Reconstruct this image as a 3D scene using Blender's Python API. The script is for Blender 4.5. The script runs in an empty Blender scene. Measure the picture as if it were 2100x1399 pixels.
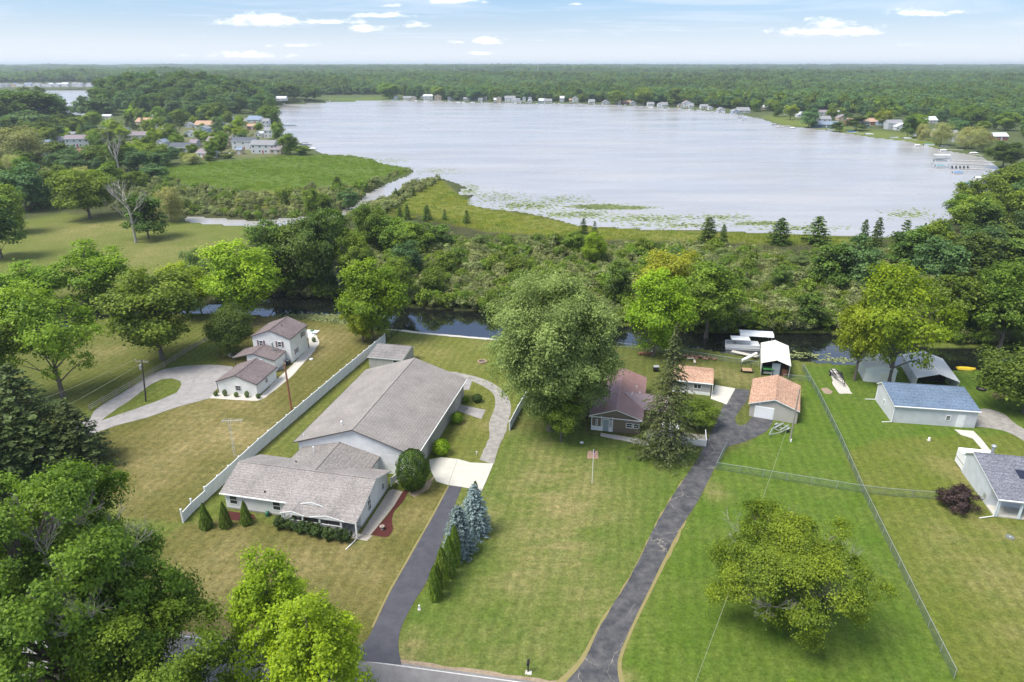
import bpy, math, random
import numpy as np
from mathutils import Vector, Matrix
rad = math.radians
SC = bpy.context.scene
COL = SC.collection
# ------------------------------------------------------------ camera
F_PX, PITCH, CAM_H = 1400.0, rad(22.05), 52.0
cam_d = bpy.data.cameras.new('camera'); cam = bpy.data.objects.new('camera', cam_d); COL.objects.link(cam)
cam.location = (0, 0, CAM_H); cam.rotation_euler = (rad(90) - PITCH, 0, 0)
cam_d.sensor_width = 36.0; cam_d.lens = 24.0; cam_d.clip_start = 0.5; cam_d.clip_end = 60000
SC.camera = cam
# ------------------------------------------------------------ sky, sun, exposure
SUN_EL, SUN_AZ = 60.0, -112.0        # azimuth measured from +Y (away from the camera), negative = left
world = bpy.data.worlds.new('World'); SC.world = world; world.use_nodes = True
SKY_STRENGTH = 0.094
sun_d = bpy.data.lights.new('sun', 'SUN'); sun_d.energy = 3.5; sun_d.angle = rad(28); sun_d.color = (1.0, 0.955, 0.87)
sun = bpy.data.objects.new('sun', sun_d); COL.objects.link(sun)
_sd = Vector((math.sin(rad(SUN_AZ)) * math.cos(rad(SUN_EL)), math.cos(rad(SUN_AZ)) * math.cos(rad(SUN_EL)), math.sin(rad(SUN_EL))))
sun.rotation_euler = _sd.to_track_quat('Z', 'Y').to_euler()
sun.location = (0, 0, 300)
SC.view_settings.view_transform = 'Standard'; SC.view_settings.look = 'None'
SC.view_settings.exposure = 0.70; SC.view_settings.gamma = 1.0; SC.view_settings.use_curve_mapping = False
SC.render.engine = 'CYCLES'
cy = SC.cycles
cy.max_bounces = 6; cy.diffuse_bounces = 3; cy.glossy_bounces = 3; cy.transmission_bounces = 2
cy.transparent_max_bounces = 8; cy.volume_bounces = 0; cy.caustics_reflective = False; cy.caustics_refractive = False
cy.use_denoising = True
rng = np.random.default_rng(7)
random.seed(7)

def build_world():
    nt = world.node_tree; nt.nodes.clear()
    N = nt.nodes.new; Lk = nt.links.new
    out = N('ShaderNodeOutputWorld'); bg = N('ShaderNodeBackground'); Lk(bg.outputs[0], out.inputs[0])
    bg.inputs[1].default_value = SKY_STRENGTH
    sky = N('ShaderNodeTexSky'); sky.sky_type = 'NISHITA'; sky.sun_disc = False
    sky.sun_elevation = rad(SUN_EL); sky.sun_rotation = rad(SUN_AZ)
    sky.air_density = 1.0; sky.dust_density = 1.2; sky.ozone_density = 1.0; sky.altitude = 50
    tc = N('ShaderNodeTexCoord'); sep = N('ShaderNodeSeparateXYZ'); Lk(tc.outputs['Generated'], sep.inputs[0])
    # flat cloud deck coordinates: x/(z+c), y/(z+c)
    mx = N('ShaderNodeMath'); mx.operation = 'MAXIMUM'; mx.inputs[1].default_value = 0.0; Lk(sep.outputs['Z'], mx.inputs[0])
    ad = N('ShaderNodeMath'); ad.operation = 'ADD'; ad.inputs[1].default_value = 0.035; Lk(mx.outputs[0], ad.inputs[0])
    dx = N('ShaderNodeMath'); dx.operation = 'DIVIDE'; Lk(sep.outputs['X'], dx.inputs[0]); Lk(ad.outputs[0], dx.inputs[1])
    dy = N('ShaderNodeMath'); dy.operation = 'DIVIDE'; Lk(sep.outputs['Y'], dy.inputs[0]); Lk(ad.outputs[0], dy.inputs[1])
    cb = N('ShaderNodeCombineXYZ'); Lk(dx.outputs[0], cb.inputs[0]); Lk(dy.outputs[0], cb.inputs[1])
    mp = N('ShaderNodeMapping'); mp.inputs['Scale'].default_value = (0.22, 0.30, 1); mp.inputs['Rotation'].default_value = (0, 0, rad(20))
    Lk(cb.outputs[0], mp.inputs[0])
    n1 = N('ShaderNodeTexNoise'); n1.inputs['Scale'].default_value = 1.6; n1.inputs['Detail'].default_value = 8; n1.inputs['Roughness'].default_value = 0.6
    n1.inputs['Distortion'].default_value = 0.6
    Lk(mp.outputs[0], n1.inputs['Vector'])
    mr = N('ShaderNodeMapRange'); mr.inputs[1].default_value = 0.38; mr.inputs[2].default_value = 0.68; mr.inputs[3].default_value = 0.0; mr.inputs[4].default_value = 0.85
    Lk(n1.outputs['Fac'], mr.inputs[0])
    # whiter towards the horizon (thick air)
    hz = N('ShaderNodeMapRange'); hz.interpolation_type = 'SMOOTHSTEP'; hz.inputs[1].default_value = 0.0; hz.inputs[2].default_value = 0.10; hz.inputs[3].default_value = 0.72; hz.inputs[4].default_value = 0.0
    Lk(sep.outputs['Z'], hz.inputs[0])
    mx0 = N('ShaderNodeMath'); mx0.operation = 'MAXIMUM'; Lk(mr.outputs[0], mx0.inputs[0]); Lk(hz.outputs[0], mx0.inputs[1])
    # thin high overcast closes up overhead (it softens the light)
    hi = N('ShaderNodeMapRange'); hi.interpolation_type = 'SMOOTHSTEP'; hi.inputs[1].default_value = 0.22; hi.inputs[2].default_value = 0.65; hi.inputs[3].default_value = 0.0; hi.inputs[4].default_value = 0.85
    Lk(sep.outputs['Z'], hi.inputs[0])
    mxx = N('ShaderNodeMath'); mxx.operation = 'MAXIMUM'; Lk(mx0.outputs[0], mxx.inputs[0]); Lk(hi.outputs[0], mxx.inputs[1])
    tn = N('ShaderNodeMixRGB'); tn.blend_type = 'MULTIPLY'; tn.inputs[0].default_value = 1; Lk(sky.outputs[0], tn.inputs[1]); tn.inputs[2].default_value = (0.72, 0.91, 1.24, 1)
    mix = N('ShaderNodeMixRGB'); Lk(mxx.outputs[0], mix.inputs[0]); Lk(tn.outputs[0], mix.inputs[1]); mix.inputs[2].default_value = (5.5, 6.2, 7.3, 1)
    hz2 = N('ShaderNodeMapRange'); hz2.interpolation_type = 'SMOOTHSTEP'; hz2.inputs[1].default_value = 0.0; hz2.inputs[2].default_value = 0.06; hz2.inputs[3].default_value = 0.35; hz2.inputs[4].default_value = 0.0; Lk(sep.outputs['Z'], hz2.inputs[0])
    mixh = N('ShaderNodeMixRGB'); Lk(hz2.outputs[0], mixh.inputs[0]); Lk(mix.outputs[0], mixh.inputs[1]); mixh.inputs[2].default_value = (8.3, 8.3, 8.2, 1); mix = mixh
    # fair-weather cumulus: lumpy ellipses placed by direction (x/y, z/y)
    my = N('ShaderNodeMath'); my.operation = 'MAXIMUM'; my.inputs[1].default_value = 0.001; Lk(sep.outputs['Y'], my.inputs[0])
    ca = N('ShaderNodeMath'); ca.operation = 'DIVIDE'; Lk(sep.outputs['X'], ca.inputs[0]); Lk(my.outputs[0], ca.inputs[1])
    ce = N('ShaderNodeMath'); ce.operation = 'DIVIDE'; Lk(sep.outputs['Z'], ce.inputs[0]); Lk(my.outputs[0], ce.inputs[1])
    cv = N('ShaderNodeCombineXYZ'); Lk(ca.outputs[0], cv.inputs[0]); Lk(ce.outputs[0], cv.inputs[1])
    m2 = N('ShaderNodeMapping'); m2.inputs['Scale'].default_value = (1, 2.6, 1); Lk(cv.outputs[0], m2.inputs[0])
    cn_ = N('ShaderNodeTexNoise'); cn_.inputs['Scale'].default_value = 42; cn_.inputs['Detail'].default_value = 7; cn_.inputs['Roughness'].default_value = 0.62; Lk(m2.outputs[0], cn_.inputs['Vector'])
    def M(op, p, q=None, r=None):
        k = N('ShaderNodeMath'); k.operation = op
        for i, s in enumerate((p, q, r)):
            if s is None: continue
            if isinstance(s, (int, float)): k.inputs[i].default_value = s
            else: Lk(s, k.inputs[i])
        return k.outputs[0]
    amount = None; under = None
    for (cx, cyy, hw, hh, dens) in [(545,46,112,22,1),(672,46,80,9,.9),(782,33,60,9,.9),(752,60,52,12,1),(848,53,40,9,.8),(935,3,62,13,1),(800,12,28,5,.5),(1000,86,44,12,1),(935,87,20,6,.6),(995,111,34,7,.8),(505,115,112,11,.85),(628,94,64,6,.6),(1712,66,120,20,1),(1700,50,60,14,1),(1885,29,76,13,.95),(1960,26,50,5,.5),(1180,9,22,4,.5),(395,76,22,4,.4)]:
        p0 = P(cx, cyy, 1000.0); v0 = ((p0.x) / p0.y, (p0.z - CAM_H) / p0.y); q = P(cx + hw, cyy, 1000.0); wx = q.x / q.y - v0[0]; q = P(cx, cyy - hh, 1000.0); wy = (q.z - CAM_H) / q.y - v0[1]
        mm = N('ShaderNodeMapping'); mm.vector_type = 'TEXTURE'; mm.inputs['Location'].default_value = (v0[0], v0[1], 0); mm.inputs['Scale'].default_value = (wx, wy, 1); Lk(cv.outputs[0], mm.inputs[0])
        sp_ = N('ShaderNodeSeparateXYZ'); Lk(mm.outputs[0], sp_.inputs[0])
        yy = M('ADD', sp_.outputs['Y'], M('MULTIPLY', M('MINIMUM', sp_.outputs['Y'], 0.0), 0.9)); r2 = M('SQRT', M('ADD', M('MULTIPLY', sp_.outputs['X'], sp_.outputs['X']), M('MULTIPLY', yy, yy)))
        al = M('MULTIPLY', M('SUBTRACT', 1.0, r2), dens)
        amount = al if amount is None else M('MAXIMUM', amount, al)
        ub = M('MULTIPLY', M('MAXIMUM', M('MULTIPLY', sp_.outputs['Y'], -1.0), 0.0), M('LESS_THAN', r2, 1.3)); under = ub if under is None else M('MAXIMUM', under, ub)
    dd = M('ADD', M('MULTIPLY', amount, 1.0), M('MULTIPLY', M('SUBTRACT', cn_.outputs['Fac'], 0.5), 2.6))
    cmr = N('ShaderNodeMapRange'); cmr.interpolation_type = 'SMOOTHSTEP'; cmr.inputs[1].default_value = -0.05; cmr.inputs[2].default_value = 1.0; Lk(dd, cmr.inputs[0])
    front = M('MULTIPLY', cmr.outputs[0], M('GREATER_THAN', sep.outputs['Y'], 0.3)); front = M('MULTIPLY', front, M('GREATER_THAN', amount, -0.6))
    cc = N('ShaderNodeMixRGB'); cc.inputs[1].default_value = (10.0, 9.9, 9.6, 1); cc.inputs[2].default_value = (6.2, 6.5, 7.0, 1); 
    cn2 = N('ShaderNodeTexNoise'); cn2.inputs['Scale'].default_value = 75; cn2.inputs['Detail'].default_value = 5; Lk(m2.outputs[0], cn2.inputs['Vector'])
    shd = M('ADD', M('MULTIPLY', under, 1.5), M('MULTIPLY', M('MAXIMUM', M('SUBTRACT', cn2.outputs['Fac'], 0.5), 0.0), 2.2)); Lk(M('MINIMUM', shd, 1.0), cc.inputs[0])
    fm = N('ShaderNodeMixRGB'); Lk(front, fm.inputs[0]); Lk(mix.outputs[0], fm.inputs[1]); Lk(cc.outputs[0], fm.inputs[2])
    Lk(fm.outputs[0], bg.inputs[0])

# ------------------------------------------------------------ projection helpers: where a sight line meets the ground
def P(px, py, z=0.0):
    u = (px - 1050) / F_PX; v = -(py - 699.5) / F_PX
    d = Vector((u, math.cos(PITCH) + v * math.sin(PITCH), -math.sin(PITCH) + v * math.cos(PITCH)))
    t = (z - CAM_H) / d.z
    return Vector((d.x * t, d.y * t, z))
def proj(x, y, z):
    z = z - CAM_H
    c = y * math.cos(PITCH) - z * math.sin(PITCH); up = y * math.sin(PITCH) + z * math.cos(PITCH)
    return 1050 + F_PX * x / c, 699.5 - F_PX * up / c, c
def tree_dims(bx, by, top, wpx, bfrac, gz=0.0):
    """height and width of a crown that stands on (bx,by) and spans to row `top` and wpx wide"""
    g = P(bx, by, gz); lo, hi = 0.5, 45.0
    for _ in range(30):
        h = (lo + hi) / 2
        c = proj(g.x, g.y, gz + h * (1 + bfrac) / 2)[2]; w = wpx * c / F_PX
        zc = gz + h * (1 + bfrac) / 2; az = h * (1 - bfrac) / 2; ay = w / 2
        m = min(proj(g.x, g.y + ay * math.cos(a), zc + az * math.sin(a))[1] for a in (0.5, 0.8, 1.1, 1.57))
        if m > top: lo = h
        else: hi = h
    return g, h, w
build_world()
# ------------------------------------------------------------ tagging
def tag(o, label=None, cat=None, group=None, kind=None):
    if label: o['label'] = label
    if cat: o['category'] = cat
    if group: o['group'] = group
    if kind: o['kind'] = kind
    return o
def empty(name, loc, rz=0.0):
    o = bpy.data.objects.new(name, None); COL.objects.link(o); o.location = loc; o.rotation_euler = (0, 0, rz); o.empty_display_size = 0.5
    return o
def link(name, me, parent=None, loc=None, rz=None):
    o = bpy.data.objects.new(name, me); COL.objects.link(o)
    if parent is not None: o.parent = parent
    if loc is not None: o.location = loc
    if rz is not None: o.rotation_euler = (0, 0, rz)
    return o
def copy_tree(o, parent=None):
    c = o.copy(); COL.objects.link(c); c.parent = parent
    for ch in list(o.children): copy_tree(ch, c)
    return c

class MB:
    """collects faces; build() links them as ONE mesh object"""
    def __init__(s): s.v = []; s.f = []; s.m = []
    def add(s, vs, fs, mi=0):
        b = len(s.v); s.v += [tuple(v) for v in vs]; s.f += [tuple(b + i for i in f) for f in fs]; s.m += [mi] * len(fs); return s
    def box(s, x0, x1, y0, y1, z0, z1, mi=0):
        return s.add([(x0,y0,z0),(x1,y0,z0),(x1,y1,z0),(x0,y1,z0),(x0,y0,z1),(x1,y0,z1),(x1,y1,z1),(x0,y1,z1)],
                     [(0,3,2,1),(4,5,6,7),(0,1,5,4),(1,2,6,5),(2,3,7,6),(3,0,4,7)], mi)
    def bar(s, a, b, w, h, mi=0):
        a = Vector(a); b = Vector(b); d = (b - a).normalized()
        up = Vector((0,0,1)) if abs(d.z) < 0.95 else Vector((0,1,0))
        r = d.cross(up).normalized() * w / 2; u = r.cross(d).normalized() * h / 2
        vs = [a-r-u, a+r-u, a+r+u, a-r+u, b-r-u, b+r-u, b+r+u, b-r+u]
        return s.add(vs, [(0,1,2,3),(7,6,5,4),(0,4,5,1),(1,5,6,2),(2,6,7,3),(3,7,4,0)], mi)
    def tube(s, pts, rads, n=6, mi=0, cap=True):
        pts = [Vector(p) for p in pts]; b = len(s.v); k = len(pts)
        for i, p in enumerate(pts):
            d = (pts[min(i+1,k-1)] - pts[max(i-1,0)]).normalized()
            r = d.orthogonal().normalized() if abs(d.z) < 0.9 else Vector((1,0,0)); r = (r - d * r.dot(d)).normalized(); u = d.cross(r)
            for j in range(n):
                a = 2 * math.pi * j / n; s.v.append(tuple(p + (r * math.cos(a) + u * math.sin(a)) * rads[i]))
        for i in range(k - 1):
            for j in range(n):
                s.f.append((b+i*n+j, b+i*n+(j+1)%n, b+(i+1)*n+(j+1)%n, b+(i+1)*n+j)); s.m.append(mi)
        if cap:
            s.f.append(tuple(b + j for j in reversed(range(n)))); s.m.append(mi)
            s.f.append(tuple(b + (k-1)*n + j for j in range(n))); s.m.append(mi)
        return s
    def prism(s, poly, z0, z1, mi=0, mside=None):
        n = len(poly); ms = mi if mside is None else mside
        a = sum(poly[i][0]*poly[(i+1)%n][1] - poly[(i+1)%n][0]*poly[i][1] for i in range(n))
        if a < 0: poly = list(reversed(poly))
        b = len(s.v); s.v += [(p[0],p[1],z0) for p in poly] + [(p[0],p[1],z1) for p in poly]
        s.f.append(tuple(b+n+i for i in range(n))); s.m.append(mi)
        s.f.append(tuple(b+i for i in reversed(range(n)))); s.m.append(ms)
        for i in range(n): s.f.append((b+i, b+(i+1)%n, b+n+(i+1)%n, b+n+i)); s.m.append(ms)
        return s
    def mesh(s, name, mats):
        me = bpy.data.meshes.new(name); me.from_pydata(s.v, [], s.f)
        for m in (mats if isinstance(mats, (list, tuple)) else [mats]): me.materials.append(m)
        me.polygons.foreach_set('material_index', s.m); me.update(); return me
    def build(s, name, mats, parent=None, loc=None, rz=None): return link(name, s.mesh(name, mats), parent, loc, rz)

# ------------------------------------------------------------ materials
MAT = {}
def mat(name, col, rough=0.8, var=0.12, scale=3.0, bump=0.0, metallic=0.0, spec=0.3, col2=None, detail=4, stretch=None, bscale=None):
    if name in MAT: return MAT[name]
    m = bpy.data.materials.new(name); m.use_nodes = True; nt = m.node_tree; bs = nt.nodes['Principled BSDF']
    bs.inputs['Roughness'].default_value = rough; bs.inputs['Metallic'].default_value = metallic; bs.inputs['Specular IOR Level'].default_value = spec
    N = nt.nodes.new; Lk = nt.links.new
    tc = N('ShaderNodeTexCoord'); src = tc.outputs['Object']
    if stretch:
        mp = N('ShaderNodeMapping'); mp.inputs['Scale'].default_value = stretch; Lk(src, mp.inputs[0]); src = mp.outputs[0]
    n = N('ShaderNodeTexNoise'); n.inputs['Scale'].default_value = scale; n.inputs['Detail'].default_value = detail; n.inputs['Roughness'].default_value = 0.65; Lk(src, n.inputs['Vector'])
    r = N('ShaderNodeValToRGB'); c = col; c2 = col2 or tuple(min(1, x * (1 + var)) for x in col); c1 = tuple(x * (1 - var) for x in col) if not col2 else col
    r.color_ramp.elements[0].position = 0.32; r.color_ramp.elements[0].color = (*c1, 1); r.color_ramp.elements[1].position = 0.68; r.color_ramp.elements[1].color = (*c2, 1)
    Lk(n.outputs['Fac'], r.inputs[0]); Lk(r.outputs[0], bs.inputs['Base Color'])
    if bump:
        b = N('ShaderNodeBump'); b.inputs['Strength'].default_value = bump; b.inputs['Distance'].default_value = 0.05
        n2 = N('ShaderNodeTexNoise'); n2.inputs['Scale'].default_value = bscale or scale * 4; n2.inputs['Detail'].default_value = 5; Lk(src, n2.inputs['Vector'])
        Lk(n2.outputs['Fac'], b.inputs['Height']); Lk(b.outputs[0], bs.inputs['Normal'])
    MAT[name] = m; return m
def shingle(name, c1, c2, c3, sc=5.0):
    """asphalt shingles: speckled tabs in rows plus slow weathering"""
    if name in MAT: return MAT[name]
    m = bpy.data.materials.new(name); m.use_nodes = True; nt = m.node_tree; bs = nt.nodes['Principled BSDF']; bs.inputs['Roughness'].default_value = 0.9; bs.inputs['Specular IOR Level'].default_value = 0.2
    sc = sc * 1.5
    N = nt.nodes.new; Lk = nt.links.new
    tc = N('ShaderNodeTexCoord')
    v = N('ShaderNodeTexVoronoi'); v.inputs['Scale'].default_value = sc
    mp = N('ShaderNodeMapping'); mp.inputs['Scale'].default_value = (1.0, 1.0, 1.6); Lk(tc.outputs['Object'], mp.inputs[0]); Lk(mp.outputs[0], v.inputs['Vector'])
    sx = N('ShaderNodeSeparateColor'); Lk(v.outputs['Color'], sx.inputs[0])
    r = N('ShaderNodeValToRGB'); r.color_ramp.interpolation = 'LINEAR'
    e = r.color_ramp.elements; e[0].position = 0.0; e[0].color = (*c1, 1); e[1].position = 1.0; e[1].color = (*c3, 1); x = e.new(0.5); x.color = (*c2, 1)
    Lk(sx.outputs[0], r.inputs[0])
    n = N('ShaderNodeTexNoise'); n.inputs['Scale'].default_value = 0.35; n.inputs['Detail'].default_value = 5; Lk(tc.outputs['Object'], n.inputs['Vector'])
    mr = N('ShaderNodeMapRange'); mr.inputs[1].default_value = 0.3; mr.inputs[2].default_value = 0.7; mr.inputs[3].default_value = 0.86; mr.inputs[4].default_value = 1.12; Lk(n.outputs['Fac'], mr.inputs[0])
    mm = N('ShaderNodeVectorMath'); mm.operation = 'SCALE'; Lk(r.outputs[0], mm.inputs[0]); Lk(mr.outputs[0], mm.inputs['Scale'])
    wc = N('ShaderNodeTexWave'); wc.bands_direction = 'Z'; wc.wave_profile = 'SAW'; wc.inputs['Scale'].default_value = 2.4; wc.inputs['Distortion'].default_value = 0.4; wc.inputs['Detail'].default_value = 2; wc.inputs['Detail Scale'].default_value = 3; Lk(tc.outputs['Object'], wc.inputs['Vector'])
    wr_ = N('ShaderNodeMapRange'); wr_.inputs[1].default_value = 0.0; wr_.inputs[2].default_value = 1.0; wr_.inputs[3].default_value = 0.86; wr_.inputs[4].default_value = 1.07; Lk(wc.outputs['Fac'], wr_.inputs[0])
    m3 = N('ShaderNodeVectorMath'); m3.operation = 'SCALE'; Lk(mm.outputs[0], m3.inputs[0]); Lk(wr_.outputs[0], m3.inputs['Scale'])
    Lk(m3.outputs[0], bs.inputs['Base Color'])
    b = N('ShaderNodeBump'); b.inputs['Strength'].default_value = 0.4; b.inputs['Distance'].default_value = 0.03; Lk(v.outputs['Distance'], b.inputs['Height']); Lk(b.outputs[0], bs.inputs['Normal'])
    MAT[name] = m; return m
def siding(name, col, pitch=0.15, axis='Z', rough=0.6, depth=0.35):
    """lap siding / ribbed cladding: shallow periodic relief, slight soiling"""
    if name in MAT: return MAT[name]
    m = bpy.data.materials.new(name); m.use_nodes = True; nt = m.node_tree; bs = nt.nodes['Principled BSDF']; bs.inputs['Roughness'].default_value = rough
    N = nt.nodes.new; Lk = nt.links.new; tc = N('ShaderNodeTexCoord')
    w = N('ShaderNodeTexWave'); w.wave_type = 'BANDS'; w.bands_direction = axis; w.wave_profile = 'SAW'; w.inputs['Scale'].default_value = 1 / pitch * 0.314; Lk(tc.outputs['Object'], w.inputs['Vector'])
    b = N('ShaderNodeBump'); b.inputs['Strength'].default_value = depth; b.inputs['Distance'].default_value = 0.02; Lk(w.outputs['Fac'], b.inputs['Height']); Lk(b.outputs[0], bs.inputs['Normal'])
    n = N('ShaderNodeTexNoise'); n.inputs['Scale'].default_value = 0.9; n.inputs['Detail'].default_value = 6; Lk(tc.outputs['Object'], n.inputs['Vector'])
    r = N('ShaderNodeValToRGB'); r.color_ramp.elements[0].position = 0.3; r.color_ramp.elements[0].color = (*[x * 0.88 for x in col], 1); r.color_ramp.elements[1].position = 0.6; r.color_ramp.elements[1].color = (*col, 1)
    Lk(n.outputs['Fac'], r.inputs[0]); Lk(r.outputs[0], bs.inputs['Base Color']); MAT[name] = m; return m
def leaf_mat(name, dark, light, trans=0.35, spec=0.25, rough=0.55):
    if name in MAT: return MAT[name]
    m = bpy.data.materials.new(name); m.use_nodes = True; nt = m.node_tree; N = nt.nodes.new; Lk = nt.links.new
    bs = nt.nodes['Principled BSDF']; bs.inputs['Roughness'].default_value = rough; bs.inputs['Specular IOR Level'].default_value = spec
    at = N('ShaderNodeAttribute'); at.attribute_name = 'tone'
    oi = N('ShaderNodeObjectInfo')
    r = N('ShaderNodeMixRGB'); Lk(at.outputs['Fac'], r.inputs[0]); r.inputs[1].default_value = (*dark, 1); r.inputs[2].default_value = (*light, 1)
    mul = N('ShaderNodeMixRGB'); mul.blend_type = 'MULTIPLY'; mul.inputs[0].default_value = 1; Lk(r.outputs[0], mul.inputs[1]); Lk(oi.outputs['Color'], mul.inputs[2])
    hs = N('ShaderNodeHueSaturation')
    h = N('ShaderNodeMapRange'); h.inputs[3].default_value = 0.487; h.inputs[4].default_value = 0.515; Lk(oi.outputs['Random'], h.inputs[0]); Lk(h.outputs[0], hs.inputs['Hue'])
    m7 = N('ShaderNodeMath'); m7.operation = 'MULTIPLY'; m7.inputs[1].default_value = 7.31; Lk(oi.outputs['Random'], m7.inputs[0])
    fr = N('ShaderNodeMath'); fr.operation = 'FRACT'; Lk(m7.outputs[0], fr.inputs[0])
    vv = N('ShaderNodeMapRange'); vv.inputs[3].default_value = 0.80; vv.inputs[4].default_value = 1.28; Lk(fr.outputs[0], vv.inputs[0]); Lk(vv.outputs[0], hs.inputs['Value'])
    Lk(mul.outputs[0], hs.inputs['Color']); Lk(hs.outputs[0], bs.inputs['Base Color'])
    tr = N('ShaderNodeBsdfTranslucent'); sc = N('ShaderNodeVectorMath'); sc.operation = 'MULTIPLY'; sc.inputs[1].default_value = (1.25, 1.3, 0.7); Lk(hs.outputs[0], sc.inputs[0]); Lk(sc.outputs[0], tr.inputs['Color'])
    mx = N('ShaderNodeMixShader'); mx.inputs[0].default_value = trans; Lk(bs.outputs[0], mx.inputs[1]); Lk(tr.outputs[0], mx.inputs[2])
    Lk(mx.outputs[0], nt.nodes['Material Output'].inputs[0]); MAT[name] = m; return m
# ============================================================ THE SETTING: ground, water, roads
def pip(px, py, poly):
    ins = np.zeros(px.shape, bool); n = len(poly); j = n - 1
    for i in range(n):
        xi, yi = poly[i]; xj, yj = poly[j]
        if yi != yj:
            c = ((yi > py) != (yj > py)) & (px < (xj - xi) * (py - yi) / (yj - yi) + xi); ins ^= c
        j = i
    return ins
def W(poly): return [tuple(P(a, b)[:2]) for a, b in poly]
LAKE = W([(583,257),(572,240),(560,228),(548,219),(580,214),(640,211),(700,208),(800,206),(900,207),(950,210),(1033,211.5),(1167,213),(1300,217),(1400,223),(1500,233),(1560,243),(1600,257),
 (1693,267),(1800,283),(1867,290),(1933,307),(2017,322),(2050,345),(2045,385),(2010,410),(1975,430),(1930,460),(1900,480),(1850,486),(1740,483),(1600,478),(1460,472),(1330,470),(1183,461),(1117,443),(1053,431),(1010,428),(983,423),
 (957,417),(962,408),(975,400),(955,398),(940,397),(947,387),(970,389),(950,380),(933,373),(915,367),(900,363),(885,366),(867,367),(847,380),(810,393),(777,410),(750,424),(725,438),(700,450),(640,458),(560,464),(520,464),(395,456),(380,452),
 (380,446),(393,443),(520,452),(640,443),(690,436),(715,425),(740,411),(753,397),(787,380),(833,362),(850,350),(833,343),(777,333),(767,325),(730,319),(700,317),(667,315),(650,310),(627,296),(590,285),(560,276),(545,268),(560,264)])
LAKE_L = W([(-700,181),(345,185),(300,190),(240,197),(227,215),(205,231),(175,243),(145,240),(60,224),(-700,205)])
INLET = W([(478,245),(520,238),(548,232),(556,236),(540,243),(500,249)])
CANAL = W([(-300,735),(0,712),(50,697),(133,680),(200,655),(270,640),(420,640),(490,642),(560,648),(620,653),(700,663),(760,670),(827,677),(867,682),(933,689),(1063,700),(1200,706),(1300,708),(1433,713),(1490,723),(1627,738),(1720,746),
 (1850,751),(1947,757),(2067,761),(2500,775),(2500,720),(2050,711),(1920,711),(1700,681),(1600,681),(1447,681),(1300,667),(1200,660),(1100,650),(1000,638),(857,630),(700,612),(567,606),(470,622),(420,621),(270,623),(200,630),(133,652),(50,672),(0,680),(-300,705)])
def in_water(x, y):
    return pip(x, y, LAKE) | pip(x, y, LAKE_L) | pip(x, y, CANAL) | pip(x, y, INLET)
def smooth(a, b, x): t = np.clip((x - a) / (b - a), 0, 1); return t * t * (3 - 2 * t)
def hills(x, y):
    d = np.hypot(x, y)
    h = smooth(1150, 2600, d) * 9 + smooth(2600, 7500, d) * 24
    h += smooth(1200, 2500, d) * (3.5 * np.sin(x / 410 + 1.3) * np.cos(y / 530) + 2.5 * np.sin(x / 170 + y / 260))
    for hx, hy, rx, ry, hh in ((-420, 1750, 330, 220, 11), (60, 2000, 420, 200, 9), (620, 1900, 300, 220, 7), (-1100, 2500, 600, 300, 12), (1100, 2600, 500, 260, 9), (300, 3300, 900, 300, 12), (-900, 3900, 900, 350, 13)):
        h += hh * np.exp(-(((x - hx) / rx) ** 2 + ((y - hy) / ry) ** 2))
    h += 14 * np.exp(-(((x + 90) / 900) ** 2 + ((y - 5200) / 900) ** 2)) * smooth(3000, 4500, d)
    h += 26 * np.exp(-(((x + 455) / 135) ** 2 + ((y - 960) / 150) ** 2))      # wooded knoll left of the lake
    return h
def ground_z(x, y): return float(hills(np.array([float(x)]), np.array([float(y)]))[0])

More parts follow.
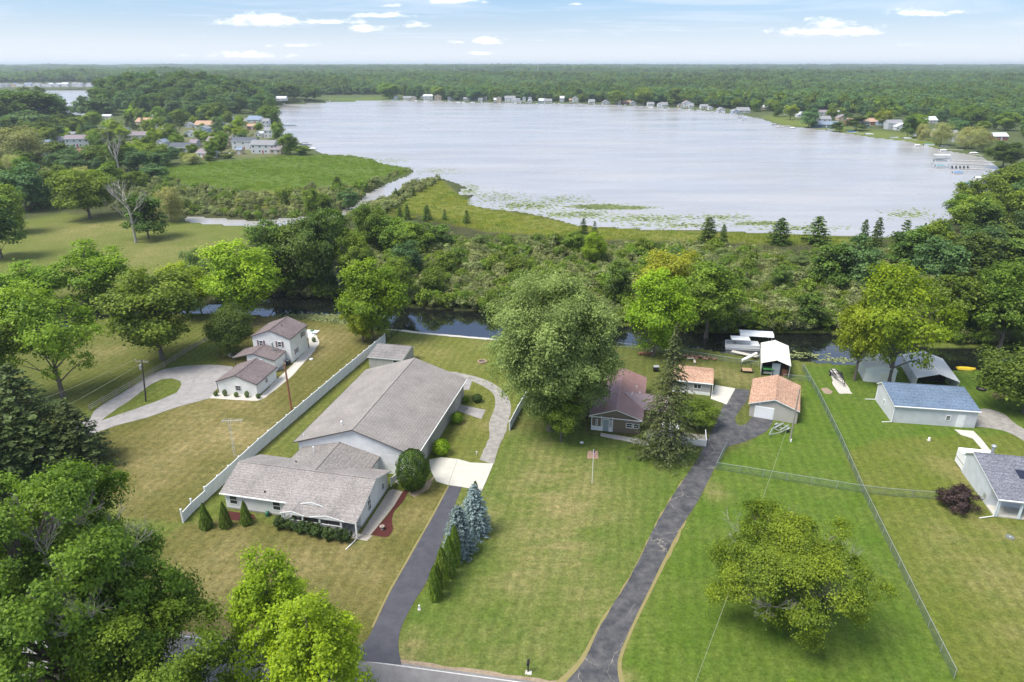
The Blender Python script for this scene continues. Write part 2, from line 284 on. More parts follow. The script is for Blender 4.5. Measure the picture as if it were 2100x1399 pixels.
# lawns and marsh: base colour zones (albedo only)
GREEN = np.array((0.105, 0.175, 0.022)); OLIVE = np.array((0.150, 0.165, 0.035)); TAN = np.array((0.30, 0.235, 0.11)); BROWN = np.array((0.20, 0.15, 0.06))
MARSH = np.array((0.095, 0.150, 0.024)); MARSH_Y = np.array((0.19, 0.20, 0.035)); DARK = np.array((0.05, 0.06, 0.022)); FAR = np.array((0.085, 0.115, 0.04))
ZONES = [  # world polygon from the plan, colour, weight
 (W([(-300,480),(20,455),(130,438),(520,462),(515,500),(480,520),(430,540),(300,570),(250,600),(0,640),(-300,650)]), np.array((0.145,0.178,0.035)), 1.0),
 (W([(170,560),(420,640),(440,690),(190,830),(120,890),(-300,900),(-300,740),(0,720)]), np.array((0.120,0.140,0.028)), 1.0),
 (W([(445,690),(500,640),(760,672),(800,690),(700,780),(560,900),(370,1072),(250,1060),(205,960),(205,880),(420,810),(447,740)]), np.array((0.140,0.135,0.034)), 1.0),
 (W([(580,925),(700,780),(790,705),(740,770),(600,905),(520,945),(450,1000)]), np.array((0.150,0.165,0.035)), 1.0),
 (W([(380,1075),(470,1060),(560,1075),(740,1120),(830,1030),(890,985),(922,997),(840,1140),(770,1290),(740,1345),(540,1323),(300,1290),(200,1180)]), np.array((0.145,0.140,0.036)), 1.0),
 (W([(790,690),(930,690),(1060,702),(1060,850),(1045,880),(1010,950),(860,930),(945,800),(840,735)]), np.array((0.160,0.180,0.036)), 1.0),
 (W([(1010,950),(1050,880),(1200,890),(1430,925),(1400,985),(1300,1165),(1195,1360),(1150,1399),(830,1360),(815,1320),(850,1235),(950,1130),(985,1010)]), np.array((0.112,0.172,0.026)), 1.0),
 (W([(1070,700),(1433,715),(1620,740),(1640,900),(1440,930),(1200,890),(1180,800)]), np.array((0.115,0.135,0.030)), 1.0),
 (W([(1480,940),(1540,905),(1590,860),(1640,870),(1650,750),(1720,748),(2400,775),(2400,1500),(1960,1399),(1780,1400),(1270,1400),(1300,1273),(1400,1080),(1470,965)]), np.array((0.105,0.175,0.020)), 1.0),
 (W([(1730,930),(1800,900),(2400,880),(2400,1600),(2000,1450),(1880,1240)]), np.array((0.140,0.175,0.026)), 1.0),
 (W([(290,345),(400,335),(600,318),(720,318),(770,327),(850,348),(790,370),(735,388),(690,380),(560,395),(430,385),(300,370)]), np.array((0.105,0.170,0.022)), 1.0),
 (W([(520,395),(640,390),(700,388),(650,415),(540,425),(430,420)]), MARSH_Y, 1.0),
 (W([(780,420),(880,375),(900,366),(940,400),(990,425),(1120,447),(1200,465),(1800,488),(1800,505),(1200,490),(1000,475),(860,440)]), MARSH_Y * np.array((0.95, 0.98, 1)), 1.0),
 (W([(205,236),(250,222),(330,226),(400,238),(480,236),(470,244),(300,250)]), np.array((0.10,0.16,0.03)), 1.0),
 (W([(640,204),(690,202),(780,200),(830,206),(700,208)]), np.array((0.13,0.19,0.03)), 1.0),
 (W([(1560,238),(1600,238),(1700,256),(1860,275),(1930,290),(1940,305),(1690,266),(1600,256)]), np.array((0.15,0.19,0.035)), 1.0),
 (W([(350,262),(560,262),(590,290),(560,322),(420,325),(340,300),(200,290),(180,262)]), np.array((0.155,0.165,0.075)), 1.0),
]
BLOBS = [  # sun-bleached patches: px, py, radius px (x), strength
 (1150,1010,120,.75),(1130,1110,110,.7),(1080,1180,90,.5),(1190,1190,110,.45),(1000,1060,70,.5),(1020,1280,90,.35),(1120,960,90,.45),(840,1340,40,.6),(1100,1290,80,.25),
 (620,1180,110,.6),(500,1200,110,.65),(520,1280,90,.8),(470,1260,70,.7),(700,1130,70,.6),(760,1180,60,.5),(850,1060,50,.45),(440,1150,90,.4),
 (420,860,90,.6),(470,890,90,.75),(350,930,90,.7),(500,830,60,.6),(620,720,60,.7),(660,700,60,.7),(560,660,40,.8),(300,990,70,.5),
 (1030,700,60,.2),(860,730,60,.35),(1520,780,30,.8),(1480,770,30,.5),(1960,960,50,.5),(2060,1190,90,.5),(1960,1120,80,.35),(2050,1100,70,.35),(1470,1010,28,.6),(300,520,120,.35),(180,470,90,.45),(1000,870,30,.5),(950,870,25,.3),(2080,1290,80,.3),
 (60,650,60,.2),(210,720,60,.35),(1265,1300,30,.5),(1180,1385,50,.6),(1285,1390,25,.7),(950,1375,90,.4),(1060,880,30,.5)]
def build_ground():
    xs = np.concatenate([np.linspace(-900, -20, 60), np.linspace(-10, 2110, 500), np.linspace(2120, 3000, 60)])
    rows = [P(1050, 134.3 + 0.25 * i).y for i in range(24)] + [P(1050, 140.5 + i * 0.9).y for i in range(45)] + [P(1050, 181 + 2.2 * i).y for i in range(64)] + [P(1050, 322 + 3.0 * i).y for i in range(364)]
    rows = sorted(set([14000.] + [r for r in rows if r < 13000]), reverse=True)
    rows = [r for r in rows if r > 8] + [0., -40., -150., -500.]
    rows = np.array(rows); u = (xs - 1050) / F_PX
    Y = np.repeat(rows[:, None], len(xs), 1); scale = np.sqrt(np.maximum(Y, 25) ** 2 + 900) * 1.05
    X = u[None, :] * scale
    x = X.ravel(); y = Y.ravel()
    z = hills(x, y)
    wat = in_water(x, y)
    z = np.where(wat, -1.4, z)
    # colour
    d = np.hypot(x, y)
    col = np.repeat(np.array([FAR]), len(x), 0)
    near = smooth(420, 240, d)[:, None]; col = col * (1 - near) + DARK * near
    nearyard = (y < P(1050, 640).y)
    col[nearyard] = np.array((0.13, 0.165, 0.03))
    for poly, c, w in ZONES:
        m = pip(x, y, poly); col[m] = c
    # soften zone borders on the grid
    cg = col.reshape(len(rows), len(xs), 3)
    for _ in range(3):
        k = cg.copy(); k[1:-1, 1:-1] = (cg[1:-1, 1:-1] * 2 + cg[:-2, 1:-1] + cg[2:, 1:-1] + cg[1:-1, :-2] + cg[1:-1, 2:]) / 6; cg = k
    col = cg.reshape(-1, 3)
    dry = np.zeros(len(x))
    for bx, by, r, s in BLOBS:
        c = P(bx, by); rx = r * proj(c.x, c.y, 0)[2] / F_PX
        dry = np.maximum(dry, s * np.exp(-(((x - c.x) / rx) ** 2 + ((y - c.y) / (rx * 1.3)) ** 2)))
    col *= 0.80
    nr, nc = len(rows), len(xs)
    idx = np.arange(nr * nc).reshape(nr, nc)
    f = np.stack([idx[:-1, :-1], idx[1:, :-1], idx[1:, 1:], idx[:-1, 1:]], -1).reshape(-1, 4)
    me = bpy.data.meshes.new('ground'); me.vertices.add(len(x)); me.vertices.foreach_set('co', np.stack([x, y, z], 1).astype(np.float32).ravel())
    me.loops.add(f.size); me.loops.foreach_set('vertex_index', f.ravel().astype(np.int32)); me.polygons.add(len(f))
    me.polygons.foreach_set('loop_start', np.arange(0, f.size, 4, dtype=np.int32)); me.polygons.foreach_set('loop_total', np.full(len(f), 4, dtype=np.int32)); me.update(calc_edges=True)
    a = me.attributes.new('soil', 'FLOAT_COLOR', 'POINT'); a.data.foreach_set('color', np.concatenate([col, np.ones((len(x), 1))], 1).astype(np.float32).ravel())
    b = me.attributes.new('dry', 'FLOAT', 'POINT'); b.data.foreach_set('value', dry.astype(np.float32))
    m = bpy.data.materials.new('grassland'); m.use_nodes = True; nt = m.node_tree; N = nt.nodes.new; Lk = nt.links.new; bs = nt.nodes['Principled BSDF']
    bs.inputs['Roughness'].default_value = 0.95; bs.inputs['Specular IOR Level'].default_value = 0.1
    soil = N('ShaderNodeAttribute'); soil.attribute_name = 'soil'; dr = N('ShaderNodeAttribute'); dr.attribute_name = 'dry'
    geo = N('ShaderNodeNewGeometry')
    def noise(s, det=4, rough=0.6, st=None):
        n = N('ShaderNodeTexNoise'); n.inputs['Scale'].default_value = s; n.inputs['Detail'].default_value = det; n.inputs['Roughness'].default_value = rough
        if st:
            mp = N('ShaderNodeMapping'); mp.inputs['Scale'].default_value = st[0]; mp.inputs['Rotation'].default_value = (0, 0, rad(st[1])); Lk(geo.outputs['Position'], mp.inputs[0]); Lk(mp.outputs[0], n.inputs['Vector'])
        else: Lk(geo.outputs['Position'], n.inputs['Vector'])
        return n.outputs['Fac']
    def mrange(src, a, b, c, d_):
        r = N('ShaderNodeMapRange'); r.inputs[1].default_value = a; r.inputs[2].default_value = b; r.inputs[3].default_value = c; r.inputs[4].default_value = d_; Lk(src, r.inputs[0]); return r.outputs[0]
    def math2(op, p, q):
        r = N('ShaderNodeMath'); r.operation = op
        for i, s in enumerate((p, q)):
            if isinstance(s, (int, float)): r.inputs[i].default_value = s
            else: Lk(s, r.inputs[i])
        return r.outputs[0]
    patch = noise(0.16, 6, 0.62); fine = noise(1.3, 6, 0.7); streak = noise(0.9, 5, 0.6, ((0.22, 1.0, 1), -13)); speck = noise(3.2, 6, 0.85)
    # dryness = authored patches broken up by noise + a little everywhere
    pm = mrange(patch, 0.36, 0.66, 0, 1); fm = mrange(fine, 0.3, 0.7, 0, 1); sm = mrange(streak, 0.35, 0.65, 0, 1)
    brk = math2('ADD', math2('MULTIPLY', pm, 0.55), math2('ADD', math2('MULTIPLY', fm, 0.35), math2('MULTIPLY', sm, 0.5)))
    dd = math2('MULTIPLY', dr.outputs['Fac'], brk); dd = math2('MULTIPLY', dd, 0.95)
    base = math2('MULTIPLY', math2('MULTIPLY', pm, fm), 0.22); dd = math2('MINIMUM', math2('ADD', dd, base), 0.9)
    mx = N('ShaderNodeMixRGB'); Lk(dd, mx.inputs[0]); Lk(soil.outputs['Color'], mx.inputs[1]); mx.inputs[2].default_value = (*TAN, 1)
    # mowing passes
    mw_ = N('ShaderNodeMapping'); mw_.inputs['Rotation'].default_value = (0, 0, rad(12)); Lk(geo.outputs['Position'], mw_.inputs[0]); wv = N('ShaderNodeTexWave'); wv.bands_direction = 'X'; wv.inputs['Scale'].default_value = 0.22; wv.inputs['Distortion'].default_value = 2.5; wv.inputs['Detail'].default_value = 3; wv.inputs['Detail Scale'].default_value = 0.6; Lk(mw_.outputs[0], wv.inputs['Vector'])
    mow = mrange(wv.outputs['Fac'], 0, 1, 0.93, 1.07)
    # greener, darker tufts
    g2 = noise(0.42, 5, 0.65); gm = mrange(g2, 0.5, 0.75, 0, 0.55)
    mg = N('ShaderNodeMixRGB'); mg.blend_type = 'MULTIPLY'; Lk(gm, mg.inputs[0]); Lk(mx.outputs[0], mg.inputs[1]); mg.inputs[2].default_value = (0.62, 0.83, 0.75, 1)
    val = math2('MULTIPLY', mrange(speck, 0.3, 0.7, 0.52, 1.48), mrange(fine, 0.3, 0.7, 0.76, 1.24))
    val = math2('MULTIPLY', val, mow)
    sc = N('ShaderNodeVectorMath'); sc.operation = 'SCALE'; Lk(mg.outputs[0], sc.inputs[0]); Lk(val, sc.inputs['Scale']); Lk(sc.outputs[0], bs.inputs['Base Color'])
    bp = N('ShaderNodeBump'); bp.inputs['Strength'].default_value = 0.6; bp.inputs['Distance'].default_value = 0.22; Lk(math2('ADD', speck, fine), bp.inputs['Height']); Lk(bp.outputs[0], bs.inputs['Normal'])
    me.materials.append(m)
    tag(link('ground', me), 'grass lawns, marsh meadow and rolling land out to the horizon', kind='structure')
build_ground()

def water_mat(name, base, rough, ior, bscale, bstr, stretch=(1, 1, 1), rot=0):
    m = bpy.data.materials.new(name); m.use_nodes = True; nt = m.node_tree; N = nt.nodes.new; Lk = nt.links.new; bs = nt.nodes['Principled BSDF']
    bs.inputs['Base Color'].default_value = (*base, 1); bs.inputs['Roughness'].default_value = rough; bs.inputs['IOR'].default_value = ior; bs.inputs['Specular IOR Level'].default_value = 0.5
    geo = N('ShaderNodeNewGeometry'); mp = N('ShaderNodeMapping'); mp.inputs['Scale'].default_value = stretch; mp.inputs['Rotation'].default_value = (0, 0, rad(rot)); Lk(geo.outputs['Position'], mp.inputs[0])
    n = N('ShaderNodeTexNoise'); n.inputs['Scale'].default_value = bscale; n.inputs['Detail'].default_value = 6; n.inputs['Roughness'].default_value = 0.6; Lk(mp.outputs[0], n.inputs['Vector'])
    b = N('ShaderNodeBump'); b.inputs['Strength'].default_value = bstr; b.inputs['Distance'].default_value = 0.1; Lk(n.outputs['Fac'], b.inputs['Height']); Lk(b.outputs[0], bs.inputs['Normal'])
    n3 = N('ShaderNodeTexNoise'); n3.inputs['Scale'].default_value = 0.012; n3.inputs['Detail'].default_value = 4; Lk(mp.outputs[0], n3.inputs['Vector'])
    r3 = N('ShaderNodeMapRange'); r3.inputs[1].default_value = 0.3; r3.inputs[2].default_value = 0.7; r3.inputs[3].default_value = rough * 0.6; r3.inputs[4].default_value = rough * 1.4; Lk(n3.outputs['Fac'], r3.inputs[0]); Lk(r3.outputs[0], bs.inputs['Roughness'])
    # wind lanes: dimmer sky sheen painted as darker base colour in long drifts
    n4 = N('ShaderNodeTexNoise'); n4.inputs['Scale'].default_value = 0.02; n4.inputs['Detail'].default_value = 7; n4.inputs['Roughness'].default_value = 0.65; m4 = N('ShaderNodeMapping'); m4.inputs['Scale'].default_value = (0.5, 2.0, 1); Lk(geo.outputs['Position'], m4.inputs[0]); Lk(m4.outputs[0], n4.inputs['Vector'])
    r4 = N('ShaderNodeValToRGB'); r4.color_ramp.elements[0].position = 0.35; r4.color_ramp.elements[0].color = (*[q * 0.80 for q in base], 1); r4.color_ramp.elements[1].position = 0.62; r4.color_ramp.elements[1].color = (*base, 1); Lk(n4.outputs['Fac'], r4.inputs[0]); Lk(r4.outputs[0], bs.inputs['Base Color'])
    return m
WL = -0.35
ysplit = P(1050, 520).y
lake_m = water_mat('lake_water', (0.38, 0.362, 0.352), 0.25, 1.8, 0.45, 0.9, (1, 2.2, 1), 8)  # pale lake base colour paints in the sheen of the bright sky
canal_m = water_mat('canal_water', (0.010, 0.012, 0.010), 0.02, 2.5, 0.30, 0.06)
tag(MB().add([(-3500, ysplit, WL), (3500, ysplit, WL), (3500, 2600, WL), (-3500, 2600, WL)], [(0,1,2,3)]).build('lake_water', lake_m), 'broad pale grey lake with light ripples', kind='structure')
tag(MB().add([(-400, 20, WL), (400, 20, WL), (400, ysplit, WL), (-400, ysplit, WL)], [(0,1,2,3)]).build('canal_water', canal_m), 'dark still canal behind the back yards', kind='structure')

# ---- paved sheets
def ragged(poly, step=1.2, amp=0.08, seed=1):
    r = random.Random(seed); out = []
    for i in range(len(poly)):
        a = Vector(poly[i]); b = Vector(poly[(i+1) % len(poly)]); L = (b - a).length; k = max(1, int(L / step)); n = Vector((-(b-a).y, (b-a).x)).normalized() if L > 0 else Vector((0, 0))
        for j in range(k):
            q = a.lerp(b, j / k); out.append(tuple(q + n * (r.uniform(-amp, amp) if j else 0)))
    return out
def spline(pts, k=4):
    out = []; n = len(pts)
    for i in range(n - 1):
        p0 = Vector(pts[max(i-1, 0)]); p1 = Vector(pts[i]); p2 = Vector(pts[i+1]); p3 = Vector(pts[min(i+2, n-1)])
        for j in range(k):
            t = j / k; out.append(tuple(0.5 * ((2*p1) + (p2-p0)*t + (2*p0-5*p1+4*p2-p3)*t*t + (3*p1-p0-3*p2+p3)*t**3)))
    out.append(tuple(pts[-1])); return out
def sheet(name, pxs, z, m, label, seed=1, amp=0.06, kind='structure', world=False, hole=None):
    poly = pxs if world else W(pxs)
    poly = ragged(poly, 1.0, amp, seed)
    from mathutils.geometry import tessellate_polygon
    loops = [[Vector((*p, 0)) for p in poly]]
    pts = list(poly)
    if hole: h = ragged(W(hole), 1.0, amp, seed + 5); loops.append([Vector((*p, 0)) for p in h]); pts += h
    tris = tessellate_polygon(loops)
    vs = [(p[0], p[1], z) for p in pts]; fs = []
    for t in tris:
        a, b, c = [Vector(pts[i]) for i in t]
        fs.append(tuple(t) if (b - a).cross(c - a) > 0 else tuple(reversed(t)))
    o = MB().add(vs, fs).build(name, m); tag(o, label, kind=kind); return o
def asphalt(name, c1, c2, crack=(0.30, 0.27, 0.22), cw=0.012, cs=0.28, patch=(0.2, 0.2, 0.21)):
    m = bpy.data.materials.new(name); m.use_nodes = True; nt = m.node_tree; N = nt.nodes.new; Lk = nt.links.new; bs = nt.nodes['Principled BSDF']; bs.inputs['Roughness'].default_value = 0.88; bs.inputs['Specular IOR Level'].default_value = 0.25
    geo = N('ShaderNodeNewGeometry')
    n = N('ShaderNodeTexNoise'); n.inputs['Scale'].default_value = 0.8; n.inputs['Detail'].default_value = 7; n.inputs['Roughness'].default_value = 0.65; Lk(geo.outputs['Position'], n.inputs['Vector'])
    r = N('ShaderNodeValToRGB'); e = r.color_ramp.elements; e[0].position = 0.36; e[0].color = (*c1, 1); e[1].position = 0.70; e[1].color = (*c2, 1); Lk(n.outputs['Fac'], r.inputs[0])
    v = N('ShaderNodeTexVoronoi'); v.feature = 'DISTANCE_TO_EDGE'; v.inputs['Scale'].default_value = cs
    nd = N('ShaderNodeTexNoise'); nd.inputs['Scale'].default_value = 1.2; nd.inputs['Detail'].default_value = 5; Lk(geo.outputs['Position'], nd.inputs['Vector'])
    md = N('ShaderNodeVectorMath'); md.operation = 'SCALE'; md.inputs['Scale'].default_value = 1.1; Lk(nd.outputs['Color'], md.inputs[0]); av = N('ShaderNodeVectorMath'); Lk(geo.outputs['Position'], av.inputs[0]); Lk(md.outputs[0], av.inputs[1]); Lk(av.outputs[0], v.inputs['Vector'])
    cr = N('ShaderNodeMapRange'); cr.inputs[1].default_value = 0.0; cr.inputs[2].default_value = cw; cr.inputs[3].default_value = 0.85; cr.inputs[4].default_value = 0.0; Lk(v.outputs['Distance'], cr.inputs[0])
    nm = N('ShaderNodeTexNoise'); nm.inputs['Scale'].default_value = 0.25; nm.inputs['Detail'].default_value = 3; Lk(geo.outputs['Position'], nm.inputs['Vector'])
    mk = N('ShaderNodeMapRange'); mk.inputs[1].default_value = 0.45; mk.inputs[2].default_value = 0.58; Lk(nm.outputs['Fac'], mk.inputs[0])
    mu = N('ShaderNodeMath'); mu.operation = 'MULTIPLY'; Lk(cr.outputs[0], mu.inputs[0]); Lk(mk.outputs[0], mu.inputs[1])
    mx = N('ShaderNodeMixRGB'); Lk(mu.outputs[0], mx.inputs[0]); Lk(r.outputs[0], mx.inputs[1]); mx.inputs[2].default_value = (*crack, 1)
    n5 = N('ShaderNodeTexNoise'); n5.inputs['Scale'].default_value = 18; n5.inputs['Detail'].default_value = 3; Lk(geo.outputs['Position'], n5.inputs['Vector'])
    m5 = N('ShaderNodeMapRange'); m5.inputs[3].default_value = 0.75; m5.inputs[4].default_value = 1.25; Lk(n5.outputs['Fac'], m5.inputs[0])
    sc = N('ShaderNodeVectorMath'); sc.operation = 'SCALE'; Lk(mx.outputs[0], sc.inputs[0]); Lk(m5.outputs[0], sc.inputs['Scale']); Lk(sc.outputs[0], bs.inputs['Base Color'])
    return m
a_new = asphalt('asphalt_sealed', (0.062, 0.062, 0.076), (0.088, 0.088, 0.10), cw=0.0)
a_old = asphalt('asphalt_cracked', (0.046, 0.047, 0.054), (0.125, 0.120, 0.120), cs=0.16, cw=0.008)
a_road = asphalt('asphalt_road', (0.17, 0.16, 0.158), (0.235, 0.222, 0.215), crack=(0.12, 0.11, 0.10), cs=0.3, cw=0.008)
a_grey = asphalt('asphalt_grey', (0.25, 0.235, 0.23), (0.34, 0.32, 0.31), crack=(0.14, 0.13, 0.09), cs=0.22, cw=0.010)
conc = mat('concrete', (0.50, 0.475, 0.42), 0.9, 0.07, 1.2, 0.1)
gravel = mat('gravel', (0.20, 0.19, 0.175), 0.95, 0.1, 1.0, 0.5, col2=(0.36, 0.335, 0.30), detail=10, bscale=12)
stone_m = mat('pale_stone', (0.36, 0.33, 0.29), 0.95, 0.1, 5.0, 0.6, col2=(0.62, 0.59, 0.54), detail=8, bscale=12)
soil_m = mat('bare_soil', (0.22, 0.16, 0.11), 0.95, 0.1, 2.0, 0.4, col2=(0.34, 0.27, 0.19), detail=8)
mulch = mat('red_mulch', (0.045, 0.012, 0.010), 0.95, 0.1, 8.0, 0.8, col2=(0.105, 0.026, 0.022), detail=8)
# road along the front: direction from two points on its painted edge line
ra, rb = P(473, 1318.0), P(1047, 1397.0); rd = (rb - ra).normalized(); rn = Vector((-rd.y, rd.x, 0))
def road_strip(off0, off1, s0, s1): return [tuple((ra + rd * s + rn * o)[:2]) for s, o in ((s0, off0), (s1, off0), (s1, off1), (s0, off1))]
sheet('road_shoulder', road_strip(-8.0, 0.75, -90, 120), 0.006, soil_m, 'dusty verge beside the front road', amp=0.15, world=True)
sheet('road', road_strip(-7.0, 0.32, -90, 120), 0.016, a_road, 'worn grey asphalt road across the bottom', amp=0.03, world=True)
white_paint = mat('road_paint', (0.40, 0.39, 0.38), 0.8, 0.1, 4.0, col2=(0.58, 0.57, 0.55))
sheet('road_markings', road_strip(-0.06, 0.06, -90, 120), 0.022, white_paint, 'white painted edge line of the road', amp=0.004, world=True)
sheet('driveway', spline([(921.7,996),(893,1050),(846.7,1133),(800,1216),(766.7,1286),(745,1320),(690,1347)], 3) + [(700,1352),(823,1364)] + spline([(823,1360),(817,1326),(823,1286),(850,1233),(880,1183),(915,1085),(935,1030),(948,997)], 3), 0.027, a_new, 'smooth dark sealed driveway left of the blue spruces', amp=0.02)
sheet('driveway', spline([(1507,797),(1483,834),(1440,924),(1400,986),(1350,1066),(1293,1183),(1233,1280),(1197,1356),(1150,1410)], 3) + [(1280,1425)] + spline([(1272,1410),(1266,1370),(1272,1338),(1300,1273),(1333,1206),(1360,1150),(1400,1076),(1430,1030),(1463,965),(1478,933),(1493,917),(1533,904),(1573,884),(1587,860)], 3)
      + [(1543,852)] + spline([(1543,853),(1535,865),(1524,872),(1514,872),(1508,864),(1510,852),(1533,820),(1538,800)], 3), 0.027, a_old, 'long cracked black asphalt driveway to the tan garage', amp=0.08, seed=4)
sheet('soil_edge', spline([(1400,984),(1350,1064),(1291,1183),(1228,1280),(1185,1356),(1120,1415)], 3) + [(1290,1425)] + spline([(1283,1405),(1275,1370),(1279,1340),(1306,1275),(1340,1206),(1368,1150),(1405,1078)], 3), 0.012, mat('dry_verge', (0.26,0.20,0.10), 0.95, 0.1, 1.5, 0.3, col2=(0.20,0.19,0.06)), 'dry tan grass edge along the long driveway', amp=0.16, seed=8)
sheet('soil_edge', spline([(918,996),(889,1050),(842,1133),(795,1216),(762,1286)], 3) + spline([(765,1288),(798,1218),(845,1135),(892,1052),(922,997)], 3), 0.012, mat('dry_verge', (0.26,0.20,0.10)), 'dry tan grass edge along the sealed driveway', amp=0.05, seed=9)
sheet('concrete_apron', [(882,963),(880,943),(905,938),(940,942),(965,949),(1012,951),(988,1008),(947,999),(918,995),(895,988)], 0.034, conc, 'pale concrete pad at the head of the sealed driveway', amp=0.02)
MB().bar(P(938,943,0.036), P(920,993,0.036), 0.04, 0.002).build('concrete_joint', mat('joint', (0.12,0.11,0.10)), None); tag(bpy.data.objects['concrete_joint'], 'dark joint across the concrete pad', kind='structure')
sheet('concrete_apron', [(1467,790),(1508,797),(1490,830),(1457,818)], 0.034, conc, 'concrete pad beside the small tan garage', amp=0.01)
sheet('gravel_path', spline([(983,943),(1003,900),(1003,867),(1015,834),(1011,807),(980,787),(950,776),(912,762)], 3) + spline([(933,763),(977,773),(1012,787),(1040,810),(1048,840),(1040,877),(1022,920),(1013,952)], 3), 0.020, gravel, 'grey gravel path curving behind the long barn', amp=0.18, seed=2)
for i, (pp, lb) in enumerate([([(938,829),(996,841),(987,860),(932,841)], 'weathered concrete slab beside the barn side wall'), ([(948,775),(968,780),(962,800),(945,800)], 'small weathered pad at the barn back corner')]):
    sheet('concrete_slab', pp, 0.03, a_grey, lb, seed=i)
sheet('circular_driveway', spline([(60,935),(115,892),(150,872),(185,855),(200,837),(260,800),(313,767),(353,754),(427,748),(477,752)], 3) + [(480,760),(443,800),(430,817)] + spline([(430,817),(357,837),(300,857),(207,884),(130,935)], 3), 0.020, a_grey, 'grey loop driveway around a grass island', amp=0.06,
      hole=[(207,863),(240,838),(267,821),(310,788),(332,778),(352,776),(370,782),(372,790),(363,805),(317,825),(260,845)])
sheet('stone_border', [(429,817),(437,806),(447,806),(535,812),(568,778),(600,748),(633,714),(634,680),(642,680),(650,690),(655,703),(645,720),(600,770),(545,815),(528,822),(500,821)], 0.012, stone_m, 'pale stone border around the white neighbouring house', amp=0.10, seed=3)
sheet('concrete_walk', [(741,1094),(760,1098),(830,1010),(806,1003),(798,1006)], 0.02, mat('walk', (0.36,0.32,0.28), 0.9, 0.1, 2.0, 0.1), 'narrow concrete walk along the ranch house end wall', amp=0.01)
sheet('concrete_walk', [(728,1093),(764,1099),(752,1110),(722,1104)], 0.025, mat('walk', (0.36,0.32,0.28)), 'concrete landing at the porch corner', amp=0.01)
sheet('mulch_bed', spline([(761,1096),(800,1050),(828,1006),(836,1010),(826,1030),(808,1050),(804,1070),(806,1085),(800,1097),(790,1102),(761,1097)], 3), 0.03, mulch, 'dark red mulch bed beside the ranch house', amp=0.04)
sheet('mulch_bed', [(840,1000),(880,985),(892,975),(880,1003),(850,1020),(838,1014)], 0.02, soil_m, 'mulched ring under the round dark shrub', amp=0.05)
sheet('mulch_bed', [(468,1048),(520,1055),(525,1064),(490,1068),(455,1066)], 0.02, mulch, 'strip of red mulch under the house corner arborvitae', amp=0.05)
sheet('concrete_ramp', [(1703,757),(1716,757),(1748,808),(1722,808),(1708,790)], 0.03, stone_m, 'short gravel launch strip under the black boat trailer', amp=0.1)
sheet('bare_patch', [(1683,797),(1695,795),(1708,803),(1703,809),(1690,807)], 0.02, soil_m, 'bare soil patch beside the chain link fence', amp=0.1)
sheet('gravel_drive', spline([(1995,845),(2020,838),(2060,850),(2100,880),(2300,990)], 3) + spline([(2300,1030),(2100,905),(2050,882),(1998,875)], 3), 0.02, gravel, 'gravel drive beyond the blue roofed building', amp=0.15)
sheet('concrete_walk', [(1957,881),(1996,884),(2012,900),(2040,935),(2025,935),(1995,900),(1970,892)], 0.03, conc, 'pale walk from the blue roofed building', amp=0.01)
sheet('patio_stones', [(1232,888),(1330,903),(1330,915),(1231,895)], 0.03, stone_m, 'low stone edging in front of the red roofed house', amp=0.06)
sheet('seawall', [(790,676),(830,681),(870,686),(933,691.5),(1063,703),(1063,699.5),(933,688),(870,682.5),(830,677)], 0.06, stone_m, 'pale stone edge along the canal bank', amp=0.12, seed=6)
for i, (x, y, w, lb) in enumerate([(1217,932,11,'small bare bed at the flagpole foot'), (465,680,0,'')]):
    if w: sheet('bare_patch', [(x-w,y-7),(x+w-2,y-7),(x+w,y+9),(x-w-2,y+9)], 0.02, mat('clay', (0.33,0.22,0.16), 0.95, 0.15, 3.0, 0.3), lb, amp=0.08)
# ============================================================ VEGETATION
def leaves_mesh(name, C, Nrm, size, tone, m, asp=0.62):
    """one four-sided leaf spray per centre; numpy built"""
    n = len(C); r = rng.normal(size=(n, 3)); t = np.cross(Nrm, r); t /= np.linalg.norm(t, axis=1, keepdims=True) + 1e-9
    b = np.cross(Nrm, t); s = (size * rng.uniform(0.6, 1.35, n))[:, None]
    fold = Nrm * s * 0.18
    v = np.stack([C - t * s * .5, C - b * s * .5 * asp + fold, C + t * s * .5, C + b * s * .5 * asp + fold], 1).reshape(-1, 3)
    me = bpy.data.meshes.new(name); me.vertices.add(4 * n); me.vertices.foreach_set('co', v.astype(np.float32).ravel())
    me.loops.add(4 * n); me.loops.foreach_set('vertex_index', np.arange(4 * n, dtype=np.int32)); me.polygons.add(n)
    me.polygons.foreach_set('loop_start', np.arange(0, 4 * n, 4, dtype=np.int32)); me.polygons.foreach_set('loop_total', np.full(n, 4, dtype=np.int32)); me.update(calc_edges=True)
    a = me.attributes.new('tone', 'FLOAT', 'FACE'); a.data.foreach_set('value', tone.astype(np.float32)); me.materials.append(m); return me
def unit(v): return v / (np.linalg.norm(v, axis=-1, keepdims=True) + 1e-9)
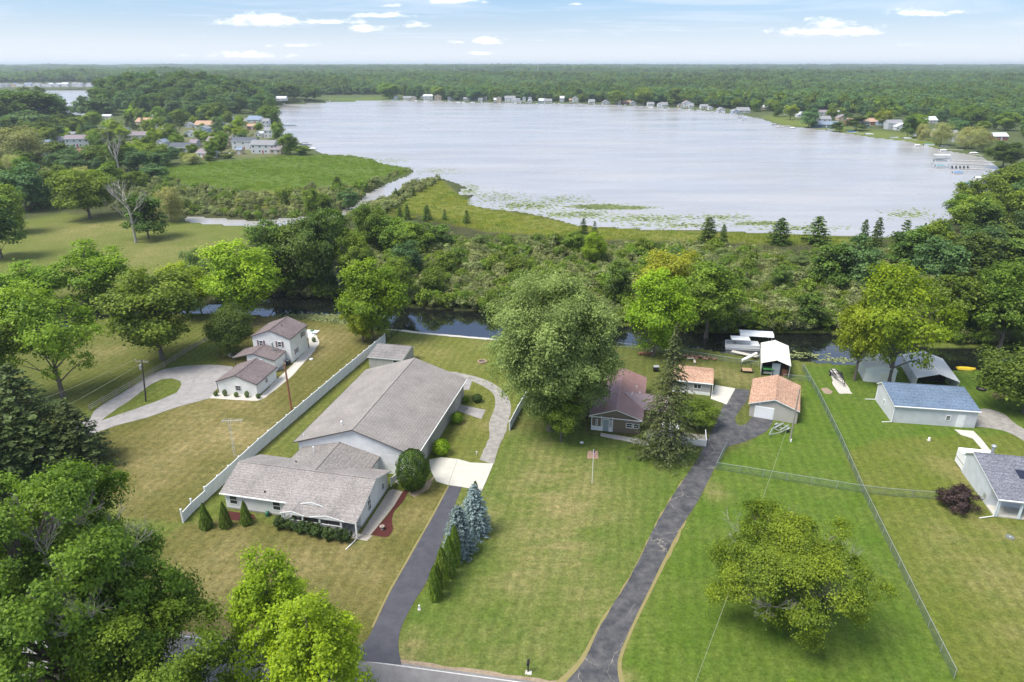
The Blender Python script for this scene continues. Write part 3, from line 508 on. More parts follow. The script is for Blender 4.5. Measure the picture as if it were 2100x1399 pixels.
def crown_points(W_, H, b, lobes, n, lr=(0.26, 0.42), fill=0.22, sub=16, flat=0.8, subr=0.30, seed=0, taper=0.0):
    """clumpy crown: lobes on an uneven ellipsoid, each lobe made of sprays"""
    g = np.random.default_rng(seed); R = W_ / 2; Hc = H * (1 - b) / 2; zc = H * (1 + b) / 2
    d = unit(g.normal(size=(lobes, 3)) + np.array((0, 0, 0.25))); rr = g.uniform(0.50, 0.88, lobes)[:, None]
    rr[: lobes // 5] *= 0.5
    Lc = d * rr * np.array((R, R, Hc)); lrad = g.uniform(lr[0], lr[1], lobes) * min(R, Hc * 1.2) * (1.15 - 0.35 * rr[:, 0])
    if taper: k = 1 - taper * smooth(0, 1, (Lc[:, 2] / Hc + 1) / 2); Lc[:, 0] *= k; Lc[:, 1] *= k
    Lc[:, 2] += zc
    w = lrad ** 2; w /= w.sum(); li = g.choice(lobes, n, p=w)
    # sub clumps
    sd = unit(g.normal(size=(lobes, sub, 3)) + d[:, None, :] * 0.7 + np.array((0, 0, 0.45)))
    sc = Lc[:, None, :] + sd * lrad[:, None, None] * np.array((1, 1, flat)) * g.uniform(0.75, 1.0, (lobes, sub, 1))
    si = g.integers(0, sub, n)
    C = sc[li, si] + g.normal(size=(n, 3)) * (lrad[li] * subr)[:, None] * np.array((1, 1, 0.6))
    nf = int(n * fill); fi = g.choice(n, nf, replace=False)
    C[fi] = Lc[li[fi]] + g.normal(size=(nf, 3)) * (lrad[li[fi]] * 0.55)[:, None]
    out = unit(C - np.array((0, 0, zc - Hc * 0.3)))
    Nn = unit(out * 0.7 + sd[li, si] * 0.6 + np.array((0, 0, 0.5)) + g.normal(size=(n, 3)) * 0.55)
    lt = g.uniform(0, 1, lobes)[li] * 0.40 + g.uniform(0, 1, (lobes, sub))[li, si] * 0.36 + (g.uniform(0, 1, n) ** 1.5) * 0.5 - 0.10
    return C, Nn, np.clip(lt, 0, 1), Lc
def limbs(mb, H, b, Lc, tr, n_limb=9, seed=0, lean=0, split=False):
    g = random.Random(seed); top = H * (b + (1 - b) * 0.62)
    tp = [(0, 0, -0.3), (tr*.1, 0, H * b * 0.5), (lean * .4, 0, H * b), (lean * .7, 0.1, (H * b + top) / 2), (lean, 0, top)]
    mb.tube(tp, [tr * 1.25, tr, tr * .85, tr * .5, tr * .15], 7)
    idx = list(range(len(Lc))); g.shuffle(idx)
    for i in idx[:n_limb]:
        c = Vector(Lc[i]); z0 = min(max(H * b * 0.75, c.z - Vector((c.x, c.y, 0)).length * 0.9), top * 0.95); st = Vector((lean * z0 / top, 0, z0)); md = st.lerp(c, 0.5) + Vector((g.uniform(-.3, .3), g.uniform(-.3, .3), 0.25))
        mb.tube([st, md, c], [tr * .42, tr * .26, tr * .07], 5, cap=False)
        for _ in range(2):
            e = c + Vector((g.uniform(-1, 1), g.uniform(-1, 1), g.uniform(-.2, .9))) * H * 0.07; mb.tube([md, (md + e) / 2 + Vector((0, 0, .2)), e], [tr * .14, tr * .09, tr * .03], 4, cap=False)
bark = mat('bark', (0.10, 0.08, 0.062), 0.95, 0.2, 6.0, 0.8, col2=(0.19, 0.165, 0.14), stretch=(1, 1, 0.25))
bark_pale = mat('bark_pale', (0.24, 0.215, 0.19), 0.95, 0.1, 6.0, 0.5, col2=(0.46, 0.43, 0.39), stretch=(1, 1, 0.25))
LM = {
 'maple':  leaf_mat('leaf_maple', (0.052, 0.099, 0.009), (0.272, 0.373, 0.038)),
 'bright':  leaf_mat('leaf_bright', (0.105, 0.180, 0.009), (0.386, 0.497, 0.025)),
 'lime':  leaf_mat('leaf_lime', (0.150, 0.240, 0.010), (0.42, 0.56, 0.025), trans=0.42),
 'deep':  leaf_mat('leaf_deep', (0.029, 0.066, 0.010), (0.183, 0.271, 0.042)),
 'forest':  leaf_mat('leaf_forest', (0.039, 0.091, 0.029), (0.190, 0.300, 0.090)),
 'grey':  leaf_mat('leaf_grey', (0.085, 0.130, 0.034), (0.29, 0.38, 0.110)),
 'willow':  leaf_mat('leaf_willow', (0.190, 0.206, 0.062), (0.461, 0.460, 0.175)),
 'shrub':  leaf_mat('leaf_shrub', (0.097, 0.119, 0.040), (0.427, 0.463, 0.188)),
 'gold':  leaf_mat('leaf_gold', (0.128, 0.162, 0.008), (0.374, 0.405, 0.020)),
 'orange':  leaf_mat('leaf_orange', (0.14, 0.17, 0.012), (0.42, 0.38, 0.03)),
 'plum':   leaf_mat('leaf_plum', (0.030, 0.018, 0.016), (0.120, 0.075, 0.065), trans=0.2),
 'spruce':  leaf_mat('needle_spruce', (0.024, 0.042, 0.012), (0.115, 0.145, 0.042), trans=0.15),
 'pine':  leaf_mat('needle_pine', (0.024, 0.042, 0.012), (0.105, 0.145, 0.038), trans=0.15),
 'blue':  leaf_mat('needle_blue', (0.075, 0.110, 0.110), (0.30, 0.39, 0.40), trans=0.12),
 'cedar':  leaf_mat('leaf_cedar', (0.042, 0.092, 0.009), (0.192, 0.264, 0.027), trans=0.15),
 'box':  leaf_mat('leaf_box', (0.017, 0.044, 0.009), (0.087, 0.137, 0.027), trans=0.12),
 'globe':  leaf_mat('leaf_globe', (0.12, 0.21, 0.010), (0.30, 0.42, 0.015), trans=0.2),
}
TPL = {}
def tpl_dec(key, leaf, W_, H, b, lobes, n, size, seed, tr=0.3, limb=9, bark_m=None, lean=0, **kw):
    C, Nn, t, Lc = crown_points(W_, H, b, lobes, n, seed=seed, **kw)
    me = leaves_mesh('crown_' + key, C, Nn, size, t, LM[leaf]); mb = MB(); limbs(mb, H, b, Lc, tr, limb, seed, lean)
    TPL[key] = dict(crown=me, trunk=mb.mesh('trunk_' + key, bark_m or bark), W=W_, H=H, b=b); return TPL[key]
def tpl_conifer(key, leaf, W_, H, n_whorl, per, sprays, size, seed, b=0.05, droop=0.35, up=0.0, power=0.85, openness=0.0, tr=0.22):
    g = np.random.default_rng(seed); C = []; Nn = []; T = []; mb = MB(); mb.tube([(0,0,-.3),(0,0,H*.5),(0,0,H)], [tr, tr*.55, .02], 6)
    for k in range(n_whorl):
        f = (k + 0.5) / n_whorl; z = H * (b + (1 - b) * f); L = W_ / 2 * (1 - f) ** power * g.uniform(0.9, 1.08) + 0.12
        for j in range(per):
            if g.uniform() < openness: continue
            a = 2 * math.pi * (j / per) + k * 2.4 + g.uniform(-.25, .25); l = L * g.uniform(0.72, 1.12)
            d = np.array((math.cos(a), math.sin(a), 0)); side = np.array((-d[1], d[0], 0)); zz = z + g.uniform(-.5, .5) * H / n_whorl
            m_ = max(6, int(sprays * l / (W_ / 2))); s = g.uniform(0.12, 1.0, m_) ** 0.75
            dz = -droop * l * s ** 1.3 + up * l * s ** 2.5
            lat = g.normal(size=m_) * 0.16 * l * (1.25 - s)
            c = d * (l * s)[:, None] + side * lat[:, None]; c[:, 2] = zz + dz - np.abs(lat) * 0.5 + g.normal(size=m_) * 0.03 * H / n_whorl
            C.append(c); nn = unit(np.array((0, 0, 1.0)) + d * (0.25 + droop) + g.normal(size=(m_, 3)) * 0.45); Nn.append(nn)
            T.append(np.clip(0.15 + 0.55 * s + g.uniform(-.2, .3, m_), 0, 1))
            if k % 2 == 0 and j % 2 == 0: mb.tube([(0,0,zz), tuple(d * l * .85 + np.array((0,0,zz - droop * l * .8)))], [tr*.16, .015], 3, cap=False)
    C = np.concatenate(C); Nn = np.concatenate(Nn); T = np.concatenate(T)
    TPL[key] = dict(crown=leaves_mesh('crown_' + key, C, Nn, size, T, LM[leaf], asp=0.42), trunk=mb.mesh('trunk_' + key, bark), W=W_, H=H, b=b); return TPL[key]
def tpl_column(key, leaf, W_, H, n, size, seed, shape='column', b=0.0):
    g = np.random.default_rng(seed); h = g.uniform(0, 1, n) ** (0.9 if shape == 'column' else 1.2); a = g.uniform(0, 2 * math.pi, n)
    if shape == 'column': pr = np.minimum(1, (1 - h) * 2.6) ** 0.62 * (0.82 + 0.18 * smooth(0, .12, h))
    elif shape == 'cone': pr = (1 - h) ** 0.75 * (0.7 + .3 * smooth(0, .1, h))
    else: pr = np.sqrt(np.clip(1 - (2 * h - 1) ** 2, 0.0, 1)); 
    lump = 1 + 0.10 * np.sin(5 * a + 9 * h + seed) + 0.07 * np.sin(11 * a - 17 * h)
    r = W_ / 2 * pr * lump * (1 - np.abs(g.normal(size=n)) * 0.09)
    C = np.stack([r * np.cos(a), r * np.sin(a), H * (b + (1 - b) * h)], 1)
    up = 0.15 if shape == 'column' else (2 * h - 1) * 0.9 if shape == 'ball' else 0.4
    Nn = unit(np.stack([np.cos(a), np.sin(a), np.ones(n) * up], 1) + g.normal(size=(n, 3)) * 0.42)
    t = np.clip(0.5 + 0.25 * np.sin(7 * a + 13 * h) + g.uniform(-.35, .35, n), 0, 1)
    mb = MB(); mb.tube([(0,0,-.1),(0,0,H*.7)], [W_*.05+.02, .01], 5)
    core = MB(); pts = [(0,0,H*(b+(1-b)*q)) for q in (0.03,.2,.45,.7,.88)]
    TPL[key] = dict(crown=leaves_mesh('crown_' + key, C, Nn, size, t, LM[leaf], asp=0.6), trunk=mb.mesh('trunk_' + key, bark), W=W_, H=H, b=b); return TPL[key]
# near trees (large leaves count), middle and far ones
tpl_dec('maple_near', 'maple', 20, 17, 0.14, 150, 170000, 0.21, 11, tr=0.42, limb=60, lr=(0.10, 0.21), sub=12, flat=0.7, subr=0.24, fill=0.04)
tpl_dec('maple_near_b', 'maple', 12, 14, 0.10, 60, 60000, 0.21, 12, tr=0.3, limb=20, lr=(0.15, 0.27), sub=12, flat=0.7, subr=0.26, fill=0.05)
tpl_dec('lime_near', 'lime', 10, 13, 0.02, 130, 22000, 0.21, 13, tr=0.16, limb=80, lr=(0.08, 0.17), sub=7, flat=1.0, subr=0.36, fill=0.05, taper=0.5)
tpl_dec('maple_a', 'maple', 11, 15, 0.12, 42, 17000, 0.42, 21, tr=0.3, lr=(0.22, 0.36)); tpl_dec('maple_b', 'maple', 12, 14, 0.10, 46, 17000, 0.42, 22, tr=0.3, lr=(0.22, 0.36))
tpl_dec('bright_a', 'bright', 11, 15, 0.06, 44, 17000, 0.40, 23, tr=0.28, lr=(0.22, 0.36)); tpl_dec('bright_b', 'bright', 11, 14, 0.08, 40, 16000, 0.42, 24, tr=0.28, lr=(0.24, 0.38))
tpl_dec('deep_a', 'deep', 11, 15, 0.10, 40, 14000, 0.44, 25, tr=0.3); tpl_dec('deep_b', 'deep', 12, 16, 0.15, 46, 14000, 0.46, 26, tr=0.3, lr=(0.2, 0.34))
tpl_dec('round', 'deep', 6.5, 8.5, 0.10, 90, 30000, 0.24, 27, tr=0.16, lr=(0.30, 0.40), sub=24, flat=1.0, fill=0.3)
tpl_dec('cottonwood', 'grey', 20, 27, 0.03, 170, 95000, 0.32, 28, tr=0.5, limb=30, bark_m=bark, lr=(0.12, 0.22), sub=14, flat=1.0, subr=0.34, taper=0.0)
tpl_dec('open', 'maple', 12, 15, 0.30, 34, 9000, 0.36, 29, tr=0.24, limb=20, lr=(0.18, 0.30), sub=10, fill=0.08)
tpl_dec('open_b', 'bright', 13, 15, 0.18, 44, 12000, 0.38, 30, tr=0.28, limb=22, lr=(0.18, 0.32), sub=12, fill=0.1)
tpl_dec('gold', 'gold', 10, 13, 0.18, 34, 10000, 0.38, 31, tr=0.24, limb=16, lr=(0.2, 0.34)); tpl_dec('orange', 'orange', 10, 13, 0.1, 34, 11000, 0.38, 32, tr=0.24)
tpl_dec('willow', 'willow', 12, 11, 0.02, 40, 12000, 0.36, 33, tr=0.25, lr=(0.24, 0.36), sub=16, flat=0.95); tpl_dec('grey_b', 'grey', 9, 12, 0.08, 34, 10000, 0.38, 34, tr=0.22)
tpl_dec('plum', 'plum', 5.5, 4.2, 0.02, 34, 6500, 0.24, 35, tr=0.08, lr=(0.2, 0.34), fill=0.3)
tpl_dec('far_a', 'forest', 12, 15, 0.06, 22, 1500, 1.25, 41, tr=0.3, limb=3, lr=(0.28, 0.42)); tpl_dec('far_b', 'forest', 13, 14, 0.04, 24, 1500, 1.25, 42, tr=0.3, limb=3, lr=(0.28, 0.42))
tpl_dec('far_c', 'maple', 11, 15, 0.06, 20, 1400, 1.25, 43, tr=0.3, limb=3, lr=(0.28, 0.42)); tpl_dec('far_d', 'deep', 12, 17, 0.06, 22, 1500, 1.25, 44, tr=0.3, limb=3, lr=(0.28, 0.42))
tpl_dec('mid_a', 'forest', 12, 15, 0.05, 30, 5000, 0.72, 45, tr=0.3, limb=6, lr=(0.26, 0.40)); tpl_dec('mid_b', 'maple', 12, 14, 0.05, 30, 5000, 0.72, 46, tr=0.3, limb=6, lr=(0.26, 0.40)); tpl_dec('mid_c', 'deep', 11, 16, 0.05, 30, 5000, 0.72, 47, tr=0.3, limb=6, lr=(0.26, 0.40))
for i in range(3): tpl_dec(f'shrub_{i}', 'shrub', 4.6, 3.6, 0.0, 14, 900, 0.42, 50 + i, tr=0.05, limb=3, lr=(0.32, 0.5), sub=8, flat=0.9)
tpl_dec('shrub_g', 'maple', 5.0, 4.4, 0.0, 16, 1000, 0.45, 55, tr=0.06, limb=3, lr=(0.32, 0.5), sub=8)
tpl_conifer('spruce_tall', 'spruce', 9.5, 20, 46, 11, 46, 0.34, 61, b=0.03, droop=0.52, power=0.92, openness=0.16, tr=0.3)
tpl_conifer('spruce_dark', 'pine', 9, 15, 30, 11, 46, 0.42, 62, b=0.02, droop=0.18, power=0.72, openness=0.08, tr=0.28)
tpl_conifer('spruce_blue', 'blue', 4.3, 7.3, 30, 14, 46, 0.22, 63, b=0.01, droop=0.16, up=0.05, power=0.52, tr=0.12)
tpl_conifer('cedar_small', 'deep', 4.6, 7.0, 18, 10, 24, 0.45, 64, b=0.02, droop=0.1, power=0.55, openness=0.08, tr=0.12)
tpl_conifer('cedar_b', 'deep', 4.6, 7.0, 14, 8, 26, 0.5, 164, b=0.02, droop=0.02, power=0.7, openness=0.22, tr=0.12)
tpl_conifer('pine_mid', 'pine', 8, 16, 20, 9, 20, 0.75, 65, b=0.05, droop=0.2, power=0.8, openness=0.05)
tpl_column('arb', 'cedar', 1.25, 4.2, 5200, 0.12, 71, 'column'); tpl_column('arb_cone', 'cedar', 1.9, 3.6, 5200, 0.14, 72, 'cone')
tpl_column('globe', 'globe', 2.4, 1.9, 3800, 0.14, 73, 'ball'); tpl_column('globe_dark', 'box', 1.8, 1.6, 3000, 0.13, 74, 'ball'); tpl_column('yew', 'cedar', 4.2, 4.6, 12000, 0.16, 75, 'ball')
tpl_dec('boxwood', 'box', 1.7, 1.5, 0.0, 14, 2400, 0.14, 76, tr=0.04, limb=3, lr=(0.3, 0.45), sub=10)

ORD = ['first','second','third','fourth','fifth','sixth','seventh','eighth','ninth','tenth','eleventh','twelfth','thirteenth','fourteenth','fifteenth','sixteenth','seventeenth','eighteenth','nineteenth','twentieth']
def ordinal(i):
    if i < 20: return ORD[i]
    return {2: 'twenty', 3: 'thirty', 4: 'forty', 5: 'fifty', 6: 'sixty', 7: 'seventy'}[(i + 1) // 10] + ('-' + ORD[(i + 1) % 10 - 1] if (i + 1) % 10 else ' in line')
def plant(key, g, h, w, label, cat='tree', name='tree', group=None, tint=None, rot=None, trunk=True):
    t = TPL[key]; e = empty(name, g, random.uniform(0, 6.28) if rot is None else rot)
    e.scale = (w / t['W'], w / t['W'], h / t['H']); tag(e, label, cat, group)
    cr = link('crown' if cat == 'tree' else 'foliage', t['crown'], e)
    if tint: cr.color = (*tint, 1)
    if trunk: link('trunk' if cat == 'tree' else 'stem', t['trunk'], e)
    return e
def tree(key, bx, by, top, wpx, label, gz=0.0, **kw):
    g, h, w = tree_dims(bx, by, top, wpx, TPL[key]['b'], gz); g.z = gz
    return plant(key, g, h, w, label, **kw)
A = 'tree in the front yard'
big_maple = tree('maple_near', 165, 1500, 925, 640, 'huge spreading green maple filling the bottom left corner', name='maple_tree', rot=0.4, tint=(0.9, 0.95, 0.9))
tree('maple_near_b', 335, 1600, 1210, 370, 'leafy green tree top at the bottom edge, right of the huge maple', name='maple_tree', tint=(1.05, 1.2, 1))
tree('lime_near', 590, 1450, 1092, 300, 'tall narrow yellow-green tree in front of the porch', name='ash_tree', rot=1.0)
tree('lime_near', 672, 1545, 1175, 330, 'yellow-green tree covering the foot of the sealed driveway', name='ash_tree', rot=2.6)
tree('spruce_dark', 75, 960, 735, 260, 'tallest dark spruce left of the loop driveway', name='spruce_tree')
tree('spruce_dark', 165, 955, 812, 170, 'lower dark spruce nearest the loop driveway', name='spruce_tree')
tree('spruce_dark', -10, 1000, 800, 200, 'dark spruce at the left edge of the picture', name='spruce_tree')
tree('plum', 205, 925, 900, 30, 'small purple-leaved shrub under the dark spruces', 'shrub', name='plum_shrub') if False else None
tree('open_b', 130, 815, 575, 215, 'tall open-crowned green tree beside the canal bend', name='locust_tree', tint=(0.95, 1, 1.5))
tree('open', 20, 830, 610, 170, 'open green tree at the left edge above the dark spruces', name='locust_tree')
tree('maple_b', 333, 738, 552, 205, 'spreading green tree with drooping limbs beside the split rail fence', name='maple_tree', tint=(0.95, 0.95, 1))
tree('round', 480, 728, 628, 84, 'round dense dark green maple beside the white neighbouring house', name='maple_tree')
tree('bright_a', 500, 655, 490, 158, 'big bright green tree on the canal bank behind the round maple', name='ash_tree')
tree('bright_b', 198, 622, 494, 145, 'bright green tree left of the mown field', name='ash_tree', tint=(0.85, 0.9, 1))
tree('bright_b', 60, 640, 532, 160, 'broad green tree by the canal at the left edge', name='ash_tree', tint=(0.9, 0.95, 1))
tree('bright_a', 385, 650, 535, 110, 'yellow-green tree between the drooping tree and the big bright one', name='ash_tree', tint=(1.05, 1, 1))
tree('grey_b', 410, 625, 512, 66, 'small grey-green tree on the canal bank', name='willow_tree')
tree('maple_a', 290, 640, 560, 80, 'low green tree beside the canal, left of the spreading one', name='maple_tree')
tree('deep_b', 562, 606, 452, 110, 'dark tall tree at the left end of the grove across the canal', name='oak_tree')
tree('deep_a', 622, 604, 440, 125, 'dark oak in the grove straight behind the white neighbouring house', name='oak_tree')
tree('deep_b', 672, 603, 428, 105, 'tallest dark tree of the grove across the canal', name='oak_tree')
tree('maple_a', 735, 606, 470, 85, 'green tree at the right end of the dark grove', name='maple_tree')
tree('bright_a', 765, 697, 528, 142, 'dense bright green maple at the end of the white fence', name='maple_tree', rot=0.5)
tree('bright_b', 745, 702, 605, 75, 'low yellow-green tree growing into the dense maple by the fence', name='maple_tree', tint=(1.1, 1, 1))
tree('cottonwood', 1128, 882, 528, 288, 'giant grey-green cottonwood in the middle of the yards', name='cottonwood_tree', rot=2.0)
tree('deep_b', 1205, 855, 665, 112, 'dark green tree tucked against the right side of the cottonwood', name='oak_tree', tint=(0.85, 0.9, 0.9))
tree('maple_a', 1150, 905, 790, 90, 'low leafy tree at the cottonwood foot', name='maple_tree', tint=(1.0, 1.0, 1.1))
tree('bright_a', 1340, 730, 548, 138, 'bright green tree beyond the red roofed house', name='ash_tree')
tree('orange', 1368, 640, 505, 130, 'tree with orange tinged leaves across the canal', name='maple_tree')
tree('maple_a', 1448, 690, 528, 145, 'dark green tree leaning over the canal right of the orange one', name='maple_tree', tint=(0.85, 0.9, 0.85))
tree('spruce_tall', 1363, 935, 662, 168, 'tall shaggy spruce in front of the red roofed house', name='spruce_tree')
tree('shrub_g', 1430, 868, 822, 90, 'arching bush beside the tall shaggy spruce', 'shrub', name='bush') if False else None
tree('gold', 1752, 780, 600, 118, 'yellowing tree beside the boat launch strip', name='ash_tree')
tree('open_b', 1822, 786, 548, 215, 'large yellow-green tree over the boat shelters', name='ash_tree', tint=(1.1, 0.98, 0.8))
tree('deep_a', 2100, 848, 698, 170, 'dark leafy tree at the right edge beyond the blue roofed building', name='maple_tree', tint=(1.2, 1.2, 1))
tree('maple_b', 2050, 712, 540, 160, 'big green tree across the canal at the right edge', name='maple_tree', tint=(0.85, 0.9, 0.9))
tree('mid_b', 1940, 690, 560, 110, 'middle green tree across the canal behind the boat shelters', name='maple_tree')
tree('maple_a', 1985, 690, 600, 90, 'lower green tree right of the boat shelters, across the canal', name='maple_tree')
tree('lime_near', 1612, 1470, 1383, 60, 'tip of a young tree poking in at the bottom edge', name='ash_tree', tint=(0.8, 0.8, 1.5))
tree('plum', 1962, 1042, 990, 84, 'dark purple-brown bush in front of the right-hand house', cat='shrub', name='plum_bush')
# elm-like bush with dead twigs
g_, h_, w_ = tree_dims(1606, 1262, 1022, 362, 0.0)
def twig_mesh(name, n, seed, reach, z0, m=bark_pale, depth=3, r0=0.05, spread=1.0, upb=0.5):
    g = random.Random(seed); mb = MB()
    def grow(p, d, L, r, k):
        q = p + d * L; mid = p.lerp(q, .5) + Vector((g.uniform(-.06, .06), g.uniform(-.06, .06), g.uniform(-.06, .06))) * L
        mb.tube([p, mid, q], [r, r * .8, r * .55], 4 if r > .03 else 3, cap=False)
        if k == 0: return
        for _ in range(3 if k > 1 else 4):
            nd = (d + Vector((g.uniform(-1, 1), g.uniform(-1, 1), g.uniform(-.5, .8))) * 0.62).normalized(); grow(p.lerp(q, g.uniform(.45, 1)), nd, L * g.uniform(.5, .8), r * .55, k - 1)
    for _ in range(n):
        a = g.uniform(0, 6.28); d = Vector((math.cos(a) * spread, math.sin(a) * spread, g.uniform(.3, 1) * upb)).normalized(); grow(Vector((0, 0, z0)), d, reach * g.uniform(.3, .5), r0, depth)
    return mb.mesh(name, m)
el = empty('elm_tree', g_); tag(el, 'wide low bushy tree with bare grey twigs on the right-hand lawn', 'tree')
Cc, Nn, tt, Lc = crown_points(w_ * 1.08, h_ * 0.98, 0.0, 75, 90000, lr=(0.16, 0.26), sub=16, flat=1.0, fill=0.15, seed=91, subr=0.26)
link('crown', leaves_mesh('elm_crown', Cc, Nn, 0.21, tt, leaf_mat('leaf_elm', (0.080, 0.135, 0.012), (0.38, 0.45, 0.030))), el)
mb = MB(); limbs(mb, h_ * .9, 0.04, Lc, 0.26, 30, 5); mb.build('trunk', bark, el)
tw = link('dead_twigs', twig_mesh('twigs_elm', 26, 4, w_ * 0.36, h_ * 0.25, depth=4, r0=0.05, upb=1.1), el)
for k, (a, r, z) in enumerate([(0.3, .30, .45), (2.2, .30, .5), (4.0, .28, .4), (5.2, .22, .5), (1.2, .18, .55)]):
    link('dead_twigs', twig_mesh('twigs_elm%d' % k, 10, 40 + k, w_ * 0.22, 0, depth=3, r0=0.035, upb=1.0), el, (math.cos(a) * r * w_, math.sin(a) * r * w_, z * h_))
mt_ = [twig_mesh('twigs_maple%d' % k, 5, 70 + k, 2.6, 0, depth=3, r0=0.028, upb=1.4) for k in range(3)]
_g = random.Random(12)
for k in range(16):
    a = _g.uniform(-1.2, 2.4); r = _g.uniform(2.0, 6.2); z = 13.6 - r * r * 0.09 + _g.uniform(-1, .4); link('bare_twigs', mt_[k % 3], big_maple, (r * math.cos(a), r * math.sin(a), z), a)
# arching bush beside the shaggy spruce
tree('maple_b', 1428, 872, 818, 96, 'arching green bush right of the tall shaggy spruce', cat='shrub', name='bush', trunk=False)
# dead trees
def dead_tree(bx, by, top, label, seed, spread=0.5):
    g = P(bx, by); _, h, _w = tree_dims(bx, by, top, 10, 0.0); e = empty('dead_tree', g); tag(e, label, 'dead tree')
    r = random.Random(seed); mb = MB(); mb.tube([(0,0,-.2),(.2,0,h*.3),(-.2,.1,h*.55)], [h*.022, h*.017, h*.013], 7); mb.build('trunk', bark_pale, e)
    br = MB()
    def grow(p, d, L, rr, k):
        q = p + d * L; mid = p.lerp(q, .5) + Vector((r.uniform(-.1, .1), r.uniform(-.1, .1), r.uniform(-.02, .1))) * L
        br.tube([p, mid, q], [rr, rr * .8, rr * .5], 5 if rr > .08 else 4, cap=False)
        if k == 0: return
        for _ in range(3): grow(p.lerp(q, r.uniform(.4, 1)), (d + Vector((r.uniform(-1, 1), r.uniform(-1, 1), r.uniform(-.4, .7))) * .6).normalized(), L * r.uniform(.5, .75), rr * .55, k - 1)
    for i in range(6):
        a = i * 1.05 + r.uniform(-.4, .4); grow(Vector((0, 0, h * r.uniform(.25, .55))), Vector((math.cos(a) * spread, math.sin(a) * spread, .8)).normalized(), h * r.uniform(.22, .34), h * .010, 3)
    br.build('branches', bark_pale, e); return e
dead_tree(279, 498, 362, 'leafless pale dead tree on the mown field', 3, 0.75)
dead_tree(697, 606, 492, 'bare grey dead tree standing in the dark grove', 8, 0.45)
dead_tree(245, 355, 268, 'bare grey snag in the left marsh', 5, 0.4)
# garden plants around the buildings
for i, (x, y, t_, w) in enumerate([(893,1230,1160,23),(899,1222,1155,18)]): tree('arb', x, y, t_, w, ['front column arborvitae of the driveway row', 'second column arborvitae, touching the front one'][i], cat='shrub', name='arborvitae', group='arborvitae along the sealed driveway', tint=(.95, 1, 1))
for i, (x, y, t_, w) in enumerate([(908,1203,1122,24),(923,1181,1100,24),(934,1160,1077,22)]): tree('arb', x, y, t_, w, ['third column arborvitae from the road', 'fourth column arborvitae from the road', 'column arborvitae touching the front blue spruce'][i], cat='shrub', name='arborvitae', group='arborvitae along the sealed driveway')
tree('spruce_blue', 942, 1134, 1032, 76, 'blue spruce nearer the road beside the sealed driveway', name='blue_spruce_tree', rot=0.3)
tree('spruce_blue', 974, 1092, 990, 72, 'blue spruce behind, beside the concrete pad', name='blue_spruce_tree', rot=1.9)
tree('arb', 975, 1008, 986, 9, 'small arborvitae poking up behind the blue spruces', cat='shrub', name='arborvitae')
for i, (x, y, t_, w, l) in enumerate([(424,1082,1030,30,'arborvitae nearest the white fence end'),(464,1080,1028,28,'arborvitae at the left corner of the ranch house'),(506,1074,1026,27,'arborvitae between the two front windows')]): tree('arb_cone', x, y, t_, w, l, cat='shrub', name='arborvitae', group='cone arborvitae in front of the ranch house')
tree('yew', 848, 1003, 920, 66, 'large round dark evergreen shrub at the barn door', cat='shrub', name='yew_bush', tint=(.72, .8, .8))
tree('globe', 905, 931, 900, 36, 'bright green globe shrub nearest the concrete pad', cat='shrub', name='globe_shrub'); tree('globe', 937, 867, 845, 26, 'bright green globe shrub halfway along the barn side', cat='shrub', name='globe_shrub', tint=(.8, .85, 1))
tree('globe_dark', 979, 824, 808, 20, 'small dark globe shrub near the gravel path', cat='shrub', name='globe_shrub'); tree('globe', 955, 824, 813, 13, 'tiny yellow-green shrub at the barn corner', cat='shrub', name='small_shrub')
for i, (x, y) in enumerate([(577,1083),(600,1088),(618,1092),(636,1096),(654,1101),(676,1106),(695,1109),(714,1112)]):
    tree('boxwood', x, y, y - 27, 27 if i < 7 else 20, ['dark evergreen bush left of the porch', 'dark bush under the first porch rail', 'dark bush in front of the porch, third from the left', 'dark bush in front of the porch, fourth from the left', 'dark bush beside the middle porch post', 'dark bush right of the middle porch post', 'dark bush under the right porch rail', 'smallest dark bush, at the porch corner'][i], cat='shrub', name='porch_bush', group='dark bushes along the porch')
for i, (x, y) in enumerate([(443,812),(462,812),(485,814),(507,815),(530,817)]):
    tree('globe_dark', x, y, y - 10 - (i % 2) * 3, 9, ['tiny shrub at the garage left corner', 'tiny shrub left of the garage window', 'tiny shrub below the garage window', 'tiny shrub right of the garage window', 'tiny shrub at the garage right corner'][i], cat='shrub', name='small_shrub', group='tiny shrubs along the white garage', tint=(2.2, 2, 2))
tree('globe_dark', 644, 701, 692, 8, 'tiny shrub in the stone border behind the white house', cat='shrub', name='small_shrub', tint=(2, 2, 2))
tree('plum', 258, 1190, 1152, 36, 'small red-brown shrub seen through the huge maple', cat='shrub', name='plum_bush', tint=(1.2, .8, .8))
tree('plum', 206, 928, 908, 26, 'purple shrub at the foot of the dark spruces', cat='shrub', name='plum_bush', tint=(1, .6, 1))
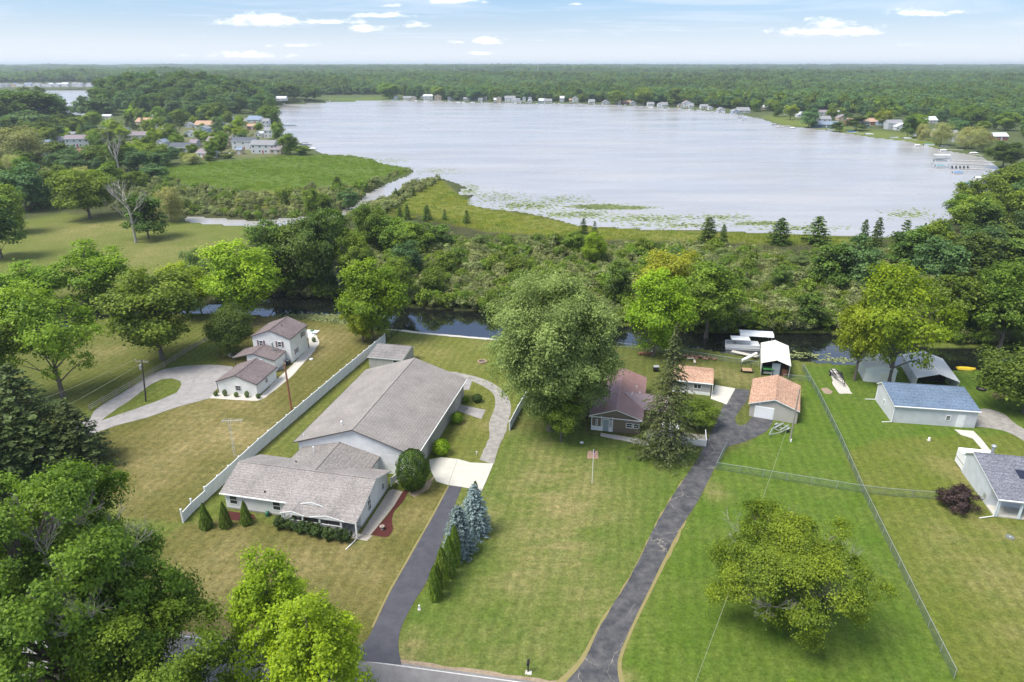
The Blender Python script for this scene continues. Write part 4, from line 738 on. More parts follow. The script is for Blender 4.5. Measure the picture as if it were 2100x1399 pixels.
# conifers on the lake edge
for i, (x, y, t_, w) in enumerate([(1450,503,445,44),(1481,505,460,24),(1597,500,447,54),(1673,499,442,62),(957,459,430,22),(912,451,428,18),(876,452,421,22),(835,450,418,20),(820,446,424,16),(1196,480,447,24),(1219,482,453,18),
      (584,420,392,26),(693,392,362,30),(1765,515,450,30),(1793,512,446,34),(1848,520,450,44),(1885,520,456,30),(1925,532,455,52),(1975,545,462,56),(2020,520,470,46),(848,402,385,10),(812,402,385,14)]):
    tree(['cedar_small', 'cedar_b'][(i * 7 // 3) % 2], x, y, t_, w * (1.15 if i % 3 == 0 else 1.0), ['dark cedar left of the pair on the lake bank', 'narrow cedar right of the pair on the lake bank', 'wide cedar against the lake, middle of three', 'broadest cedar against the lake', 'cone cedar in the yellow marsh', 'small cedar left of the marsh cone', 'cedar at the marsh edge', 'cedar beside the marsh channel', 'smallest cedar beside the marsh channel', 'cedar above the cottonwood', 'small cedar right above the cottonwood',
      'lone dark cedar in the left marsh', 'leaning cedar in the left marsh', 'cedar in the right lake-bank group, first', 'cedar in the right lake-bank group, second', 'cedar in the right lake-bank group, third', 'cedar in the right lake-bank group, fourth', 'large cedar at the right lake corner', 'largest cedar at the right lake corner', 'cedar at the right edge below the willows', 'tiny cedar at the channel mouth', 'tiny cedar left of the channel mouth'][i], name='cedar_tree', group='cedars on the lake bank', tint=(0.85, .9, 1))

# individually placed trees further out: key, base px, base py, top py, width px, label
MIDS = [
 ('maple_b',185,448,347,135,'broad dark tree at the far side of the mown field'),('mid_c',305,490,402,86,'dark tree right of the dead tree'),('willow',352,455,384,66,'pale willow right of the dead tree'),('mid_c',5,530,405,100,'dark tree at the left edge of the mown field'),('mid_b',25,478,372,80,'green tree at the left edge above the mown field'),
 ('mid_c',30,262,187,110,'dark oak at the left edge before the left lake'),('mid_c',85,266,186,100,'tall dark oak before the left lake'),('mid_a',122,264,205,60,'oak at the right end of the stand before the left lake'),('mid_a',60,275,225,90,'lower oak before the left lake'),('mid_c',2,270,195,80,'dark oak cut by the left edge before the left lake'),
 ('willow',40,345,262,120,'wide pale willow at the left edge'),('mid_b',85,290,248,60,'small green tree below the dark oaks'),('mid_b',150,275,240,50,'green tree before the left lake shore'),('mid_b',195,262,228,44,'round tree beside the left lake'),('pine_mid',175,292,250,26,'dark pine among the village gardens'),
 ('mid_b',120,330,290,60,'green tree left of the red barn house'),('mid_a',140,350,305,70,'green tree in front of the red barn house'),('mid_b',200,345,295,70,'green tree right of the red barn house'),('pine_mid',113,310,272,24,'small dark pine left of the white village house'),('mid_b',215,300,262,60,'bushy tree behind the purple roofed house'),
 ('mid_b',250,350,282,60,'tall ragged green tree before the village'),('mid_a',285,350,300,60,'tree before the village, right of the ragged one'),('mid_b',325,340,292,60,'green tree left of the grey roofed cottage'),('bright_b',364,303,272,30,'round yellow-green tree in the village'),('mid_b',395,318,295,30,'small tree beside the cottage drive'),
 ('pine_mid',262,262,232,14,'first dark pine before the orange roof'),('pine_mid',275,266,230,18,'second dark pine before the orange roof'),('pine_mid',294,262,229,12,'thin dark pine across the orange roof'),('mid_b',328,255,217,30,'light green tree right of the orange roof'),('mid_b',373,258,222,46,'round tree behind the long orange roof'),
 ('mid_a',400,245,205,50,'tree at the knoll foot, left'),('mid_b',425,250,214,40,'tree at the knoll foot, middle'),('mid_b',450,250,208,34,'tall tree at the knoll foot, right'),('mid_a',485,262,250,22,'bushy tree beside the brick house'),('mid_b',557,258,214,54,'lone spreading tree on the village point'),
 ('pine_mid',478,274,256,14,'dark purple-leaved tree by the dark roof'),('mid_b',595,317,272,44,'tree at the corner of the green marsh'),('mid_b',618,318,298,36,'bush at the corner of the green marsh'),('willow',395,337,315,44,'grey willow below the small village cottage'),('mid_b',430,330,318,24,'bush below the village cottage'),('mid_b',470,325,315,20,'bush on the marsh edge below the white houses'),
 ('mid_a',350,325,300,40,'tree before the low brown house'),('mid_b',300,310,286,36,'tree behind the ragged tree'),('mid_a',55,430,330,110,'large loose tree at the left wetland'),('mid_b',100,420,350,70,'green tree of the left wetland'),('mid_a',150,360,318,60,'tree behind the left wetland'),('mid_b',235,400,330,60,'green tree behind the dead tree'),
 ('mid_a',320,370,335,60,'low tree at the left end of the green marsh'),('mid_b',280,400,350,60,'low green tree behind the dead tree branches'),('mid_b',640,440,385,40,'green tree at the yellow marsh edge'),('mid_b',665,432,395,36,'tree beside the marsh channel, left'),('mid_a',715,430,385,44,'tree beside the marsh channel'),
 ('maple_b',760,520,418,80,'tree behind the bright maple'),('mid_b',800,520,440,80,'green tree over the shrub swamp, left'),('maple_a',850,530,450,90,'green tree over the shrub swamp, centre left'),('mid_c',905,520,462,70,'dark round tree in the shrub swamp'),('mid_b',690,540,425,70,'tree behind the dark grove'),('mid_a',835,565,490,70,'tree right of the bright maple'),
 ('maple_a',820,620,520,70,'tree on the far canal bank right of the bright maple'),('mid_b',890,610,545,60,'tree on the far canal bank above the open water'),('bright_a',1215,545,475,50,'light green tree poking out behind the cottonwood'),('mid_b',1180,520,475,50,'tree behind the top of the cottonwood'),('mid_c',1265,625,535,60,'dark tree right behind the cottonwood'),
 ('mid_c',1600,600,545,50,'dark tree in the shrub swamp, right'),('mid_c',1700,600,500,90,'dark pine-like tree left of the yellow tree'),('mid_a',1745,600,480,100,'tall dark tree behind the yellow tree'),('mid_c',1660,675,600,70,'dark bushy tree on the far canal bank'),('mid_c',1860,560,470,90,'dark tree on the right shore'),('mid_a',1915,585,480,100,'dark green tree on the right shore, second'),
 ('mid_c',1990,575,480,110,'dark green tree on the right shore, third'),('mid_c',2070,560,490,90,'dark tree at the right edge'),('mid_b',2000,480,400,90,'yellow-green tree over the right lakeshore'),('mid_b',1965,460,395,70,'loose green tree at the right lakeshore'),('mid_b',2060,420,342,110,'light green tree beside the docks'),('mid_b',2095,470,380,90,'green tree at the right edge below the docks'),
 ('deep_b',2055,345,290,76,'dark round tree above the docks'),('mid_b',2095,400,330,60,'tree at the right edge beside the docks'),('willow',1928,298,252,50,'pale willow on the right lakeshore'),('willow',1985,305,260,60,'wide pale willow on the right lakeshore'),('willow',2010,312,270,50,'grey willow right of the wide one'),('willow',1890,288,254,28,'small willow on the lawn slope'),
 ('mid_c',1860,283,238,30,'dark tree beside the grey lakeside house'),('mid_b',1880,282,232,40,'round green tree beside the grey lakeside house'),('gold',1808,262,222,34,'bright yellow tree beside the orange roofed house'),('gold',1620,246,213,30,'yellow-green tree on the far lawn'),('mid_a',1657,262,220,40,'round tree at the water left of the blue house'),('mid_b',1595,240,210,28,'tree on the far lawn beside the yellow-green one'),
 ('mid_c',1755,268,238,50,'dark tree bank below the orange roof'),('mid_c',1715,270,250,26,'dark bush right of the blue house'),('mid_a',1930,250,219,30,'cone shaped tree beyond the right houses'),('mid_b',1990,262,215,60,'wide light tree beyond the right houses'),('mid_b',2062,268,228,52,'loose tree beyond the white long roof'),('mid_a',1960,275,240,50,'tree behind the willows'),
 ('mid_a',1500,222,190,50,'tree on the far shore right of the grey hip roof'),('mid_a',1440,218,190,28,'round tree on the far shore, first of three'),('mid_b',1462,220,194,24,'round tree on the far shore, second of three'),('mid_b',1480,221,204,18,'small round tree on the far shore, third of three'),('mid_c',1185,208,180,20,'dark pine on the far shore'),
 ('mid_b',1265,214,184,44,'tree group on the far shore right of the white house'),('mid_b',1320,216,178,44,'leafy tree on the far shore'),('mid_a',1345,216,180,44,'second leafy tree on the far shore'),('mid_c',1385,219,180,34,'dark tree on the far shore'),('mid_b',1015,208,180,34,'tree on the far shore left of the white houses'),('mid_a',975,207,178,40,'tree on the far shore'),('mid_a',935,206,178,36,'dark leafy tree on the far shore'),
 ('mid_b',800,203,170,50,'large tree beside the marsh lawn on the far shore'),('mid_a',857,204,176,22,'small round tree on the far shore beside white sheds'),('mid_b',900,205,176,30,'tree at the left part of the far shore'),
]
for i, (k, x, y, t_, w, l) in enumerate(MIDS):
    p = P(x, y); gz = ground_z(p.x, p.y)
    if gz > 0.3:
        for _ in range(6): p = P(x, y, gz); gz = ground_z(p.x, p.y)
    tree(k, x, y, t_, w, l, gz=gz, name={'pine_mid': 'pine_tree', 'willow': 'willow_tree', 'gold': 'yellow_tree'}.get(k, 'tree'), group='trees in the village, marsh and far shore')
# seeded rows: trees along the shores and on the knoll, each one still a thing
HOUSES_PX = []
def scatter_trees(poly_px, n, keys, label, group, hr=(10, 16), wr=(9, 13), mind=8.0, seed=1, tint=None, avoid=[], mass=None, world_poly=None):
    g = random.Random(seed); pw = world_poly or W(poly_px); xs = [p[0] for p in pw]; ys = [p[1] for p in pw]; pts = []; tries = 0
    P_ = np.array(pw)
    while len(pts) < n and tries < n * 60:
        tries += 1; x = g.uniform(min(xs), max(xs)); y = g.uniform(min(ys), max(ys)); ax = np.array([x]); ay = np.array([y])
        if not pip(ax, ay, pw)[0] or in_water(ax, ay)[0]: continue
        if any((x - a) ** 2 + (y - b) ** 2 < mind ** 2 for a, b in pts): continue
        if any((x - a) ** 2 + (y - b) ** 2 < r ** 2 for a, b, r in avoid): continue
        pts.append((x, y))
    if mass:
        q = np.array([(x, y, ground_z(x, y)) for x, y in pts]); s = np.array([(g.uniform(*wr) / 12, 0, g.uniform(*hr) / 15) for _ in pts]); s[:, 1] = s[:, 0]
        scatter_stuff(mass, q, s, keys, label, seed); return pts
    look = {'mid_a': 'mid green', 'mid_b': 'yellow-green', 'mid_c': 'dark green', 'bright_b': 'bright green', 'willow': 'pale', 'grey_b': 'grey-green', 'maple_a': 'leafy green', 'far_c': 'leafy'}
    for i, (x, y) in enumerate(sorted(pts, key=lambda p: p[0] / p[1])):
        k = g.choice(keys); h = g.uniform(*hr); w = g.uniform(*wr); plant(k, Vector((x, y, ground_z(x, y))), h, w, '%s %s, %s from the left' % (look[k], label, ordinal(i)), group=group, tint=tint)
    return pts
# ============================================================ BUILDINGS
HOUSE_SPOTS = []
glass = mat('window_glass', (0.035, 0.045, 0.055), 0.08, 0.2, 0.8, spec=0.6); white = mat('white_trim', (0.80, 0.80, 0.79), 0.55, 0.05, 2.0); dark_trim = mat('dark_trim', (0.10, 0.085, 0.085), 0.6, 0.1, 2.0)
vinyl = siding('white_siding', (0.80, 0.80, 0.78), 0.13, 'Z'); steel_w = siding('white_steel', (0.76, 0.765, 0.76), 0.30, 'X', depth=0.5); steel_g = siding('greige_steel', (0.42, 0.405, 0.38), 0.30, 'Y', depth=0.5)
taupe = siding('taupe_siding', (0.205, 0.158, 0.115), 0.13, 'Z'); beige = siding('beige_siding', (0.44, 0.415, 0.385), 0.14, 'X'); pale_g = siding('pale_grey_siding', (0.60, 0.61, 0.63), 0.13, 'Z'); grey_steel = siding('grey_steel', (0.57, 0.58, 0.61), 0.25, 'X')
sh_grey = shingle('shingle_warm_grey', (0.20, 0.182, 0.172), (0.265, 0.24, 0.228), (0.335, 0.302, 0.285)); sh_barn = shingle('shingle_barn', (0.225, 0.203, 0.188), (0.262, 0.238, 0.222), (0.30, 0.272, 0.254), 4)
sh_brown = shingle('shingle_brown', (0.125, 0.098, 0.100), (0.18, 0.145, 0.145), (0.23, 0.19, 0.185)); sh_tan = shingle('shingle_tan', (0.30, 0.17, 0.115), (0.43, 0.26, 0.18), (0.53, 0.35, 0.25), 3.5)
sh_blue = shingle('shingle_blue', (0.085, 0.125, 0.185), (0.125, 0.175, 0.25), (0.18, 0.235, 0.315), 6); sh_slate = shingle('shingle_slate', (0.095, 0.098, 0.125), (0.16, 0.165, 0.195), (0.24, 0.24, 0.27), 5)
red_metal = mat('red_metal', (0.31, 0.18, 0.165), 0.35, 0.15, 0.6, spec=0.7, col2=(0.38, 0.245, 0.23)); white_metal = mat('white_metal', (0.72, 0.71, 0.66), 0.45, 0.05, 1.0, spec=0.4, col2=(0.80, 0.78, 0.70)); grey_metal = mat('grey_metal', (0.58, 0.60, 0.62), 0.5, 0.08, 1.0)
door_w = mat('door_white', (0.78, 0.79, 0.80), 0.5, 0.03, 1.0); black = mat('black_paint', (0.02, 0.02, 0.022), 0.5, 0.2, 3.0); galv = mat('galvanised', (0.45, 0.47, 0.48), 0.45, 0.1, 4.0, metallic=0.5); wood = mat('wood', (0.30, 0.19, 0.11), 0.85, 0.2, 4.0, col2=(0.42, 0.28, 0.17), stretch=(1, 6, 6)); grey_wood = mat('grey_wood', (0.22, 0.20, 0.17), 0.9, 0.2, 5.0, col2=(0.32, 0.29, 0.25)); shadow_in = mat('interior_shade', (0.05, 0.045, 0.04), 0.9, 0.2, 2.0)
brick_m = mat('brick', (0.28, 0.10, 0.07), 0.9, 0.2, 6.0)

class House:
    """a gabled block: origin = front-left corner of the roof edge, x along the front, y to the back"""
    def __init__(s, name, label, cat, o, ang, L, W_, he, hr, ridge='u', oh=0.35, mw=None, mr=None, trim=None, rp=0.5, parent=None, wall=True, thick=0.16, gable_m=None, zwall0=-0.1):
        s.L, s.W, s.he, s.hr, s.ridge, s.oh, s.rp = L, W_, he, hr, ridge, oh, rp
        s.trim = trim or white
        if parent is None: s.root = empty(name, (o[0], o[1], 0 if len(o) < 3 else o[2]), rad(ang)); tag(s.root, label, cat)
        else: s.root = parent
        span = W_ if ridge == 'u' else L; run = L if ridge == 'u' else W_; a = span * rp; s.sl1 = (hr - he) / a; s.sl2 = (hr - he) / (span - a); s.span = span; s.a = a; s.run = run
        def pt(u, t, z): return (u, t, z) if ridge == 'u' else (t, u, z)   # u along ridge, t across
        s.pt = pt; flip = ridge != 'u'
        if wall:
            w = MB(); u0, u1 = oh, run - oh; t0, t1 = oh, span - oh; z1, z2, zr = s.zr(t0) - thick * .6, s.zr(t1) - thick * .6, hr - thick * .6
            sec = [(t0, zwall0), (t1, zwall0), (t1, z2), (a, zr), (t0, z1)]
            vs = [pt(u0, t, z) for t, z in sec] + [pt(u1, t, z) for t, z in sec]; fs = [(4,3,2,1,0), (5,6,7,8,9)] + [(i, (i+1) % 5, (i+1) % 5 + 5, i + 5) for i in range(5)]
            if flip: fs = [tuple(reversed(f)) for f in fs]
            w.add(vs, fs); s.wall = w.build('wall', mw or vinyl, s.root)
        r = MB(); th = thick
        sec = [(0, he), (a, hr), (span, he), (span, he - th), (a, hr - th), (0, he - th)]
        vs = [pt(0, t, z) for t, z in sec] + [pt(run, t, z) for t, z in sec]
        F_ = [((0,1,7,6), 0), ((1,2,8,7), 0), ((2,3,9,8), 1), ((3,4,10,9), 1), ((4,5,11,10), 1), ((5,0,6,11), 1), ((1,0,5,4), 1), ((2,1,4,3), 1), ((6,7,10,11), 1), ((7,8,9,10), 1)]
        for f, mi in F_: r.add([vs[i] for i in f], [(3,2,1,0) if not flip else (0,1,2,3)], mi)
        me = r.mesh('roof', [mr or sh_grey, s.trim]); import bmesh as _b; bm = _b.new(); bm.from_mesh(me); _b.ops.remove_doubles(bm, verts=bm.verts, dist=1e-4); _b.ops.recalc_face_normals(bm, faces=bm.faces); bm.to_mesh(me); bm.free()
        s.roof = link('roof', me, s.root)
        c = MB(); c.bar(pt(0.02, a, hr + 0.015), pt(run - 0.02, a, hr + 0.015), 0.22, 0.05); s.cap = c.build('ridge_cap', mr or sh_grey, s.roof)
        HOUSE_SPOTS.append((s.root.matrix_basis @ Vector((L/2, W_/2, 0)), max(L, W_) * 0.75))
    def zr(s, t): return s.he + (s.sl1 * t if t < s.a else s.sl2 * (s.span - t))
    def frame(s, side, u):
        """origin, right vector, outward normal on a wall at distance u along it"""
        o = s.oh
        return {'front': (Vector((u, o, 0)), Vector((1,0,0)), Vector((0,-1,0))), 'back': (Vector((u, s.W - o, 0)), Vector((-1,0,0)), Vector((0,1,0))),
                'right': (Vector((s.L - o, u, 0)), Vector((0,1,0)), Vector((1,0,0))), 'left': (Vector((o, u, 0)), Vector((0,-1,0)), Vector((-1,0,0)))}[side]
    def slab(s, mb, side, u, z, w, h, d0, d1, mi=0):
        o, r, n = s.frame(side, u); vs = []
        for d in (d0, d1):
            for a, b in ((-w/2, 0), (w/2, 0), (w/2, h), (-w/2, h)): vs.append(o + r * a + Vector((0, 0, z + b)) + n * d)
        mb.add(vs, [(3,2,1,0), (4,5,6,7), (0,1,5,4), (1,2,6,5), (2,3,7,6), (3,0,4,7)], mi)
    def window(s, side, u, z, w, h, fm=None, bars='h', shutters=None, arch=False):
        f = MB(); t = 0.09; o, r, n = s.frame(side, u)
        for (a, b, ww, hh) in ((0, 0, w, t), (0, h - t, w, t), (-w/2 + t/2, t, t, h - 2*t), (w/2 - t/2, t, t, h - 2*t)): s.slab(f, side, u + (a if side in ('front', 'right') else -a), z + b, ww, hh, -0.02, 0.06)
        if bars in ('h', 'x'): s.slab(f, side, u, z + h/2 - .03, w - 2*t, .06, -0.02, 0.045)
        if bars in ('v', 'x'): s.slab(f, side, u, z + t, .06, h - 2*t, -0.02, 0.046)
        fr = f.build('window', fm or white, s.root); g = MB(); s.slab(g, side, u, z + t, w - 2*t, h - 2*t, -0.01, 0.015); g.build('pane', glass, fr)
        if shutters:
            for sg in (-1, 1): q = MB(); s.slab(q, side, u + sg * (w/2 + .2), z, .34, h, -0.01, .05); q.build('shutter', shutters, s.root)
        return fr
    def door(s, side, u, w, h, m=None, z=0.0, name='door', panels=0, handle=True):
        q = MB(); s.slab(q, side, u, z, w + .2, h + .1, -0.01, 0.03); fr = q.build('door_frame', white, s.root)
        q = MB(); s.slab(q, side, u, z, w, h, 0.0, 0.055)
        d = q.build(name, m or door_w, s.root)
        for k in range(panels):
            q = MB(); s.slab(q, side, u, z + h * (k + .06) / panels, w * .96, h / panels * .88, .05, .068); q.build('panel', m or door_w, d)
        if handle: q = MB(); s.slab(q, side, u + w * .38, z + 1.0, .05, .12, .05, .1); q.build('handle', galv, d)
        return d
    def onroof(s, u, t, name, mb_fn, m):
        mb = MB(); x, y, z = s.pt(u, t, s.zr(t)); mb_fn(mb, x, y, z); return mb.build(name, m, s.roof)
    def gutter(s, side, m=None):
        mb = MB(); z = s.he - .1
        if side == 'front': mb.bar((0, -.06, z), (s.L, -.06, z), .11, .11)
        if side == 'back': mb.bar((0, s.W + .06, z), (s.L, s.W + .06, z), .11, .11)
        if side == 'left': mb.bar((-.06, 0, z), (-.06, s.W, z), .11, .11)
        if side == 'right': mb.bar((s.L + .06, 0, z), (s.L + .06, s.W, z), .11, .11)
        return mb.build('gutter', m or s.trim, s.root)
    def spout(s, pts, m=None):
        mb = MB()
        for a, b in zip(pts[:-1], pts[1:]): mb.bar(a, b, .09, .09)
        return mb.build('downspout', m or s.trim, s.root)
    def ribs(s, m, pitch=0.45, w=0.05, h=0.035):
        k = int(s.run / pitch); me1 = MB().bar((0, 0, 0), s.pt(0, s.a, s.hr - s.he), w, h * 2).mesh('rib_front', m); me2 = MB().bar((0, 0, 0), s.pt(0, s.span - s.a, s.he - s.hr), w, h * 2).mesh('rib_back', m)
        for i in range(k + 1):
            u = min(s.run - .03, max(.03, i * pitch)); x, y, z = s.pt(u, 0, s.he + .01); link('rib', me1, s.roof, (x, y, z)); x, y, z = s.pt(u, s.a, s.hr + .01); link('rib', me2, s.roof, (x, y, z))
def vent_pipe(h=.45, r=.06, cap=False):
    def f(mb, x, y, z):
        mb.tube([(x, y, z - .1), (x, y, z + h)], [r, r], 8)
        if cap: mb.tube([(x, y, z + h), (x, y, z + h + .12)], [r * 1.7, r * 1.2], 8)
    return f
# ---- the ranch house with porch
A1 = -12.4
mh = House('ranch_house', 'long white ranch house with grey shingle roof and railed front porch', 'house', (-36.5, 71.8), A1, 19.05, 9.3, 2.5, 4.25, mw=vinyl, mr=sh_grey, trim=white, oh=.4)
mh.window('front', 1.55, .75, 1.15, 1.35, fm=white); mh.window('front', 7.5, .75, 1.15, 1.35, fm=white); mh.window('right', 7.2, .9, .8, 1.0); mh.window('right', 2.9, .7, .95, 1.7, bars='x')
ar = MB(); o, r_, n_ = mh.frame('right', 2.9)
ar.add([o + r_ * math.cos(a) * .47 + Vector((0, 0, 2.45 + .42 * math.sin(a))) + n_ * .03 for a in np.linspace(0, math.pi, 9)], [tuple(range(9))]); ar.build('arched_pane', glass, mh.root)
mh.gutter('front'); mh.onroof(6.4, 7.6, 'roof_vent', vent_pipe(.2, .1), black); mh.onroof(5.8, .9, 'roof_vent', vent_pipe(.18, .1), black); mh.onroof(10.2, 8.4, 'vent_pipe', vent_pipe(.75, .07, True), white)
mb = MB(); mb.box(mh.oh - .02, mh.L - mh.oh + .02, mh.oh - .03, mh.W - mh.oh + .03, -.1, .22); mb.build('foundation', mat('foundation', (0.30, 0.28, 0.25)), mh.root)
# porch: roof carried forward over a deck
iv = mh.root.matrix_basis.inverted()
def loc(px, py, z=0, inv=None): return (inv or iv) @ P(px, py, z)
PX0, PX1 = 9.25, 19.05; PF = -1.75
pr = MB(); zt = mh.zr(2.2) + .03; zb = 2.28; th = .14
sec = [(2.2, zt), (.0, 2.62), (PF, zb), (PF, zb - th), (.0, 2.62 - th), (2.2, zt - th)]
xl = lambda y: PX0 + (.9 if y > 1 else 0)
vs = [(xl(y), y, z) for y, z in sec] + [(PX1, y, z) for y, z in sec]
for f, mi in (((0,1,7,6),0), ((1,2,8,7),0), ((2,3,9,8),1), ((3,4,10,9),1), ((4,5,11,10),1), ((0,5,4,1),1), ((1,4,3,2),1), ((6,7,10,11),1), ((7,8,9,10),1)): pr.add([vs[i] for i in f], [(0,1,2,3)], mi)
porch_roof = pr.build('porch_roof', [sh_grey, white], mh.root)
def small_gable(x0, x1, y0, y1, zb_, rise, nm, p, gm=None):
    mb = MB(); xm = (x0 + x1) / 2; v = [(x0, y0, zb_), (x1, y0, zb_), (xm, y0, zb_ + rise), (x0, y1, zb_ + .02), (x1, y1, zb_ + .02), (xm, y1, zb_ + rise + .05)]
    mb.add(v, [(0, 2, 5, 3), (2, 1, 4, 5)], 0); mb.add(v, [(0, 1, 2)], 1)
    mb.bar((x0 - .05, y0 - .03, zb_), (xm, y0 - .03, zb_ + rise), .05, .13, 1); mb.bar((xm, y0 - .03, zb_ + rise), (x1 + .05, y0 - .03, zb_), .05, .13, 1)
    return mb.build(nm, [sh_grey, white], p)
small_gable(9.35, 12.4, PF - .02, 1.6, 2.24, .42, 'porch_gable', mh.root); small_gable(13.2, 17.6, PF - .02, 1.9, 2.24, .46, 'porch_gable', mh.root)
small_gable(11.2, 14.1, -.1, 2.6, 2.66, .38, 'eyebrow_dormer', mh.root)
mb = MB(); mb.box(PX0 + .35, PX1 - 1.9, PF + .2, .38, -.05, .42); mb.build('porch_deck', mat('deck', (0.30, 0.28, 0.27), 0.8, 0.1, 2), mh.root)
mb = MB(); mb.box(PX1 - 1.9, PX1 - .5, PF + .2, .38, -.05, .12); mb.build('porch_step', mat('deck', (0.30, 0.28, 0.27)), mh.root)
for k, x in enumerate((PX0 + .4, 12.1, 14.3, PX1 - 2.0, PX1 - .12)):
    mb = MB(); mb.box(x - .09, x + .09, PF + .1, PF + .28, -.05, 2.2); mb.box(x - .12, x + .12, PF + .07, PF + .31, 2.08, 2.22); mb.build('porch_post', white, mh.root)
bal = MB().box(-.022, .022, -.022, .022, 0, .74).mesh('baluster', white)
def rail(x0, x1, y0, y1, z0=.5):
    mb = MB(); mb.bar((x0, y0, z0 + .82), (x1, y1, z0 + .82), .09, .06); rr = mb.build('rail', white, mh.root); mb = MB(); mb.bar((x0, y0, z0 + .06), (x1, y1, z0 + .06), .06, .06); mb.build('bottom_rail', white, rr)
    L = math.hypot(x1 - x0, y1 - y0); n = int(L / .14)
    for i in range(1, n): t = i / n; link('baluster', bal, rr, (x0 + (x1 - x0) * t, y0 + (y1 - y0) * t, z0 + .07))
rail(PX0 + .5, 12.0, PF + .19, PF + .19); rail(12.2, 14.2, PF + .19, PF + .19); rail(14.4, 15.4, PF + .19, PF + .19); rail(15.5, PX1 - 2.1, PF + .19, PF + .19); rail(PX0 + .4, PX0 + .4, PF + .3, .3)
mb = MB(); mb.box(15.4, 15.5, PF + .12, PF + .26, .4, 1.42); mb.build('rail_post', white, mh.root)
mh.window('front', 13.2, .95, 1.2, 1.1, shutters=mat('navy_shutter', (0.03, 0.035, 0.06))); mh.window('front', 10.7, .95, 1.2, 1.1, shutters=mat('navy_shutter', (0.03, 0.035, 0.06)))
mh.door('front', 15.4, .95, 2.0, z=.42, m=door_w); mh.window('front', 17.6, 1.1, .9, .9)
mh.spout([(PX1 - .02, PF + .02, 2.2), (PX1 - .02, PF - .02, .35), (PX1 - .1, PF - .5, .12), (PX1 - .5, PF - 2.1, .06)]); mh.spout([(PX0 + .2, PF + .1, 2.2), (PX0 + .2, PF + .1, .1)])
for k, (x, c) in enumerate(((10.2, (0.05, 0.06, 0.10)), (11.6, (0.35, 0.12, 0.06)), (14.0, (0.45, 0.42, 0.38)))):
    ch = empty('porch_chair', mh.root.matrix_basis @ Vector((x, -.55, .42)), rad(A1)); cm = mat('chair_%d' % k, c)
    tag(ch, ['dark navy chair at the left end of the porch', 'rust coloured chair in the middle of the porch', 'pale chair near the porch door'][k], 'chair', 'chairs on the porch')
    mb = MB(); mb.box(-.28, .28, -.28, .28, .36, .44); mb.build('seat', cm, ch); mb = MB(); mb.box(-.28, .28, .22, .30, .44, 1.0); mb.build('backrest', cm, ch)
    for a, b in ((-1, -1), (1, -1), (-1, 1), (1, 1)): mb = MB(); mb.box(a*.25-.03, a*.25+.03, b*.25-.03, b*.25+.03, 0, .36); mb.build('leg', cm, ch)
# ---- link wing between the ranch house and the barn
lw = House('link_wing', 'low shingled wing joining the ranch house to the long barn', 'building', (-30.83, 75.5), A1, 11.6, 10.5, 2.6, 4.12, ridge='v', mw=steel_w, mr=shingle('shingle_wing', (0.165, 0.15, 0.14), (0.23, 0.21, 0.198), (0.29, 0.265, 0.25)), trim=dark_trim, oh=.3)
lw.onroof(5.2, 3.0, 'vent_pipe', vent_pipe(.8, .08, True), white); lw.spout([(11.6, 2.6, 2.5), (11.6, 2.6, .1)])
# ---- the long barn
barn = House('pole_barn', 'long pole barn with broad grey roof and white front gable', 'barn', (-30.3, 82.45), -12.2, 17.9, 24.9, 3.5, 6.5, ridge='v', mw=steel_g, mr=sh_barn, trim=dark_trim, oh=.45)
mb = MB(); barn.slab(mb, 'front', 8.95, -.1, 16.9, 3.35, 0.0, .04); gz = barn.hr - .2
mb.add([(.5, barn.oh - .05, 3.25), (17.4, barn.oh - .05, 3.25), (8.95, barn.oh - .05, gz - .12), (.5, barn.oh - .01, 3.25), (17.4, barn.oh - .01, 3.25), (8.95, barn.oh - .01, gz - .12)], [(0,1,2), (5,4,3), (0,2,5,3), (1,4,5,2), (0,3,4,1)])
mb.build('gable_front', steel_w, barn.root)
barn.door('front', 14.0, 3.4, 3.0, m=steel_w, name='sliding_door', handle=False); barn.door('front', 16.5, 1.4, 2.8, m=steel_w, name='sliding_door', handle=False)
barn.door('right', 21.0, 2.6, 2.7, m=mat('greige_door', (0.47, 0.455, 0.43)), name='side_door', handle=False); barn.door('right', 3.2, .95, 2.1, m=door_w); barn.gutter('right', white); barn.gutter('left', dark_trim)
barn.spout([(17.95, 2.0, 3.3), (17.5, 2.0, 3.0), (17.5, 2.0, .2)], white); barn.onroof(2.2, 6.4, 'vent_pipe', vent_pipe(.6, .1, True), white); barn.onroof(1.4, .9, 'vent_pipe', vent_pipe(.3, .06), white)
sc_ = empty('garden_fence_panel', mh.root.matrix_basis @ Vector((18.9, 9.3, 0)), rad(62)); tag(sc_, 'short white lattice screen between the ranch house and the round shrub', 'fence')
mb = MB(); mb.box(0, 3.2, -.04, .04, .3, 1.3); mb.build('panel', white, sc_); [MB().box(x - .07, x + .07, -.07, .07, 0, 1.45).build('post', white, sc_) for x in (0, 1.6, 3.2)]
# stepping ladder of timber steps
st = empty('timber_steps', P(812, 990), rad(-52)); tag(st, 'short run of pale slatted steps beside the mulch bed', 'steps')
for k in range(5): MB().box(-.55, .55, k * .34, k * .34 + .18, .02, .12 + k * .02).build('step', stone_m, st)
# ---- garden shed behind the barn
sd = House('garden_shed', 'small grey shed at the back end of the long barn', 'shed', (-26.6, 115.1), -12, 6.9, 6.4, 2.25, 2.9, ridge='u', mw=siding('shed_siding', (0.42, 0.40, 0.38), .2), mr=shingle('shingle_shed', (0.17, 0.155, 0.155), (0.22, 0.205, 0.20), (0.27, 0.25, 0.245)), trim=white, rp=.78, oh=.2)
sd.door('front', 5.4, .9, 1.9, m=black)
